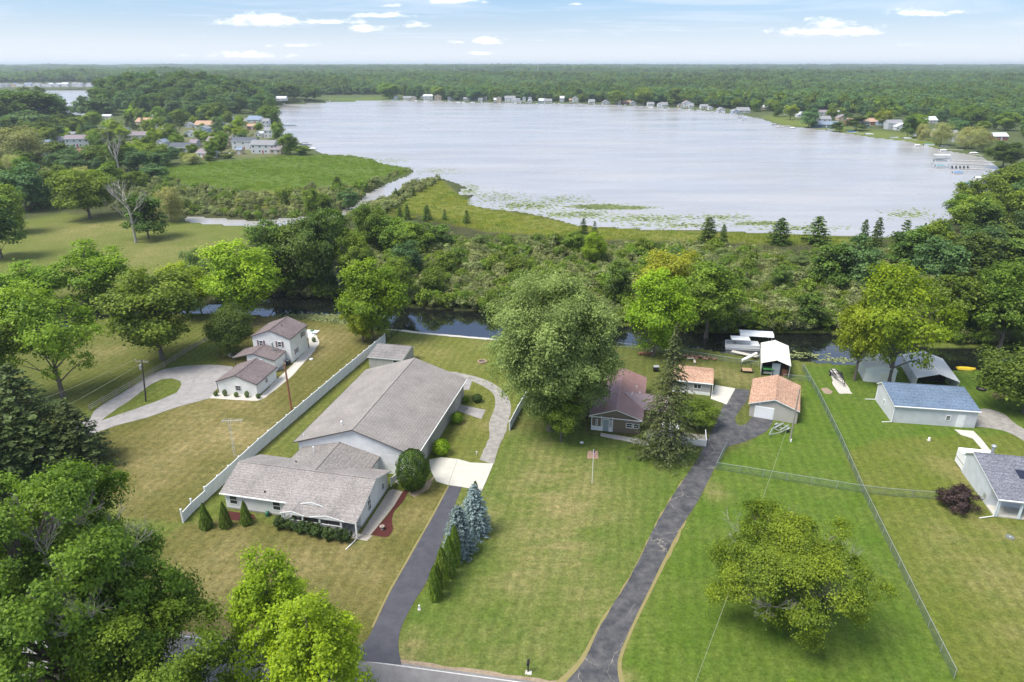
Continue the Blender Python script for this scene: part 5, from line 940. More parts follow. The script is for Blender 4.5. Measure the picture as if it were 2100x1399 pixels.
# ---- neighbour: white garage, link and two-storey block (one joined house)
N1 = -9.0
ng = House('white_house', 'white neighbouring house with brown shingle roofs and loop driveway', 'house', (-50.2, 104.4), N1, 7.5, 7.35, 2.35, 3.75, ridge='v', mw=vinyl, mr=sh_brown, trim=dark_trim, oh=.25)
ng.window('front', 3.9, .8, 1.05, .95, fm=mat('frame_grey', (0.55, 0.55, 0.55))); ng.window('right', 3.6, .9, .9, .95); ng.gutter('right', dark_trim); ng.spout([(.05, .3, 2.2), (.2, .3, .1)], dark_trim)
ivn = ng.root.matrix_basis.inverted()
def sub_block(parent, ivp, wp, ang_rel, L, W_, he, hr, **kw):
    e = bpy.data.objects.new('wing', None); COL.objects.link(e); e.parent = parent; e.location = ivp @ Vector((wp[0], wp[1], 0)); e.rotation_euler = (0, 0, rad(ang_rel)); h = House('', '', '', (0, 0), 0, L, W_, he, hr, parent=e, **kw); HOUSE_SPOTS.pop(); HOUSE_SPOTS.append((Vector((wp[0] + L/2, wp[1] + W_/2, 0)), max(L, W_) * .75)); return h
cn = House('house_link', 'low brown roofed link with carport between the white blocks', 'house', (-51.0, 114.2), N1, 8.2, 4.6, 2.45, 3.55, ridge='v', mw=vinyl, mr=sh_brown, trim=dark_trim, oh=.2, wall=False)
mb = MB(); mb.add([(2.7,.25,-.1),(8.0,.25,-.1),(8.0,4.4,-.1),(2.7,4.4,-.1),(2.7,.25,3.05),(8.0,.25,2.4),(8.0,4.4,2.4),(2.7,4.4,3.05),(4.1,.25,3.38),(4.1,4.4,3.38)], [(0,1,5,8,4),(3,7,9,6,2),(1,2,6,5),(0,4,7,3)]); mb.build('wall', vinyl, cn.root)
for x, y in ((.25, .3), (.25, 4.3)): MB().box(x-.06, x+.06, y-.06, y+.06, -.1, 2.35).build('post', dark_trim, cn.root)
cn.onroof(3.4, 6.3, 'chimney_pipe', vent_pipe(1.5, .18, True), galv); cn.window('front', 5.2, 1.9, 1.3, .5, bars='v')
ts = House('house_block', 'two-storey white block with brown roof and shuttered windows', 'house', (-48.9, 118.4), N1, 7.9, 7.6, 4.95, 6.45, ridge='v', mw=vinyl, mr=sh_brown, trim=dark_trim, oh=.25)
shut = mat('mauve_shutter', (0.19, 0.13, 0.14)); ts.window('front', 1.9, 3.1, .8, 1.1, shutters=shut); ts.window('front', 5.6, 3.1, .8, 1.1, shutters=shut); ts.window('right', 5.6, 3.2, .8, 1.0, shutters=shut); ts.window('right', 2.4, 1.1, .8, 1.0, shutters=shut)
ts.gutter('right', dark_trim); ts.spout([(7.75, 7.4, 4.8), (7.75, 7.4, .1)], dark_trim); ts.onroof(3.2, 4.9, 'roof_vent', vent_pipe(.2, .09), black)
pt_ = empty('patio', P(636, 682), rad(N1)); tag(pt_, 'small white patio deck behind the two-storey block', 'patio'); MB().box(-1.2, 1.6, -3, 1.2, 0, .12).build('deck', white, pt_); 
tb = empty('patio_table', P(641, 686) + Vector((0, 0, .12))); tag(tb, 'green table on the small white patio', 'table'); gm = mat('green_paint', (0.05, 0.16, 0.10)); MB().tube([(0,0,.68),(0,0,.73)], [.5,.5], 10).build('tabletop', gm, tb); MB().tube([(0,0,0),(0,0,.68)], [.05,.05], 6).build('leg', gm, tb)
ac = empty('air_conditioner', P(590, 748), rad(N1)); tag(ac, 'dark air conditioner against the white house link', 'air conditioner'); MB().box(-.4, .4, -.4, .4, 0, .8).build('cabinet', black, ac); MB().tube([(0,0,.8),(0,0,.84)], [.3,.3], 10).build('fan_grille', galv, ac)
rmp = empty('cellar_steps', P(575, 756), rad(N1)); tag(rmp, 'small grey wooden landing beside the white garage', 'landing'); MB().box(-1.2, .9, -.6, .6, .1, .25).build('landing', grey_wood, rmp); [MB().box(-1.2 + k*.4, -.95 + k*.4, -1.0, -.6, .02, .14).build('tread', grey_wood, rmp) for k in range(5)]
wd = empty('well_cover', P(638, 737)); tag(wd, 'small white well cover on the lawn by the white house', 'well cover'); MB().tube([(0,0,0),(0,0,.14)], [.4,.36], 12).build('lid', white, wd)
# ---- red metal roofed house
rh = House('red_roof_house', 'taupe house with ribbed dark red metal roof behind the shaggy spruce', 'house', (11.7, 91.9), -12.5, 8.1, 15.6, 2.6, 4.0, ridge='v', mw=taupe, mr=red_metal, trim=white, oh=.35, wall=True)
rh.ribs(mat('red_rib', (0.22, 0.11, 0.10), 0.4), .45); rh.cap.data.materials[0] = mat('red_ridge', (0.30, 0.17, 0.165), 0.4)
rh.window('front', 6.1, .95, 1.0, .85); rh.window('front', 7.15, .95, .9, .85); rh.gutter('front')
MB().add([(5.2,.1,2.1),(7.6,.1,2.0),(7.6,.34,2.25),(5.2,.34,2.3)], [(0,1,2,3),(3,2,1,0)]).build('awning', mat('awning', (0.30, 0.22, 0.20)), rh.root)
# recessed entry porch at the left front corner
mb = MB(); mb.box(.36, 3.6, .30, .36, 0, .75); mb.build('porch_wall', white, rh.root)
for x in (.42, 1.9, 3.6): MB().box(x - .06, x + .06, .28, .40, 0, 2.5).build('porch_post', white, rh.root)
rh.door('front', 2.6, .85, 2.0, m=mat('door_glass', (0.30, 0.36, 0.36), .3)); rh.window('front', 3.35, .9, .3, 1.0, bars=''); rh.window('front', 1.2, .9, .3, 1.0, bars='')
for u, t in ((6.2, 6.0), (7.0, 6.1), (8.0, 7.2), (9.8, 6.6)): rh.onroof(u, t, 'vent_pipe', vent_pipe(.4, .07, True), white)
cr = MB(); cr.add([(4.6, 4.2, 3.95), (11.6, 3.2, 2.62), (11.6, 9.2, 2.62), (5.2, 6.4, 3.9)], [(0,1,2,3)]); cr.add([(4.6, 4.2, 3.95), (11.6, 3.2, 2.62), (11.6, 3.2, 2.45), (4.6, 4.2, 3.7)], [(0,3,2,1)], 1)
e_ = MB(); v = [(8.0,3.6,2.62),(8.0,9.4,2.62),(4.6,6.5,3.93),(11.8,3.6,2.62),(11.8,9.4,2.62),(11.8,6.5,3.80)]
e_.add(v, [(0,3,5,2),(2,5,4,1)], 0); e_.add([(11.81,3.6,2.6),(11.81,9.4,2.6),(11.81,6.5,3.78)], [(0,1,2)], 1); e_.build('cross_roof', [mat('red_metal_b', (0.30, 0.21, 0.21), 0.35, spec=.6), white], rh.root)
MB().box(7.7, 11.4, 4.0, 9.0, -.1, 2.55).build('side_wing', taupe, rh.root)
dk = empty('white_deck', P(1325, 905), rad(-12)); tag(dk, 'white railed deck beside the red roofed house', 'deck'); MB().box(0, 8.6, 0, 3.2, 0, .3).build('platform', grey_wood, dk)
pk = MB().box(-.05, .05, -.02, .02, 0, 1.0).mesh('picket', white); 
for i in range(56): link('picket', pk, dk, (i * .155, -.03, .2))
for i in range(20): link('picket', pk, dk, (8.6, i * .155, .2), rad(90))
mb = MB(); mb.bar((0, -.03, 1.2), (8.6, -.03, 1.2), .1, .07); mb.build('rail', white, dk); mb = MB(); mb.bar((8.6, -.03, 1.2), (8.6, 3.2, 1.2), .1, .07); mb.build('rail', white, dk)
MB().box(2.0, 4.6, 1.2, 3.0, .3, 1.9).build('white_cover', white, dk)
# ---- small tan garage
sg = House('tan_cottage', 'small grey-sided garage with orange-tan roof behind the shaggy spruce', 'garage', (27.0, 105.2), -15, 7.0, 6.6, 2.35, 3.3, ridge='u', mw=pale_g and siding('greige_siding', (0.43, 0.42, 0.41), .2, 'X'), mr=sh_tan, trim=white, oh=.3)
sg.window('front', 4.5, 1.0, 1.3, .95, bars='v'); sg.gutter('front'); sg.spout([(6.95, -.05, 2.2), (6.95, -.1, .1), (7.0, -.9, .06)]); sg.door('right', 3.2, 3.0, 2.0, name='garage_door', panels=4, handle=False)
MB().box(.3, 6.7, .25, .34, 0, .5).build('skirt', white, sg.root)
# ---- tan garage
tg = House('tan_garage', 'beige garage with orange-tan shingle roof and white overhead door', 'garage', (37.4, 96.4), -22, 7.6, 9.9, 2.35, 3.7, ridge='v', mw=beige, mr=sh_tan, trim=white, oh=.3)
tg.door('front', 2.5, 2.7, 1.95, name='garage_door', panels=4, handle=False); MB().box(7.33, 7.40, .25, 9.6, 0, 2.2).build('corner_trim', beige, tg.root); tg.window('front', 1.7, 2.35, .35, .2, bars='')
# ---- long blue roofed building
bb = House('blue_roof_building', 'long pale grey outbuilding with blue shingle roof and white door', 'outbuilding', (59.25, 94.3), -9.2, 12.4, 8.2, 3.0, 4.05, ridge='u', mw=grey_steel, mr=sh_blue, trim=white, oh=.22, rp=.78)
bb.window('front', 8.15, 1.0, .72, .85); bb.door('front', 10.0, .95, 2.05); bb.gutter('front'); bb.window('left', 4.4, 1.0, .7, .85)
bb.spout([(.2, .2, 2.9), (.2, .1, .15), (-1.3, -.1, .08)]); bb.spout([(.2, 7.9, 3.2), (.2, 7.9, .15), (-1.4, 7.9, .08)])
# ---- right-hand house
rr = House('right_house', 'pale blue-grey house with slate shingle roof and columned porch at the right edge', 'house', (59.5, 70.1), -12, 15, 11.2, 2.75, 4.3, ridge='u', mw=siding('blue_grey_siding', (0.58, 0.61, 0.65), .13), mr=sh_slate, trim=white, oh=.25, rp=.76, wall=False)
w = MB(); W_ = 10.95; pw = 2.6; a = rr.a
w.add([(.25, pw, -.1), (14.7, pw, -.1), (14.7, W_, -.1), (.25, W_, -.1), (.25, pw, rr.zr(pw) - .1), (14.7, pw, rr.zr(pw) - .1), (14.7, W_, 2.75), (.25, W_, 2.75), (.25, a, 4.18), (14.7, a, 4.18)], [(0,1,5,4), (1,2,6,9,5), (2,3,7,6), (3,0,4,8,7)]); w.build('wall', siding('blue_grey_siding', (0.58, 0.61, 0.65)), rr.root)
MB().box(.2, 14.8, .3, pw, -.05, .18).build('porch_floor', conc, rr.root)
for x in (.4, 2.9, 5.4, 7.9, 10.4): MB().box(x - .11, x + .11, .2, .42, .1, 2.62).build('porch_column', mat('column_white', (0.66, 0.72, 0.76)), rr.root)
rr.gutter('front'); rr.spout([(.1, .1, 2.6), (.1, .1, .2), (-1.7, -.5, .08)]); rr.onroof(2.7, 9.6, 'flue', vent_pipe(1.3, .2, True), galv)
def skyl(mb, x, y, z):
    mb.add([(x, y, z + .05), (x + 1.5, y, z + .05), (x + 1.5, y + 1.6, z + .05 + 1.6 * rr.sl1), (x, y + 1.6, z + .05 + 1.6 * rr.sl1), (x, y, z - .02), (x + 1.5, y, z - .02), (x + 1.5, y + 1.6, z - .02 + 1.6 * rr.sl1), (x, y + 1.6, z - .02 + 1.6 * rr.sl1)], [(0,1,2,3), (4,5,1,0), (5,6,2,1), (6,7,3,2), (7,4,0,3)])
rr.onroof(3.9, 4.2, 'solar_panel', skyl, mat('solar', (0.015, 0.018, 0.04), .2))
MB().box(.23, .27, 3.2, 3.9, .5, 1.2).build('meter_box', galv, rr.root)
cp = empty('camper', P(1954, 945), rad(-10)); tag(cp, 'boxy white camper parked behind the right-hand house', 'camper'); cp.location = P(1972, 969); cp.rotation_euler.z = rad(-12)
MB().box(0, 4.2, .1, 2.7, .25, 2.35).build('body', white, cp); MB().box(.02, 4.18, .12, 2.68, 2.35, 2.42).build('roof', mat('camper_roof', (0.78, 0.78, 0.78), .5), cp); MB().box(-.015, .0, .1, 2.7, 1.1, 1.16).build('seam', black, cp); MB().box(1.6, 2.4, 1.2, 1.9, 2.42, 2.5).build('roof_hatch', white, cp)
for y in (.3, 2.5): MB().box(.2, .5, y - .1, y + .1, 0, .28).build('foot', black, cp)
HOUSE_SPOTS.append((cp.location.copy(), 4))
# ---- boat shelters by the canal
def shelter(name, label, o, ang, L, W_, he, hr, m, sides=(0.55,), dark=True, rib=True, back=True):
    h = House(name, label, 'carport', o, ang, L, W_, he, hr, ridge='v', mr=m, trim=white_metal, oh=.12, wall=False, thick=.05)
    if rib: h.ribs(m, .32, .05, .03)
    for x in (.15, L - .15):
        for k in range(4):
            y = .1 + (W_ - .2) * k / 3; MB().box(x - .05, x + .05, y - .05, y + .05, 0, he - .05).build('post', galv, h.root)
        MB().box(x - .02, x + .02, .1, W_ - .1, .25, he - .06).build('side_panel', m, h.root)
    return h
s1 = shelter('boat_shelter', 'ribbed cream metal boat shelter on the canal bank', (44.7, 111.9), -18, 5.0, 10.0, 2.45, 3.3, white_metal)
MB().box(1.9, 3.3, .5, .56, 0, 2.5).build('grey_curtain', mat('curtain', (0.30, 0.34, 0.38), .8), s1.root); MB().box(.3, 4.7, 4.8, 4.9, 0, 2.3).build('inner_shade_sheet', shadow_in, s1.root); MB().box(3.6, 4.6, 1.0, 4.0, 0, 1.3).build('stored_timber', mat('rust_wood', (0.22, 0.10, 0.06)), s1.root)  # dark sheet across the middle paints the shade inside the shelter
pA, pB = P(1778, 742, 2.5), P(1822, 755, 2.5)
s2 = House('white_shed', 'white metal shed under the yellowing trees', 'shed', (P(1775, 757, 2.4).x, P(1775, 757, 2.4).y), -14, 5.2, 6.6, 2.5, 3.3, ridge='v', mw=steel_w, mr=white_metal, trim=white_metal, oh=.1, thick=.06)
s2.ribs(white_metal, .4); s2.door('front', 3.6, 1.8, 2.0, m=white_metal, handle=False)
p3 = P(1880, 775, 2.4)
s3 = shelter('boat_shelter', 'grey metal boat shelter with open front under the large yellow-green tree', (p3.x, p3.y), -16, 6.6, 10.5, 2.4, 3.5, grey_metal)
MB().box(.3, 6.2, 5.5, 5.6, 0, 2.2).build('back_shade_sheet', shadow_in, s3.root)  # added dark sheet stands in for shade behind the open front

# ============================================================ FENCES
def fence_posts(pts, step):
    out = []; 
    for a, b in zip(pts[:-1], pts[1:]):
        L = (b - a).length; n = max(1, round(L / step)); out += [a.lerp(b, i / n) for i in range(n)]
    return out + [pts[-1]]
def chainlink(pts, label, H_=1.15, step=3.0, m=None, post_h=None):
    m = m or galv; pts = [Vector(p) for p in pts]; e = empty('chain_link_fence', pts[0]); tag(e, label, 'fence'); ps = fence_posts(pts, step); o = pts[0]
    pm = MB().tube([(0,0,0),(0,0,H_ + .06)], [.035,.035], 6).mesh('fence_post', m)
    for p in ps: link('post', pm, e, p - o)
    for a, b in zip(ps[:-1], ps[1:]):
        L = (b - a).length; key = 'net_%.1f_%s_%.1f' % (L, m.name, H_)
        if key not in MESHES:
            w = MB(); L_ = round(L, 1); s_ = .13; n = int((L_ + H_) / s_)
            for k in range(n):
                x = k * s_ - H_
                for sg in (0, 1):
                    x0, x1 = max(0, x), min(L_, x + H_)
                    if x1 - x0 < .03: continue
                    z0, z1 = (x0 - x, x1 - x); 
                    if sg: z0, z1 = H_ - z0, H_ - z1
                    w.add([(x0, -.005, z0), (x1, -.005, z1), (x1, .005, z1), (x0, .005, z0), (x0, 0, z0 + .011), (x1, 0, z1 + .011)], [(0,1,2,3), (0,1,5,4), (3,2,5,4)])
            MESHES[key] = w.mesh('chain_net', wire_m if m is galv else m)
        d = b - a; an = math.atan2(d.y, d.x); link('net_panel', MESHES[key], e, a - o, an)
        rb = MB(); rb.tube([a - o + Vector((0,0,H_)), b - o + Vector((0,0,H_))], [.024,.024], 5); rb.build('top_rail', m, e)
    return e
MESHES = {}; wire_m = mat('fence_wire', (0.13, 0.18, 0.16), 0.5, 0.1, 3.0, metallic=0.2)
chainlink([P(1645,757), P(1677,812), P(1722,905), P(1768,1011)], 'long chain link fence from the canal down to the fence corner'); chainlink([P(1768,1011), P(1880,1240), P(1956,1392)], 'chain link fence crossing the right-hand lawn towards the road')
chainlink([P(1468,963), P(1768,1011)], 'chain link fence closing the lawn beside the cracked driveway'); chainlink([P(1768,1011), P(1812,1016)], 'short chain link stretch left of the gate'); chainlink([P(1870,1021), P(1925,1025)], 'short chain link stretch right of the gate')
gt = chainlink([P(1812,1016), P(1870,1021)], 'chain link gate between two posts near the purple bush', step=5); gt.name = 'chain_link_gate'; gt['category'] = 'gate'
chainlink([P(1468,963), P(1489,921)], 'short chain link return beside the cracked driveway'); chainlink([P(1265,712), P(1420,731), P(1555,752)], 'low chain link fence in front of the canal, left of the boat shelter', H_=1.0); chainlink([P(1606,778), P(1660,783)], 'low chain link fence right of the boat shelter', H_=1.0)
chainlink([P(790,703), P(828,674)], 'dark chain link fence continuing to the canal', m=black, H_=1.3)
# white vinyl fence
vp = mat('vinyl_fence', (0.80, 0.81, 0.82), 0.45, 0.03, 1.0); vpp = siding('vinyl_panel', (0.74, 0.75, 0.765), 0.16, 'X', depth=0.8)
def vinyl_fence(pts, label, H_=1.85, step=2.4, drop=0):
    pts = [Vector(p) for p in pts]; e = empty('white_fence', pts[0]); tag(e, label, 'fence'); o = pts[0]; ps = fence_posts(pts, step); pm = MB().box(-.08,.08,-.08,.08,0,H_+.08).box(-.1,.1,-.1,.1,H_+.08,H_+.14).mesh('vinyl_post', vp)
    for p in ps: link('post', pm, e, p - o)
    for i, (a, b) in enumerate(zip(ps[:-1], ps[1:])):
        d = b - a; L = d.length; h = H_ - (0.45 if i < drop else 0); mb = MB(); mb.box(.05, L - .05, -.02, .02, .06, h - .06); q = mb.build('panel', vpp, e, a - o, math.atan2(d.y, d.x)); mb = MB(); mb.box(.03, L - .03, -.045, .045, h - .1, h); mb.build('cap_rail', vp, q); mb = MB(); mb.box(.03, L - .03, -.045, .045, .03, .14); mb.build('bottom_rail', vp, q)
    return e
vinyl_fence([P(376,1072), P(396,1050), P(450,1001), P(533,924), P(700,779), P(790,703)], 'long solid white vinyl fence beside the long barn', drop=2)
vinyl_fence([P(1045,883), P(1062,850), P(1078,822)], 'short white vinyl fence under the cottonwood', H_=1.5)
# split rail fence
pts = [P(x, y) for x, y in ((185,843),(240,812),(266,796),(315,767),(338,754),(380,727),(402,714),(422,703),(442,690))]
e = empty('split_rail_fence', pts[0]); tag(e, 'weathered split rail fence above the loop driveway', 'fence'); pm = MB().tube([(0,0,0),(0,0,1.15)], [.09,.08], 6).mesh('rail_fence_post', grey_wood)
ps = fence_posts(pts, 3.0)
for p in ps: link('post', pm, e, p - pts[0])
for a, b in zip(ps[:-1], ps[1:]):
    for z in (.35, .68, 1.0): MB().tube([a - pts[0] + Vector((0,0,z)), b - pts[0] + Vector((0,0,z + random.uniform(-.04,.04)))], [.055,.05], 5).build('rail', grey_wood, e)

# ============================================================ POLES AND SMALL THINGS
brown_pole = mat('brown_pole', (0.22, 0.09, 0.045), 0.85, 0.25, 3.0, col2=(0.34, 0.16, 0.09), stretch=(4, 4, .6)); dark_pole = mat('dark_pole', (0.06, 0.05, 0.045), 0.9, 0.2, 3.0)
def pole(base, h, label, m, arm=0, trans=False, top=None, r=.14):
    e = empty('utility_pole', base); tag(e, label, 'pole'); t = Vector(top) - Vector(base) if top else Vector((0, 0, h)); MB().tube([(0,0,-.3), tuple(t)], [r*1.15, r*.75], 9).build('mast', m, e)
    if arm:
        a = t * .97; MB().bar(a + Vector((-arm, .25, 0)), a + Vector((arm, -.25, 0)), .1, .12).build('crossarm', grey_wood, e)
        for k in (-.9, -.3, .3, .9): MB().tube([a + Vector((arm*k, -.25*k, .06)), a + Vector((arm*k, -.25*k, .3))], [.05,.04], 6).build('insulator', galv, e)
    if trans: MB().tube([t * .84 + Vector((-.32, .05, -.4)), t * .84 + Vector((-.32, .05, .35))], [.22,.22], 10).build('transformer', galv, e)
    return e
def lean(bx, by, tx, ty, h):  # top of a slightly leaning pole
    g = P(bx, by); q = P(tx, ty, h); return g, Vector((q.x, g.y + (q.y - g.y) * .6, h))
g, t = lean(299, 823, 290, 740, 7.5); pole(g, 7.5, 'dark utility pole with crossarm on the grass island', dark_pole, 1.2, True, top=t, r=.12); left_top = t
g, t = lean(598, 841, 583, 743, 8.5); pole(g, 8.5, 'rust brown utility pole behind the white fence', brown_pole, .25, False, top=t, r=.17)
g, t = lean(1620, 904, 1639, 797, 8.4); pole(g, 8.4, 'thin grey utility pole beside the tan garage', grey_wood, 0, False, top=t, r=.12); right_top = t
MB().tube([(0,0,0),(0,0,.4)], [.12,.10], 8).build('pole_cap', white, bpy.data.objects['utility_pole.002'], (0.05, -.25, 0))
wm = mat('cable', (0.05, 0.05, 0.05), .6)
def cable(a, b, sag, label, r=.012, m=None):
    pts = [Vector(a).lerp(Vector(b), i / 16) - Vector((0, 0, 4 * sag * (i/16) * (1 - i/16))) for i in range(17)]; o = MB().tube(pts, [r] * 17, 4).build('power_cable', m or wm); tag(o, label, 'cable')
cable(left_top + Vector((-1, .2, .2)), P(130, 850, 6.5) + Vector((-14, -6, 0)), .8, 'upper power cable sagging left from the dark utility pole', .02, mat('cable_pale', (0.30, 0.30, 0.22)))
cable(left_top + Vector((.9, -.2, .2)), P(130, 900, 6.5) + Vector((-12, -8, 0)), .8, 'lower power cable sagging left from the dark utility pole', .02, mat('cable_pale', (0.30, 0.30, 0.22)))
cable(right_top + Vector((0, 0, -.3)), P(1350, 1600, 7), 1.6, 'thin service cable running from the grey pole towards the road', .016, mat('cable_pale', (0.30, 0.30, 0.22)))
# TV antenna on a thin mast
an = empty('tv_antenna', P(482, 936)); tag(an, 'pale rooftop style antenna on a thin lattice mast by the white fence', 'antenna'); mast = MB(); pale = mat('pale_metal', (0.62, 0.62, 0.62), .5)
for k in range(3): a = k * 2.09; mast.tube([(.16*math.cos(a), .16*math.sin(a), 0), (.16*math.cos(a), .16*math.sin(a), 5.6)], [.018,.018], 4)
for k in range(14): a = k * 2.09; b = a + 2.09; z = k * .4; mast.bar((.16*math.cos(a), .16*math.sin(a), z), (.16*math.cos(b), .16*math.sin(b), z + .4), .015, .015)
mast.build('mast', pale, an); MB().bar((-1.0,-.1,5.8),(1.9,.2,5.8),.04,.04).build('boom', pale, an)
for k in range(9): x = -.9 + k * .33; MB().bar((x, -.75 + .03*k, 5.8), (x + .05, .75 - .03*k, 5.8), .018, .018).build('element', pale, an)
# flagpole with flag
fp = empty('flagpole', P(1214, 992)); tag(fp, 'thin white flagpole with a small striped flag on the centre lawn', 'flagpole'); hh = 5.2
top = P(1217, 915, 0); MB().tube([(0,0,0),(0,0,hh)], [.04,.03], 6).build('mast', white, fp); MB().tube([(0,0,hh),(0,0,hh+.1)], [.06,.02], 6).build('finial', pale, fp)
flg = empty('flag', (0,0,0)); flg.parent = fp; flg.location = (0.03, 0, hh - .95); flg.scale = (.45, 1, .8)
for k in range(7): MB().box(0, .5, -.02 + .01*(k%2), .02, k * .15, k * .15 + .15).build('stripe', [mat('flag_red', (0.45, 0.03, 0.04)), mat('flag_white', (0.75, 0.75, 0.75))][k % 2], flg)
MB().box(-.01, .26, -.03, .03, .65, 1.06).build('canton', mat('flag_blue', (0.03, 0.05, 0.22)), flg)
# mailbox, birdbath, lids, propane etc.
mbx = empty('mailbox', P(1083, 1378), rad(-8)); tag(mbx, 'black mailbox on a post at the road verge', 'mailbox'); MB().box(-.06,.06,-.06,.06,0,1.05).build('post', black, mbx); MB().box(-.12,.12,-.3,.28,1.05,1.2).tube([(0,-.3,1.2),(0,.28,1.2)], [.12,.12], 10).build('box', black, mbx); MB().box(.12,.14,.0,.04,1.1,1.35).build('flag', mat('flag_red', (0.45, 0.03, 0.04)), mbx); MB().box(-.25,.35,-.35,.1,0,.08).build('base_stones', stone_m, mbx)
def disc(name, x, y, r, h, m, label, cat): e = empty(name, P(x, y)); tag(e, label, cat); MB().tube([(0,0,0),(0,0,h)], [r, r*.92], 14).build('lid', m, e); MB().tube([(0,0,h),(0,0,h+.03)], [r*.3, r*.25], 8).build('knob', galv, e); return e
disc('septic_lid', 1193, 908, .28, .1, white, 'small white round lid on the centre lawn', 'lid'); disc('septic_lid', 2071, 1102, .5, .1, mat('grey_lid', (0.16, 0.17, 0.15)), 'grey-green round lid on the far right lawn', 'lid')
pt2 = empty('garden_urn', P(784, 1086)); tag(pt2, 'grey stone urn on the red mulch bed', 'urn'); MB().tube([(0,0,0),(0,0,.15),(0,0,.5)], [.16,.14,.3], 12).build('bowl', mat('urn', (0.35, 0.35, 0.33)), pt2); MB().tube([(0,0,.5),(0,0,.52)], [.24,.24], 12).build('soil', soil_m, pt2)
hyd = empty('garden_post', P(860, 1250)); tag(hyd, 'small white marker post beside the driveway trees', 'post'); MB().box(-.07,.07,-.07,.07,0,.55).build('post', white, hyd); MB().box(-.16,.16,-.16,.16,0,.05).build('base', stone_m, hyd)
hyd = empty('water_well', P(1905, 903)); tag(hyd, 'small white well head on the lawn below the blue roofed building', 'well'); MB().tube([(0,0,0),(0,0,.4),(0,0,.55)], [.17,.17,.05], 10).build('pipe', white, hyd); MB().box(-.3,.1,-.3,.1,0,.06).build('base', stone_m, hyd)
sp_ = empty('water_spigot', P(977, 933)); tag(sp_, 'small pale yard hydrant beside the gravel path', 'hydrant'); MB().tube([(0,0,0),(0,0,.6)], [.05,.05], 6).build('pipe', white, sp_); MB().bar((0,0,.55),(.25,0,.5),.05,.05).build('handle', white, sp_)
wp = empty('hose_reel', P(549, 1058), rad(A1)); tag(wp, 'green garden hose reel by the ranch house wall', 'hose reel'); MB().tube([(-.15,0,.4),(.15,0,.4)], [.28,.28], 12).build('reel', gm, wp); MB().box(-.2,.2,-.2,.2,0,.15).build('stand', gm, wp)
def fire_ring(x, y, r, label, m, name='fire_ring'):
    e = empty(name, P(x, y)); tag(e, label, 'fire ring'); bm_ = MB().box(-.16, .16, -.11, .11, 0, .26).mesh('ring_block', m); n = 16
    for k in range(n): a = 6.283 * k / n; link('block', bm_, e, (r*math.cos(a), r*math.sin(a), 0), a + math.pi/2)
    MB().tube([(0,0,.02),(0,0,.06)], [r*.88, r*.88], 16).build('ash_bed', mat('ash', (0.14, 0.12, 0.11)), e)
fire_ring(989, 743, .75, 'round stone fire ring on the lawn behind the long barn', mat('fire_block', (0.34, 0.24, 0.17))); fire_ring(2012, 799, .65, 'dark iron fire ring on the right lawn', black)
pc = empty('picnic_table', P(2050, 818), rad(-12)); tag(pc, 'orange-brown picnic table under the right edge tree', 'picnic table')
for k in range(5): MB().box(-.95,.95,-.37+k*.15,-.24+k*.15,.72,.76).build('top_plank', wood, pc)
for s in (-1,1):
    for k in range(2): MB().box(-.95,.95,s*.72-.14+k*.15,s*.72-.01+k*.15,.42,.46).build('seat_plank', wood, pc)
    MB().bar((s*.7,-.6,0),(s*.7,.25,.72),.08,.08).build('leg', wood, pc); MB().bar((s*.7,.6,0),(s*.7,-.25,.72),.08,.08).build('leg', wood, pc); MB().box(s*.7-.04,s*.7+.04,-.75,.75,.36,.42).build('crossbar', wood, pc)
bt = empty('rowing_boat', P(1981, 757), rad(-8)); tag(bt, 'upturned yellow boat on the canal bank', 'boat'); ym = mat('yellow_hull', (0.62, 0.44, 0.03), .45); hb = MB(); secs = [(-1.6, .45, .32), (-.8, .62, .4), (.4, .6, .4), (1.3, .32, .34), (1.7, .05, .2)]
vs = []
for x, w_2, h_ in secs: vs += [(x, -w_2, 0), (x, -w_2*.7, h_*.8), (x, 0, h_), (x, w_2*.7, h_*.8), (x, w_2, 0)]
hb.add(vs, [(i*5+j, i*5+j+1, (i+1)*5+j+1, (i+1)*5+j) for i in range(4) for j in range(4)] + [(0,1,2,3,4)]); hb.build('hull', ym, bt); MB().bar((-1.6,0,.33),(1.6,0,.36),.05,.06).build('keel', ym, bt)
# boat trailers
def trailer(base, ang, label, m, L=5.2, boards=True):
    e = empty('boat_trailer', base, ang); tag(e, label, 'trailer')
    for s in (-1, 1):
        MB().bar((s*.75, 0, .5), (s*.75, L*.55, .5), .09, .1).build('side_rail', m, e); MB().bar((s*.75, L*.55, .5), (0, L, .5), .09, .1).build('drawbar', m, e)
        if boards: MB().bar((s*.42, -.1, .68), (s*.42, L*.5, .68), .2, .06).build('bunk_board', m, e)
        w = MB(); w.tube([(s*.98-.09, L*.22, .32),(s*.98+.09, L*.22, .32)], [.32,.32], 14); q = w.build('wheel', black, e); w = MB(); w.tube([(s*.98+.02, L*.22, .32),(s*.98+.11, L*.22, .32)], [.17,.15], 10); w.build('rim', galv, q); MB().box(s*.98-.14, s*.98+.14, L*.22-.4, L*.22+.4, .66, .7).build('fender', m, e)
    for y in (.1, L*.28, L*.5): MB().bar((-.75,y,.5),(.75,y,.5),.08,.08).build('crossmember', m, e)
    MB().tube([(0,L-.3,0),(0,L-.3,.6)], [.04,.04], 6).build('jack', m, e); MB().tube([(0,L*.82,.5),(0,L*.82,1.1)], [.05,.05], 6).build('winch_post', m, e); return e
tA = P(1612, 876); tB = P(1583, 893); dv = tB - tA; trailer(P(1610, 878), math.atan2(dv.y, dv.x) - math.pi/2, 'empty galvanised boat trailer on the grass below the tan garage', galv, 4.6)
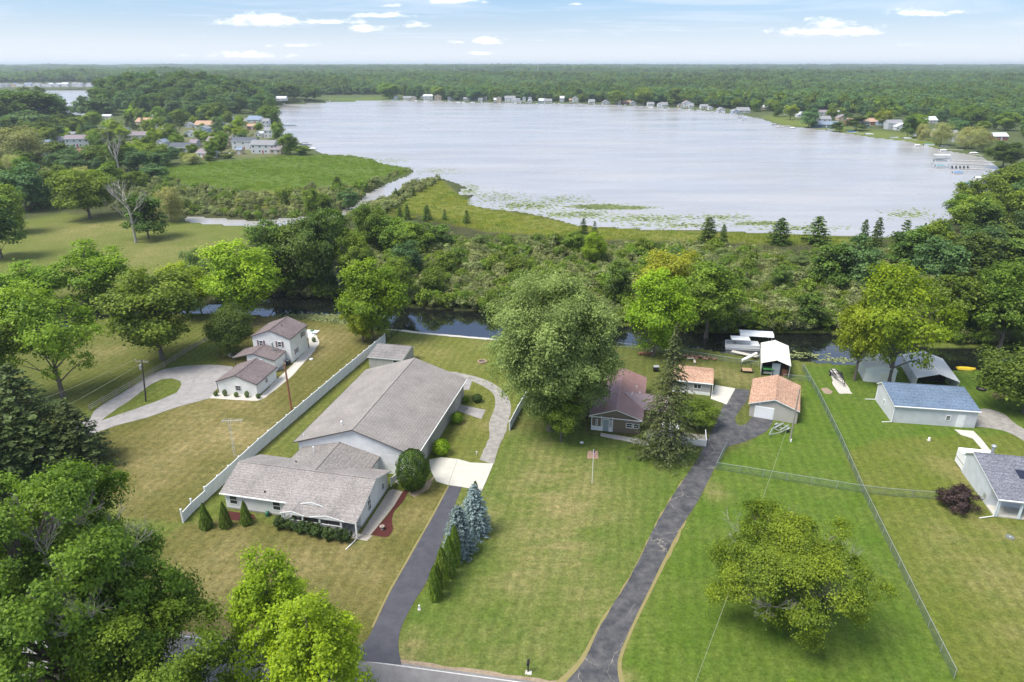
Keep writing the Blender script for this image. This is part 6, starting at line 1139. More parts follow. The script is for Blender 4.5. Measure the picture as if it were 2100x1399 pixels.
tA = P(1708, 764); tB = P(1733, 797); dv = tB - tA; trailer(tA, math.atan2(dv.y, dv.x) - math.pi/2, 'black boat trailer parked on the launch strip', black, 6.2)
ut = empty('utility_trailer', P(1531, 762), rad(-8)); tag(ut, 'small utility trailer with tan plywood bed and black rack', 'trailer'); MB().box(-.85,.85,-.9,.5,.45,.52).build('bed', wood, ut)
for s in (-1,1): MB().tube([(s*.98-.08,-.2,.3),(s*.98+.08,-.2,.3)], [.3,.3], 12).build('wheel', black, ut); MB().bar((s*.8,.55,.5),(s*.8,.55,1.5),.05,.05).build('rack_post', black, ut); MB().bar((s*.8,.5,.5),(s*.8,2.2,.5),.06,.06).build('frame_rail', black, ut); MB().bar((s*.8,2.2,.5),(s*.8,2.2,1.4),.05,.05).build('rack_post', black, ut)
MB().bar((-.8,.55,1.5),(.8,.55,1.5),.05,.05).build('rack_bar', black, ut)
tu = empty('white_tube', P(1535, 742) + Vector((0, 0, .9)), rad(32)); tag(tu, 'long white tube resting on the fence left of the boat shelter', 'tube'); MB().tube([(-2,0,-.2),(2.0,0,.35)], [.28,.28], 10).build('tube', white, tu); MB().tube([(2.0,0,.35),(2.05,0,.36)], [.2,.2], 10).build('end_cap', galv, tu)
gc = empty('garden_cart', P(1573, 768), rad(-10)); tag(gc, 'green canopied cart in front of the cream boat shelter', 'cart'); MB().box(-.95,.95,-.6,.7,1.15,1.28).build('canopy', mat('green_cover', (0.06, 0.24, 0.06)), gc); MB().box(-.8,.8,-.4,.5,.3,.7).build('body', galv, gc)
for a, b in ((-1,-1),(1,-1),(-1,1),(1,1)): MB().box(a*.8-.03,a*.8+.03,b*.45-.03,b*.45+.03,.3,1.15).build('post', black, gc); MB().tube([(a*.85-.06,b*.4,.25),(a*.85+.06,b*.4,.25)], [.25,.25], 10).build('wheel', black, gc)
# firewood pile, logs one by one
wpile = empty('firewood_pile', P(1432, 735)); tag(wpile, 'heap of cut pale firewood logs near the canal', 'woodpile'); lm_ = [MB().tube([(-.28,0,0),(.28,0,0)], [.12,.11], 7).mesh('log_a', mat('log_pale', (0.36, 0.24, 0.17), .9, .2, 4)), MB().tube([(-.32,0,0),(.3,0,0)], [.09,.1], 6).mesh('log_b', mat('log_red', (0.26, 0.12, 0.08), .9, .2, 4))]
for k in range(70):
    s = random.uniform(-3.6, 3.6); q = link('log', random.choice(lm_), wpile, (s, random.uniform(-.6,.6) - s*.25, .1 + abs(random.gauss(0,.16)))); q.rotation_euler = (0, random.uniform(-.4,.4), random.uniform(0,6.28))
b2 = empty('brush_pile', P(1322, 727)); tag(b2, 'small reddish brush pile by the canal fence', 'woodpile')
for k in range(24): q = link('log', lm_[1], b2, (random.uniform(-1.2,1.2), random.uniform(-.5,.5), .1 + random.random()*.3)); q.rotation_euler = (0, random.uniform(-.4,.4), random.uniform(0,6.28))
blb = empty('blue_bin', P(1338, 725)); tag(blb, 'small blue bin beside the brush pile', 'bin'); MB().tube([(0,0,0),(0,0,.45)], [.26,.3], 10).build('tub', mat('bin_blue', (0.05, 0.14, 0.30)), blb); MB().tube([(0,0,.45),(0,0,.5)], [.32,.3], 10).build('lid', white, blb)
for i, (x, y, a) in enumerate([(1416,739,5),(1424,745,80)]): lg = empty('garden_bench', P(x, y), rad(a)); tag(lg, ['pale bench left of the firewood', 'pale bench in front of the firewood'][i], 'bench'); MB().box(-.7,.7,-.2,.2,.38,.45).build('seat', mat('pale_wood', (0.5, 0.45, 0.36)), lg); [MB().box(s*.55-.04,s*.55+.04,-.18,.18,0,.38).build('leg', grey_wood, lg) for s in (-1,1)]
gs = empty('gas_grill', P(1345, 762)); tag(gs, 'covered grill beside the red roofed house', 'grill'); MB().box(-.5,.5,-.3,.3,.15,.9).build('cabinet', black, gs); MB().tube([(-.5,0,.95),(.5,0,.95)], [.3,.3], 10).build('lid', galv, gs)
# landscape boulders at the round maple and under the trees
bl = empty('stone_ring', P(480, 728)); tag(bl, 'ring of pale stones round the foot of the round maple', 'stones')
for k in range(14): a = k*.45; r2 = .9 + random.uniform(-.1,.15); MB().tube([(r2*math.cos(a), r2*math.sin(a), 0), (r2*math.cos(a), r2*math.sin(a), .16)], [.26,.16], 6).build('stone', stone_m, bl)

# ============================================================ BOATS AND DOCKS
hull_w = mat('hull_white', (0.74, 0.75, 0.76), .35, .04, 1); hull_g = mat('hull_grey', (0.30, 0.32, 0.35), .4, .1, 1); cov_b = mat('cover_blue', (0.05, 0.19, 0.42), .7, .1, 1); cov_n = mat('cover_navy', (0.03, 0.06, 0.14), .7); cov_g = mat('cover_grey', (0.16, 0.17, 0.18), .8); cov_r = mat('cover_red', (0.45, 0.05, 0.04), .7); teal = mat('teal', (0.10, 0.28, 0.30), .6)
def hull_mesh(name, L, B, H_, m):
    secs = [(-L/2, .95, 1), (-L*.1, 1, 1), (L*.25, .8, 1.03), (L*.42, .4, 1.08), (L/2, .04, 1.12)]; vs = []
    for x, k, hk in secs: b = B/2*k; vs += [(x, -b*.55, 0), (x, -b, H_*hk), (x, b, H_*hk), (x, b*.55, 0)]
    return MB().add(vs, [(i*4+j, i*4+(j+1)%4, (i+1)*4+(j+1)%4, (i+1)*4+j) for i in range(4) for j in range(4)] + [(3,2,1,0)]).mesh(name, m)
BM = dict(pon=MB().tube([(-3.4,-1,0),(3.1,-1,0),(3.5,-1,.1)], [.3,.3,.05], 8).mesh('pontoon_tube', galv), deck=MB().box(-3.4,3.3,-1.25,1.25,.3,.4).mesh('pontoon_deck', hull_w), runa=MB().box(-2.6,2.6,-1.2,1.2,1.85,1.95).mesh('canopy', cov_n), hull=hull_mesh('runabout_hull', 5.6, 2.1, .8, hull_w))
fence_b = {k: MB().box(-3.2,3.1,-1.22,-1.16,.4,1.05).box(-3.2,3.1,1.16,1.22,.4,1.05).box(3.04,3.1,-1.2,1.2,.4,1.05).mesh('pontoon_fence', m) for k, m in (('w', hull_w), ('g', hull_g), ('b', cov_b))}
def pontoon(p, ang, label, side='w', can=cov_n, cover=False, group=None, z=0):
    e = empty('pontoon_boat', Vector(p) + Vector((0, 0, z)), ang); tag(e, label, 'boat', group); link('pontoon', BM['pon'], e); link('pontoon', BM['pon'], e, (0, 2, 0)); link('deck', BM['deck'], e); link('side_rail', fence_b[side], e)
    if cover: MB().box(-3.2,3.1,-1.2,1.2,1.05,1.15).box(-2.2,2.0,-.7,.7,1.15,1.4).build('cover', can, e)
    else:
        MB().box(-2.4,1.2,-1.1,1.1,1.95,2.05).build('canopy', can, e)
        for x in (-2.3, 1.1):
            for y in (-1.1, 1.1): MB().bar((x,y,1.0),(x,y,1.97),.06,.06).build('canopy_pole', galv, e)
        MB().box(-2.9,-1.2,.2,1.05,.4,.85).build('seat', hull_g, e)
    MB().box(-3.8,-3.4,-.2,.2,.0,1.0).build('outboard_motor', black, e); return e
def runabout(p, ang, label, cov=cov_b, group=None, lift=False, z=0):
    e = empty('motor_boat', Vector(p) + Vector((0, 0, z)), ang); tag(e, label, 'boat', group); link('hull', BM['hull'], e); 
    MB().add([(-2.6,-.9,.8),(1.9,-.7,.85),(2.5,0,.9),(1.9,.7,.85),(-2.6,.9,.8),(-1.5,0,1.25),(.8,0,1.3)], [(0,1,6,5),(1,2,6),(2,3,6),(3,4,5,6),(4,0,5)]).build('cover', cov, e); MB().box(-3.1,-2.8,-.2,.2,.3,1.1).build('outboard_motor', black, e); return e
def dock(a, b, w, label, group=None, m=None):
    a = Vector(a); b = Vector(b); d = b - a; L = d.length; e = empty('dock', a, math.atan2(d.y, d.x)); tag(e, label, 'dock', group); n = max(1, int(L / 3))
    for i in range(n): MB().box(L*i/n + .03, L*(i+1)/n - .03, -w/2, w/2, .35, .45).build('deck_section', m or stone_m, e)
    for i in range(n + 1):
        for s in (-1, 1): MB().box(L*i/n - .04, L*i/n + .04, s*w/2 - .04, s*w/2 + .04, -1.2, .8).build('post', galv, e)
    return e
def lift_canopy(p, ang, label, m, group=None, z=2.0, L=7.5):
    e = empty('boat_lift', p, ang); tag(e, label, 'boat lift', group); MB().add([(-L/2,-1.5,z),(L/2,-1.5,z),(L/2,-.8,z+.45),(-L/2,-.8,z+.45),(L/2,.8,z+.45),(-L/2,.8,z+.45),(L/2,1.5,z),(-L/2,1.5,z)], [(0,1,2,3),(3,2,4,5),(5,4,6,7),(0,3,5,7),(1,6,4,2)]).build('canopy', m, e)
    for x in (-L/2+.4, L/2-.4):
        for y in (-1.45, 1.45): MB().bar((x,y,-1),(x,y,z+.05),.1,.1).build('leg', galv, e)
    return e
Wp = lambda x, y: P(x, y, WL)
pontoon(Wp(1522,713), rad(-8), 'moored pontoon boat with brown seats on the canal', 'w', hull_w); lift_canopy(Wp(1548,703) , rad(-10), 'boat lift with flat white canopy over the canal', hull_w, z=1.9, L=6.5)
dock(P(1500,724), P(1554,736), 1.0, 'narrow dock beside the canal pontoon boat'); MB()
ra_ = math.pi
lift_canopy(Wp(1930,325), rad(-2), 'pale canopied boat lift at the end of the upper dock', hull_g and mat('canopy_pale', (0.55, 0.58, 0.62)), L=9); pontoon(Wp(1928,331), rad(-4), 'pontoon boat beside the upper dock', 'g', hull_g)
lift_canopy(Wp(1930,343), rad(-2), 'grey canopied boat lift at the end of the middle dock', cov_g and mat('canopy_grey', (0.30, 0.32, 0.35)), L=10); runabout(Wp(1928,345), rad(0), 'teal motor boat hanging in the middle lift', teal, z=.5)
dock(Wp(1950,330), Wp(2040,333), 1.3, 'upper long dock on the right shore'); dock(Wp(1948,336), Wp(2040,340), 1.3, 'middle long dock on the right shore'); dock(Wp(1945,346), Wp(2035,349), 1.3, 'lower long dock on the right shore')
for i, x in enumerate((1953, 1961, 1969, 1977, 1985)):
    ch = empty('dock_chair', P(x, 345.5, .45), rad(10)); tag(ch, ['leftmost dark chair on the lower dock', 'second dark chair on the lower dock', 'middle dark chair on the lower dock', 'fourth dark chair on the lower dock', 'rightmost dark chair on the lower dock'][i], 'chair', 'dark chairs on the lower dock'); MB().box(-.4,.4,-.4,.4,.4,.5).build('seat', black, ch); MB().box(-.4,.4,.35,.45,.5,1.3).build('backrest', black, ch); MB().box(-.35,.35,-.35,.35,0,.4).build('legs', black, ch)
runabout(Wp(1965,357), rad(-4), 'long blue covered boat below the lower dock', cov_b); runabout(Wp(1990,385), rad(2), 'white boat under the bright blue canopy', hull_g and mat('cover_w', (0.6,0.62,0.65))); lift_canopy(Wp(1983,386), rad(0), 'bright blue canopied boat lift near the right shore', mat('canopy_blue', (0.06, 0.28, 0.60), .6), L=8)
dock(Wp(1950,414), Wp(1975,413), 1.5, 'short grey dock at the right lake corner'); runabout(Wp(2010,367), rad(0), 'small white boat by the right shore trees', hull_w); runabout(Wp(2010,381), rad(0), 'grey boat by the right shore trees', cov_g)
RB = [('p',1530,248,'w',cov_b,'pontoon boat with blue canopy off the right lawn'),('c',1592,258,'g',cov_g,'dark canopied pontoon boat off the right lawn'),('r',1625,264,'w',hull_w,'small white boat off the right lawn'),('r',1518,243,'w',cov_g,'grey boat beside the blue canopied pontoon'),('c',1702,268,'w',hull_g,'white boat below the blue house'),
 ('p',1745,272,'b',teal,'teal canopied boat below the dark tree bank'),('c',1782,277,'w',hull_w,'white covered pontoon below the timber wall'),('p',1833,284,'w',cov_g,'pontoon with dark canopy left of the willows'),('c',1860,286,'w',hull_w,'white cabin boat left of the willows'),('r',1881,300,'w',hull_w,'white boat below the small willow'),
 ('c',1905,299,'w',teal,'boat with teal cover by the willows'),('c',1936,303,'g',cov_g,'dark covered boat by the wide willow'),('r',1997,316,'w',hull_w,'low white boat at the foot of the willows'),('r',1935,310,'w',hull_w,'tiny white boat below the wide willow')]
for i, (k, x, y, s, c, l) in enumerate(RB):
    if k == 'r': runabout(Wp(x, y), random.uniform(-.3,.3), l, c)
    else: pontoon(Wp(x, y), random.uniform(-.25,.25), l, s, c, cover=(k == 'c'))
for i, (x0, y0, x1, y1) in enumerate([(1524,243,1570,243),(1596,262,1620,258),(1640,265,1690,264),(1735,275,1760,272),(1758,276,1790,275),(1870,288,1900,290),(1925,308,1975,309),(1985,317,2015,320),(1600,257,1592,262),(585,258,600,257),(560,272,575,262),(610,300,640,296)]):
    dock(Wp(x0, y0), Wp(x1, y1), 1.4, 'pale dock on the lakeshore, %s' % ['off the far lawn','beside the dark canopied pontoon','left of the blue house','below the dark tree bank','below the timber wall','left of the willows','below the wide willow','at the foot of the willows','at the lawn corner','off the village point','inside the village inlet','at the marsh corner'][i])
mar = 'boats moored along the marina shore'; covs = [hull_w, cov_b, hull_g, cov_g, hull_w, cov_n, teal]
for i in range(26):
    x = 566 + i * 5.8; y = 214.6 - i * .28 + random.uniform(-.6,.6); (pontoon if i % 3 else runabout)(Wp(x, y), random.uniform(1.2,1.9), 'moored boat in the crowded marina row, %s from the left' % ordinal(i), **(dict(side=random.choice('wgw'), can=random.choice(covs), group=mar) if i % 3 else dict(cov=random.choice(covs), group=mar)))
far = 'boats along the far shore'
shore = [(800,206.4),(900,207.4),(950,210.4),(1033,212),(1167,213.5),(1300,217.5),(1400,223.7),(1500,233.6),(1530,239)]
for i in range(44):
    x = 805 + i * 16.5 + random.uniform(-5,5); y = float(np.interp(x, [a for a, b in shore], [b for a, b in shore])) + random.uniform(0,1.0); k = i % 3
    if k: pontoon(Wp(x, y), random.uniform(-.3,1.6), 'small boat moored along the far shore, %s from the left' % ordinal(i), side=random.choice('wwg'), can=random.choice(covs + ([cov_r] if i == 30 else [])), group=far)
    else: runabout(Wp(x, y), random.uniform(-.3,1.6), 'small boat moored along the far shore, %s from the left' % ordinal(i), cov=random.choice(covs), group=far)
for i in range(16): x = 830 + i * 45; y = float(np.interp(x, [a for a, b in shore], [b for a, b in shore])); dock(Wp(x, y - .3), Wp(x + 2, y + 1.3), 2.0, 'short dock on the far shore, %s from the left' % ordinal(i), 'docks along the far shore')
pontoon(Wp(600,259.5), rad(5), 'teal pontoon boat moored off the village point', 'g', teal, cover=True); pontoon(Wp(628,299), rad(5), 'dark canopied boat at the marsh corner', 'g', cov_n); runabout(Wp(545,272), rad(30), 'white boat in the village inlet', hull_w); pontoon(Wp(535,274), rad(10), 'pontoon boat in the village inlet', 'w', hull_g); runabout(Wp(642,307), rad(0), 'small white boat behind the marsh corner', hull_w)
runabout(Wp(578,262), rad(0), 'grey boat beside the village point', hull_g)

# ============================================================ VILLAGE AND SHORE HOUSES
wallc = {'w': mat('wall_white', (0.56, 0.57, 0.58), .7), 'b': mat('wall_blue', (0.30, 0.38, 0.48), .7), 'g': mat('wall_grey', (0.42, 0.43, 0.45), .7), 't': mat('wall_tan', (0.48, 0.38, 0.28), .7), 'r': mat('wall_red', (0.32, 0.05, 0.05), .7), 'k': brick_m, 'n': mat('wall_navy', (0.10, 0.16, 0.24), .7)}
roofc = {'d': mat('roof_dark', (0.10, 0.11, 0.13), .9, .15, 1), 'g': mat('roof_grey', (0.24, 0.24, 0.25), .9, .15, 1), 'o': mat('roof_orange', (0.42, 0.27, 0.18), .9, .12, 1), 'p': mat('roof_purple', (0.24, 0.20, 0.22), .9, .12, 1), 'b': mat('roof_blue', (0.20, 0.25, 0.33), .8, .1, 1), 'w': mat('roof_white', (0.62, 0.63, 0.66), .6, .06, 1), 'm': mat('roof_maroon', (0.22, 0.09, 0.09), .7, .1, 1), 'r': mat('roof_pink', (0.48, 0.16, 0.16), .7, .1, 1)}
def shore_house(x, y, wpx, wc, rc, label, st=1, depth=8, ridge='u', ang=0, group=None, cat='house', wins=2):
    p = P(x, y); z = ground_z(p.x, p.y)
    for _ in range(4): p = P(x, y, z); z = ground_z(p.x, p.y)
    L = wpx * proj(p.x, p.y, z)[2] / F_PX; he = 2.7 * st + .2; span = depth if ridge == 'u' else L
    h = House('house', label, cat, (p.x - L/2, p.y, z), ang, L, depth, he, he + min(3.2, span * .26), ridge=ridge, mw=wallc[wc], mr=roofc[rc], trim=white, oh=.35, thick=.25)
    if group: h.root['group'] = group
    for s in range(st):
        n = max(1, wins)
        for k in range(n): h.window('front', L * (k + .5) / n + (.3 if (s and k) else 0), .9 + s * 2.7, min(1.3, L / n * .45), 1.15, fm=white, bars='')
    if st == 1 or True: h.door('front', L * .5 + (.8 if n % 2 else 0) if L > 5 else L * .5, .95, 2.05, m=wallc['r' if wc == 'w' and L > 9 else 'w'], handle=False)
    return h
V = [(500,307,50,'w','d','tall white house with dark roof in the village',2,8,'u',-8,3),(540,315,52,'w','g','large white house with grey gabled roof on the village edge',2,9,'u',-5,4),(448,297,50,'t','p','low house with brownish roof left of the tall white one',1,9,'u',-8,4),(422,323,40,'w','p','small white cottage at the marsh edge',1,8,'u',-25,2),
 (417,279,20,'b','g','blue-grey gabled cottage in the village',2,9,'v',0,2),(425,263,54,'w','o','long white house with orange roof in the village',1,12,'u',-2,4),(468,271,24,'k','d','dark roofed brick house beside the purple tree',1,9,'u',-4,2),(522,252,34,'w','b','wide blue-grey roofed building on the village shore',1,16,'u',-4,3),
 (388,281,20,'w','g','white double garage in the village',1,7,'v',0,2),(565,316,26,'t','p','low annex right of the large white house',1,8,'u',-5,2),(515,266,18,'k','o','small brick cottage near the inlet',1,7,'u',0,1),(367,312,44,'g','d','grey house half hidden behind the round yellow-green tree',1,10,'u',-6,3),
 (295,256,36,'t','o','A-frame style house with steep orange roof',1,12,'u',-12,2),(272,286,50,'w','p','white house with porch behind the ragged tree',1,9,'u',10,4),(157,303,46,'w','p','white house with purple-brown roof at the left',2,9,'u',12,4),(170,336,26,'r','m','red two-storey barn house in the trees',2,9,'u',0,2),(102,330,28,'w','b','pale blue roofed shed in the trees',1,7,'u',0,1),
 (144,284,20,'g','g','small grey roofed house left of the village',1,7,'u',0,1),(192,288,18,'w','g','small white house left of the village',1,6,'u',0,1),(218,245,20,'w','w','white shed at the left lakeshore',1,6,'u',0,1),(490,317,14,'t','b','small green-grey shed between the white houses',1,5,'u',0,1),(330,262,24,'g','p','brown roofed house behind the light green tree',1,9,'u',0,2),
 (1694,262,52,'n','b','blue lakeside house with white windows',1,9,'u',-4,4),(1770,256,60,'k','o','long house with orange roof by the yellow tree',1,11,'u',-2,4),(1835,266,30,'g','g','grey two-storey lakeside house',2,9,'u',-2,2),(1712,232,16,'w','r','white house with pink-red roof among the right trees',1,10,'u',-12,1),(1724,236,12,'w','w','small white gabled house beside the pink roof',1,8,'v',0,1),
 (1910,253,26,'w','w','flat white roofed building behind the cone tree',1,12,'u',0,2),(2052,288,32,'k','w','long brick building with white roof near the right edge',1,9,'u',0,3),(1958,281,16,'g','g','grey house among the willows',1,8,'u',0,1),(1526,232,26,'g','g','house with large grey hip roof on the far shore',1,14,'u',0,2),(1690,236,18,'g','p','brownish house behind the right lawn',1,9,'u',0,2),
 (1023,209.5,11,'t','t' if False else 'p','tan gabled house on the far shore',2,10,'v',0,1),(1046,209.5,23,'w','g','large pale house on the far shore',2,12,'u',0,3),(1062,211,16,'w','g','white house beside the large pale one',1,10,'v',0,2),(1075,209,7,'w','g','narrow white gable on the far shore',2,9,'v',0,1),(1087,209,8,'w','g','white gabled house right of the narrow one',2,9,'v',0,1),
 (1124,211,17,'w','g','white house left of the far lawn',1,10,'u',0,2),(1194,207,17,'w','p','two-storey white house above the far lawn',2,10,'u',0,3),(1175,209,16,'t','o','low tan shed on the far lawn',1,8,'u',0,1),(1218,209,14,'k','p','brown house behind the purple trees',2,10,'v',0,1),(1410,221,18,'w','p','pale two-storey house on the far shore',2,12,'v',0,2),(1285,214,18,'k','o','brick red house on the far shore',1,9,'u',0,2),
 (1335,218,14,'w','g','small white house in the far tree row',1,9,'u',0,2),(1355,219,12,'w','g','white cottage in the far tree row',1,9,'v',0,1),(838,205,24,'w','g','pale low house on the left part of the far shore',1,10,'u',0,2),(878,205,20,'w','w','white house on the left part of the far shore',2,10,'u',0,2),(925,206,14,'w','g','white cottage in the far leafy row',1,9,'u',0,1),(957,207,14,'g','g','grey cottage in the far leafy row',1,9,'u',0,1),
 (1445,223,16,'w','g','low white house behind the three round trees',1,9,'u',0,2),(985,208,10,'w','g','tiny white house left of the tan gable',1,8,'u',0,1),(576,210,22,'g','w','pale marina shed at the left end of the lake',1,10,'u',0,2)]
for (x, y, w_, wc, rc, l, st_, dp, rg, a, wn) in V: shore_house(x, y, w_, wc, rc, l, st_, dp, rg, a, wins=wn)
g_ = random.Random(4)
for i in range(24):
    x = -20 + i * 15.4 + g_.uniform(-3, 3); shore_house(x, 180.0 + g_.uniform(-.4, .3), g_.uniform(9, 15), g_.choice('wwwgwt'), g_.choice('gggdpwb'), 'pale house in the row across the left lake, %s from the left' % ordinal(i), g_.choice((1, 2, 2)), 14, g_.choice('uv'), 0, group='houses across the left lake', wins=2)
for i, (x, y, w_) in enumerate([(1475,147,14),(1520,148,9),(1580,149,8),(1625,150,6),(470,139,8)]): shore_house(x, y, w_, 'w', 'w', ['widest white farm building on the horizon, right of centre', 'second white farm building on the horizon', 'third white farm building on the horizon', 'smallest white farm building on the horizon', 'lone white farm building on the left horizon'][i], 2, 30, 'u', 0, wins=1)
for i, (x, y, w_, wc, rc, st_) in enumerate(sorted([(386,262,14,'w','g',1),(352,258,16,'t','p',1),(341,272,20,'w','g',1),(462,264,14,'g','g',1),(484,284,16,'w','d',1),(396,302,16,'g','p',1),(330,300,20,'w','b',1),(236,262,18,'w','g',1),(207,276,16,'t','p',1),(306,246,14,'w','w',1),(466,246,16,'w','b',1),(545,262,14,'w','g',2),(530,282,14,'w','w',1),(120,296,16,'w','g',1),(92,300,14,'g','b',1),(255,275,12,'w','d',1),(440,252,14,'g','d',1),(550,283,18,'w','g',2)])):
    shore_house(x, y, w_, wc, rc, 'small village house with %s roof among the trees, %s from the left' % ({'g': 'grey', 'p': 'brown', 'b': 'blue-grey', 'd': 'dark', 'w': 'white'}[rc], ordinal(i)), st_, 8, 'u' if i % 3 else 'v', -6 + (i * 7) % 13, group='small houses in the lakeside village', wins=2)
g_ = random.Random(9)
for i in range(24):
    x = 812 + i * 30.5 + g_.uniform(-6, 6); y = float(np.interp(x, [a for a, b in shore], [b for a, b in shore])) - g_.uniform(1.5, 4.6); shore_house(x, y, g_.uniform(9, 16), g_.choice('wwgwtb'), g_.choice('ggdpwg'), 'lakefront house in the far shore row, %s from the left' % ordinal(i), g_.choice((1, 1, 2)), 11, g_.choice('uv'), 0, group='lakefront houses in the far shore row', wins=2)
for i in range(12):
    x = 1570 + i * 40; y = float(np.interp(x, [1560,1700,1867,2017], [243,268,290,320])) - g_.uniform(14, 26); shore_house(x, y, g_.uniform(20, 32), g_.choice('wgwtb'), g_.choice('ggdpw'), 'lakeside house on the right shore, %s from the left' % ordinal(i), 1, 10, g_.choice('uv'), -5, group='lakeside houses on the right shore', wins=3)
# radio masts / pylons on the skyline
for i, (x, h_) in enumerate([(932,60),(1103,60),(1175,60),(1275,60),(1385,60),(1497,60),(1662,50)]):
    p = P(x, 150); p = p * (2900 / p.y); e = empty('pylon', (p.x, p.y, ground_z(p.x, p.y))); tag(e, ['pale skyline pylon, leftmost', 'pale skyline pylon, second from the left', 'pale skyline pylon, third from the left', 'pale skyline pylon, fourth from the left', 'pale skyline pylon, fifth from the left', 'pale skyline pylon, sixth from the left', 'pale skyline pylon, rightmost'][i], 'pylon'); MB().tube([(0,0,0),(0,0,h_*.62)], [.9,.3], 4).build('mast', pale, e)
    for z in (.42, .52): MB().bar((-4,0,h_*z),(4,0,h_*z),.5,.5).build('crossarm', pale, e)

def car(x, y, ang, col, label):
    p = P(x, y, .05); e = empty('parked_car', p, rad(ang)); tag(e, label, 'car'); m = mat('car_' + label[:12].replace(' ', '_'), col, .35, .03, 1, spec=.6); b = MB()
    prof = [(-2.2, .35), (-2.25, .8), (-1.3, .95), (1.1, .95), (2.15, .8), (2.2, .35)]; n = len(prof); vs = [(a, -.88, z) for a, z in prof] + [(a, .88, z) for a, z in prof]
    b.add(vs, [tuple(range(n)), tuple(reversed(range(n, 2*n)))] + [(i, i + n, (i+1) % n + n, (i+1) % n) for i in range(n)]); b.build('body', m, e)
    c_ = MB(); v = [(-1.6,-.8,.95),(1.0,-.8,.95),(.45,-.66,1.45),(-1.2,-.66,1.45),(-1.6,.8,.95),(1.0,.8,.95),(.45,.66,1.45),(-1.2,.66,1.45)]; c_.add(v, [(0,1,2,3),(7,6,5,4),(1,5,6,2),(4,0,3,7),(3,2,6,7)]); c_.build('windows', glass, e); MB().box(-1.2,.45,-.67,.67,1.45,1.49).build('roof', m, e)
    for sx in (-1.35, 1.35):
        for sy in (-.88, .88): MB().tube([(sx, sy-.1, .33), (sx, sy+.1, .33)], [.33,.33], 10).build('wheel', black, e)
for x, y, a, col, l in [(417,288,-5,(.06,.10,.09),'dark green car parked in the village'),(444,319,40,(.5,.5,.5),'silver car beside the small white cottage'),(450,322,35,(.7,.7,.7),'white car beside the small white cottage'),(378,281,0,(.05,.05,.06),'black car by the white double garage'),(477,316,60,(.65,.65,.66),'white car before the large white house'),(1700,247,0,(.6,.6,.6),'pale car behind the blue lakeside house'),(1612,236,10,(.7,.7,.7),'white car on the far right lawn'),(305,262,0,(.2,.2,.22),'grey car beside the A-frame house')]: car(x, y, a, col, l)
# ============================================================ MASSES NOBODY COULD COUNT
def scatter_stuff(name, pts, scale, keys, label, seed=0, color=None, tints=None, patchy=0):
    g = np.random.default_rng(seed); n = len(pts)
    cname = 'templates_' + name; c = bpy.data.collections.new(cname)
    for ki, k in enumerate(keys):
        o = bpy.data.objects.new('%s_%d_%s' % (name, ki, k), TPL[k]['crown']); c.objects.link(o)
        if color: o.color = (*color, 1)
        if tints: o.color = (*tints[len(c.objects) - 1], 1)
    me = bpy.data.meshes.new(name); me.vertices.add(n); me.vertices.foreach_set('co', pts.astype(np.float32).ravel())
    a = me.attributes.new('sc', 'FLOAT_VECTOR', 'POINT'); a.data.foreach_set('vector', scale.astype(np.float32).ravel())
    a = me.attributes.new('rz', 'FLOAT_VECTOR', 'POINT'); r = np.zeros((n, 3)); r[:, 2] = g.uniform(0, 6.28, n); a.data.foreach_set('vector', r.astype(np.float32).ravel())
    a = me.attributes.new('pick', 'INT', 'POINT'); 
    pk = g.integers(0, len(keys), n)
    if patchy: f = (np.sin(pts[:, 0] / patchy + 2) * np.sin(pts[:, 1] / patchy * .7) + np.sin(pts[:, 0] / patchy * 2.3 + pts[:, 1] / patchy * 1.7) * .6) * .5 + .5; pk = np.clip((f + g.normal(size=n) * .28) * len(keys), 0, len(keys) - 1).astype(int)
    a.data.foreach_set('value', pk.astype(np.int32))
    o = link(name, me); tag(o, label, kind='stuff')
    ng = bpy.data.node_groups.new('scatter_' + name, 'GeometryNodeTree')
    ng.interface.new_socket('Geometry', in_out='INPUT', socket_type='NodeSocketGeometry'); ng.interface.new_socket('Geometry', in_out='OUTPUT', socket_type='NodeSocketGeometry')
    N = ng.nodes.new; gi = N('NodeGroupInput'); go = N('NodeGroupOutput'); ip = N('GeometryNodeInstanceOnPoints'); ci = N('GeometryNodeCollectionInfo')
    ci.inputs['Collection'].default_value = c; ci.inputs['Separate Children'].default_value = True; ci.inputs['Reset Children'].default_value = True
    def attr(nm, t):
        q = N('GeometryNodeInputNamedAttribute'); q.data_type = t; q.inputs['Name'].default_value = nm; return q.outputs['Attribute']
    L = ng.links.new; L(gi.outputs[0], ip.inputs['Points']); L(ci.outputs[0], ip.inputs['Instance']); ip.inputs['Pick Instance'].default_value = True
    L(attr('pick', 'INT'), ip.inputs['Instance Index']); L(attr('rz', 'FLOAT_VECTOR'), ip.inputs['Rotation']); L(attr('sc', 'FLOAT_VECTOR'), ip.inputs['Scale'])
    L(ip.outputs[0], go.inputs[0]); md = o.modifiers.new('scatter', 'NODES'); md.node_group = ng; return o
def jgrid(poly_w, sp, seed, jit=0.45):
    g = np.random.default_rng(seed); a = np.array(poly_w); x0, y0 = a.min(0); x1, y1 = a.max(0)
    X, Y = np.meshgrid(np.arange(x0, x1, sp), np.arange(y0, y1, sp)); x = X.ravel() + g.uniform(-jit, jit, X.size) * sp; y = Y.ravel() + g.uniform(-jit, jit, X.size) * sp
    m = pip(x, y, poly_w); x, y = x[m], y[m]; m = ~in_water(x, y); return x[m], y[m]
AVOID = [(p[0], p[1], r) for p, r in HOUSE_SPOTS]
VILLAGE = [(205,262),(260,246),(330,240),(400,252),(480,250),(560,262),(590,290),(560,318),(430,330),(340,345),(230,335),(120,345),(100,280)]
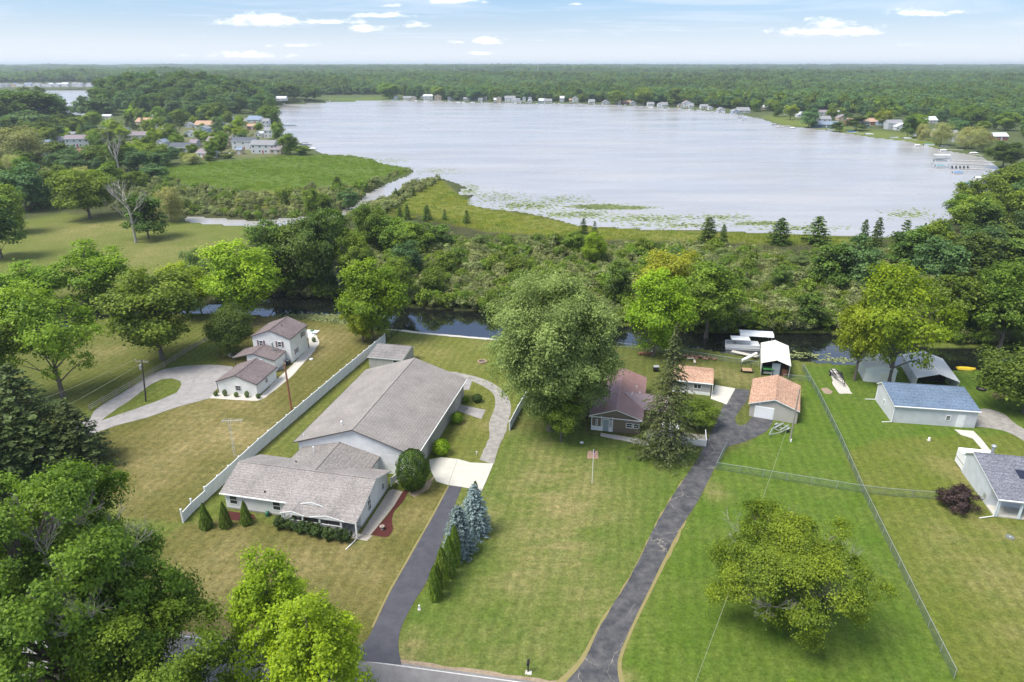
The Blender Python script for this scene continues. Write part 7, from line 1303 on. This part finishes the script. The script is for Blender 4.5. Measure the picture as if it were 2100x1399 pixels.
scatter_trees(VILLAGE, 62, ['mid_a', 'mid_b', 'mid_b', 'bright_b'], 'tree among the village houses', 'garden trees in the village', (7, 13), (7, 12), 7.5, 3, avoid=AVOID)
scatter_trees([(-150,345),(60,300),(120,345),(240,345),(300,362),(250,420),(60,425),(-150,420)], 26, ['mid_a', 'mid_b', 'mid_c', 'willow'], 'tree in the wetland thicket', 'trees of the left wetland', (8, 14), (9, 13), 8, 5, avoid=AVOID)
scatter_trees([(-100,240),(140,246),(180,262),(100,300),(-100,330)], 14, ['mid_a', 'mid_c', 'mid_b'], 'tree below the dark oaks at the left lake', 'trees at the left lake', (10, 16), (10, 13), 11, 6, avoid=AVOID)
# knoll
KN = [(232,226),(250,210),(330,200),(430,196),(520,205),(548,216),(545,226),(500,238),(440,240),(400,236),(330,228),(260,224)]
ell = lambda cx, cy_, rx, ry: [(cx + rx * math.cos(t), cy_ + ry * math.sin(t)) for t in np.linspace(0, 6.283, 24, endpoint=False)]
scatter_trees(None, 70, ['mid_a', 'mid_c', 'mid_c', 'mid_b'], 'oak on the wooded knoll', 'trees on the wooded knoll', (15, 20), (14, 18), 10.5, 7, tint=(0.8, 0.9, 1.0), world_poly=[p for p in ell(-445, 860, 185, 130)])
scatter_trees(None, 420, ['mid_a', 'mid_c', 'mid_c', 'far_a'], 'closed oak canopy behind the crest of the knoll', 'x', (14, 20), (14, 19), 9.0, 17, world_poly=ell(-450, 945, 215, 225), mass='knoll_woodland')
# right shore
scatter_trees([(1960,430),(2010,410),(2040,380),(2300,380),(2400,600),(2200,690),(2010,690),(1900,620),(1880,560),(1860,520),(1900,490),(1940,465)], 34, ['mid_a', 'mid_c', 'mid_b', 'maple_a'], 'tree on the right lakeshore', 'trees on the right lakeshore', (9, 15), (9, 13), 8, 8, avoid=AVOID)
scatter_trees([(1620,235),(1700,232),(1750,225),(1900,228),(2100,240),(2300,300),(2150,300),(2000,272),(1850,260),(1700,246)], 60, ['mid_a', 'mid_b', 'far_c'], 'leafy woodland behind the right lakeside houses', 'garden trees on the right shore', (9, 15), (9, 14), 10, 9, avoid=AVOID, mass='right_shore_woodland')
# far shore row
scatter_trees([(880,205),(1000,206),(1170,210),(1300,214),(1400,218),(1500,226),(1570,234),(1600,226),(1500,214),(1300,206),(1100,203),(880,200)], 90, ['mid_a', 'mid_b', 'mid_c', 'mid_a'], 'row of leafy trees along the far shore', 'trees along the far shore', (11, 17), (12, 17), 13, 10, avoid=AVOID, mass='far_shore_woodland')
scatter_trees([(-300,179),(345,181),(345,174),(-300,172)], 110, ['mid_a', 'mid_b'], 'leafy trees across the left lake', 'trees across the left lake', (12, 17), (14, 18), 18, 11, avoid=AVOID, mass='left_lake_woodland')
# open woodland over the shrub swamp
scatter_trees([(700,500),(860,500),(1000,515),(1200,530),(1500,540),(1700,545),(1850,545),(1850,600),(1700,630),(1450,600),(1250,600),(1000,600),(880,600),(720,560)], 12, ['mid_a', 'mid_b', 'grey_b'], 'tree in the shrub swamp', 'trees in the shrub swamp', (4.5, 7.5), (5, 8), 12, 12)
# ---- far forest as one mass
def forest():
    g = np.random.default_rng(5); X = []; Y = []; S = []
    def ring(y0, y1, sp, s):
        w = 0.80 * y1 + 200; xs = np.arange(-w, w, sp); ys = np.arange(y0, y1, sp); A_, B = np.meshgrid(xs, ys)
        x = A_.ravel() + g.uniform(-.45, .45, A_.size) * sp; y = B.ravel() + g.uniform(-.45, .45, A_.size) * sp
        m = (np.abs(x) < 0.82 * y + 120) & ~in_water(x, y); x, y = x[m], y[m]
        px, py = proj_np(x, y)
        # no forest on lawns, villages, marsh and open fields
        k = np.ones(len(x), bool)
        for poly in CLEAR: k &= ~pip(px, py, poly)
        # keep a margin from water
        for a, b in ((0, -14), (10, -8), (-10, -8)): k &= ~in_water(x + a, y + b) | (y > 2000)
        fld = (np.sin(x / 310 + 2) * np.sin(y / 420 + 0.5) + 0.5 * np.sin(x / 130 + y / 190)) > 0.98
        k &= ~(fld & (y > 2300) & (y < 7500))
        for hx, hy, r in AVOID:
            if y0 - 60 < hy < y1 + 60: k &= ((x - hx) ** 2 + (y - hy) ** 2) > (r * 0.8) ** 2
        x, y = x[k], y[k]; X.append(x); Y.append(y); S.append(np.full(len(x), s))
    ring(560, 1500, 11, 1.25); ring(1500, 2600, 15, 1.7); ring(2600, 4600, 24, 2.6); ring(4600, 9500, 44, 4.2)
    x = np.concatenate(X); y = np.concatenate(Y); s = np.concatenate(S); z = hills(x, y)
    v = g.uniform(0.7, 1.25, len(x)); sz = g.uniform(0.65, 1.25, len(x)) * (1 + 0.22 * np.sin(x / 70) * np.sin(y / 95 + x / 200)) * np.where(s > 1.5, 1.05, 1)
    scale = np.stack([s * v, s * v, sz * np.minimum(s, 1.25) ** .2], 1); print('forest instances', len(x))
    scatter_stuff('forest', np.stack([x, y, z - 0.5], 1), scale, ['far_d', 'pine_mid', 'far_a', 'far_b', 'far_c', 'far_a', 'far_c', 'far_b'], 'dense green forest canopy stretching to the horizon', 3, tints=[(.8,.9,1.1),(1,1.15,1.3),(.85,.95,1),(1,1,1),(1.05,1.05,1),(.95,1.1,1),(1.2,1.1,.9),(1.25,1.12,1)], patchy=140)
def proj_np(x, y):
    z = -CAM_H; c = y * math.cos(PITCH) - z * math.sin(PITCH); up = y * math.sin(PITCH) + z * math.cos(PITCH); return 1050 + F_PX * x / c, 699.5 - F_PX * up / c
CLEAR = [[(-900,185),(560,196),(560,199),(900,203),(1150,208),(1300,212),(1400,215),(1500,221),(1600,228),(1700,231),(1850,236),(2000,243),(2200,262),(3200,330),(3200,1500),(-900,1500)],
         [(-900,184),(-900,177.5),(345,177.5),(345,186)], [(640,204),(640,196),(830,194),(830,206)], [(1500,150),(1580,149),(1580,153),(1500,154)], [(1640,151),(1720,150),(1730,153),(1650,153.5)]]
forest()
# ---- shrub swamp and wetland thickets
def thicket(name, poly, sp, keys, label, sr=(0.6, 1.25), seed=1, color=None, z=0.0, bare=0.0):
    x, y = jgrid(W(poly), sp, seed); g = np.random.default_rng(seed + 9)
    if bare:
        n = np.sin(x / 9 + 1) * np.sin(y / 7 + 2) + 0.5 * np.sin(x / 3.7 + y / 5.1); k = n < (1.0 - bare); x, y = x[k], y[k]
    v = g.uniform(*sr, len(x)) * (0.85 + 0.3 * np.sin(x / 11) * np.sin(y / 8)); h = v * g.uniform(0.75, 1.25, len(x))
    print(name, len(x)); scatter_stuff(name, np.stack([x, y, np.full(len(x), z)], 1), np.stack([v, v, h], 1), keys, label, seed, color)
thicket('shrub_swamp', [(560,604),(640,540),(720,490),(830,480),(1000,498),(1200,510),(1500,520),(1750,527),(1900,525),(2100,510),(2400,520),(2500,712),(2050,709),(1700,679),(1447,679),(1250,664),(1000,636),(860,628),(700,610)], 2.15,
        ['shrub_0', 'shrub_1', 'shrub_2', 'shrub_g'], 'thick grey-green shrub swamp between the canal and the lake', (0.55, 1.08), 1)
thicket('bank_shrubs', [(560,607),(700,617),(860,634),(1000,642),(1250,668),(1447,683),(1700,683),(1920,714),(2050,714),(2500,720),(2500,700),(2050,694),(1700,666),(1447,668),(1250,652),(1000,626),(860,618),(700,600),(560,590)], 2.2, ['shrub_g', 'shrub_0'], 'green bushes overhanging the far canal bank', (0.6, 0.95), 2)
thicket('bank_shrubs_left', [(100,640),(200,616),(270,604),(420,598),(500,600),(580,596),(580,606),(470,612),(420,610),(270,616),(200,630),(120,655)], 2.6, ['shrub_g', 'shrub_0'], 'bushes along the far canal bank below the mown field', (0.5, 0.95), 14)
thicket('wetland_thicket', [(-300,420),(-100,330),(60,330),(130,345),(300,365),(430,392),(560,405),(700,390),(780,378),(840,362),(770,395),(735,412),(690,434),(560,446),(393,438),(200,430)], 4.2, ['shrub_0', 'shrub_1', 'shrub_2', 'shrub_g'], 'rough bushy wetland beyond the mown field', (0.5, 1.2), 3, bare=0.35)
thicket('channel_shrubs', [(700,452),(760,425),(810,397),(850,382),(880,370),(905,368),(880,385),(850,400),(800,435),(760,455)], 2.6, ['shrub_0', 'shrub_1'], 'grey shrubs lining the marsh channel', (0.5, 0.9), 4)
thicket('channel_shrubs_left', [(640,408),(700,390),(770,372),(810,358),(846,350),(800,368),(760,392),(700,412),(640,425)], 3.2, ['shrub_0', 'shrub_1'], 'grey shrubs on the left side of the marsh channel', (0.4, 0.8), 5)
thicket('village_hedges', VILLAGE, 13, ['shrub_g', 'shrub_0'], 'low hedges and bushes between the village houses', (0.5, 1.0), 6)
thicket('canal_bank_shrubs', [(375,444),(395,441),(520,450),(560,450),(560,444),(393,434),(370,438)], 3.0, ['shrub_g', 'shrub_0'], 'bushes on the far bank of the upper canal', (0.4, 0.8), 12)
# ---- marsh grass and reeds: real blades in tufts
def tuft(key, n, h, r, leaf, seed):
    g = np.random.default_rng(seed); a = g.uniform(0, 6.28, n); q = np.sqrt(g.uniform(0, 1, n)) * r; x = q * np.cos(a); y = q * np.sin(a); hh = h * g.uniform(.6, 1.1, n); w = 0.07; d = g.uniform(0, 6.28, n)
    tx = x + np.cos(d) * hh * .3; ty = y + np.sin(d) * hh * .3
    v = np.stack([np.stack([x - w*np.sin(d), y + w*np.cos(d), np.zeros(n)], 1), np.stack([x + w*np.sin(d), y - w*np.cos(d), np.zeros(n)], 1), np.stack([tx, ty, hh], 1)], 1).reshape(-1, 3)
    me = bpy.data.meshes.new('tuft_' + key); me.vertices.add(3*n); me.vertices.foreach_set('co', v.astype(np.float32).ravel()); me.loops.add(3*n); me.loops.foreach_set('vertex_index', np.arange(3*n, dtype=np.int32))
    me.polygons.add(n); me.polygons.foreach_set('loop_start', np.arange(0, 3*n, 3, dtype=np.int32)); me.polygons.foreach_set('loop_total', np.full(n, 3, dtype=np.int32)); me.update(calc_edges=True)
    at = me.attributes.new('tone', 'FLOAT', 'FACE'); at.data.foreach_set('value', g.uniform(0, 1, n).astype(np.float32)); me.materials.append(leaf); TPL[key] = dict(crown=me, W=2*r, H=h, b=0)
reed = leaf_mat('leaf_reed', (0.15, 0.22, 0.025), (0.26, 0.34, 0.045), trans=0.45); reed_y = leaf_mat('leaf_reed_y', (0.24, 0.26, 0.035), (0.40, 0.41, 0.07), trans=0.45)
tuft('reed_a', 60, 0.55, 1.9, reed, 1); tuft('reed_b', 60, 0.6, 1.9, reed_y, 2)
thicket('marsh_grass', [(290,345),(400,335),(600,318),(720,318),(770,327),(850,348),(790,370),(735,388),(690,380),(560,395),(430,385),(300,370)], 3.4, ['reed_a', 'reed_a', 'reed_b'][:2] , 'bright green marsh grass meadow before the lake', (0.9, 1.4), 7)
thicket('yellow_marsh_grass', [(700,455),(780,420),(880,375),(900,366),(940,400),(990,425),(1120,447),(1200,465),(1500,478),(1850,488),(1850,506),(1500,500),(1200,490),(1000,475),(860,450)], 2.6, ['reed_b', 'reed_a'], 'yellow-green marsh grass strip along the lake edge', (0.8, 1.3), 8)
# ---- water lilies: many small pads floating on the water
def lilies(name, ells, size, label, seed, dens, m):
    g = np.random.default_rng(seed); vs = []; fs = []
    for (x, y, rx, ry, k) in ells:
        n = int(k * dens)
        for _ in range(n):
            q = g.normal(size=2) * 0.45; 
            c = P(x + q[0] * rx, y + q[1] * ry, WL)
            if not in_water(np.array([c.x]), np.array([c.y]))[0]: continue
            r = size * g.uniform(.5, 1.4); b = len(vs); 
            for j in range(6): vs.append((c.x + r * math.cos(j * 1.047) * g.uniform(.8, 1.2) * 1.3, c.y + r * math.sin(j * 1.047) * g.uniform(.8, 1.2), WL + 0.02 + (0.0 if j else 0.02)))
            fs.append(tuple(range(b, b + 6)))
    tag(MB().add(vs, fs).build(name, m), label, kind='stuff')
lily_m = mat('lily', (0.14, 0.19, 0.035), 0.5, 0.2, 0.3, col2=(0.26, 0.30, 0.08))
lilies('lily_pads', [(1230,424,60,6,900),(1290,426,50,4,500),(1150,410,70,12,260),(1080,422,80,10,500),(1020,405,70,14,300),(1560,458,60,5,300),(1480,446,70,8,200),(1320,448,120,10,500),(1180,440,80,9,450),(960,390,30,14,250),(1640,468,100,6,200),(900,352,60,8,160),(1400,462,120,6,300),(800,330,40,6,120),(1860,440,60,12,200)], 0.42, 'patches of green water lily pads along the near lake edge', 3, 1.0, lily_m)
lilies('canal_lilies', [(660,651,60,6,700),(600,648,40,4,200),(700,660,40,5,250),(250,632,60,6,120),(1640,728,60,5,90),(1720,738,40,5,80)], 0.24, 'lily pads on the canal behind the white house', 4, 1.0, mat('lily_b', (0.16, 0.2, 0.06), 0.5, 0.2, 0.5, col2=(0.30, 0.32, 0.14)))
lilies('pale_lilies', [(150,655,90,12,200),(50,688,60,8,120)], 0.2, 'floating weed on the left canal reach', 5, 1.0, lily_m)
# clutter between lake houses is built as things in the shore list; haze closes the air
hz = MB().box(-16000, 16000, -700, 15000, -3.0, 75.0)
hm = bpy.data.materials.new('haze_air'); hm.use_nodes = True; nt = hm.node_tree; nt.nodes.clear(); o_ = nt.nodes.new('ShaderNodeOutputMaterial'); pv = nt.nodes.new('ShaderNodeVolumePrincipled')
pv.inputs['Color'].default_value = (0.80, 0.90, 1.0, 1); pv.inputs['Density'].default_value = 1.15e-4; pv.inputs['Anisotropy'].default_value = 0.2; nt.links.new(pv.outputs[0], o_.inputs['Volume'])
tag(hz.build('haze', hm), 'thin blue haze over the distant forest', kind='stuff')
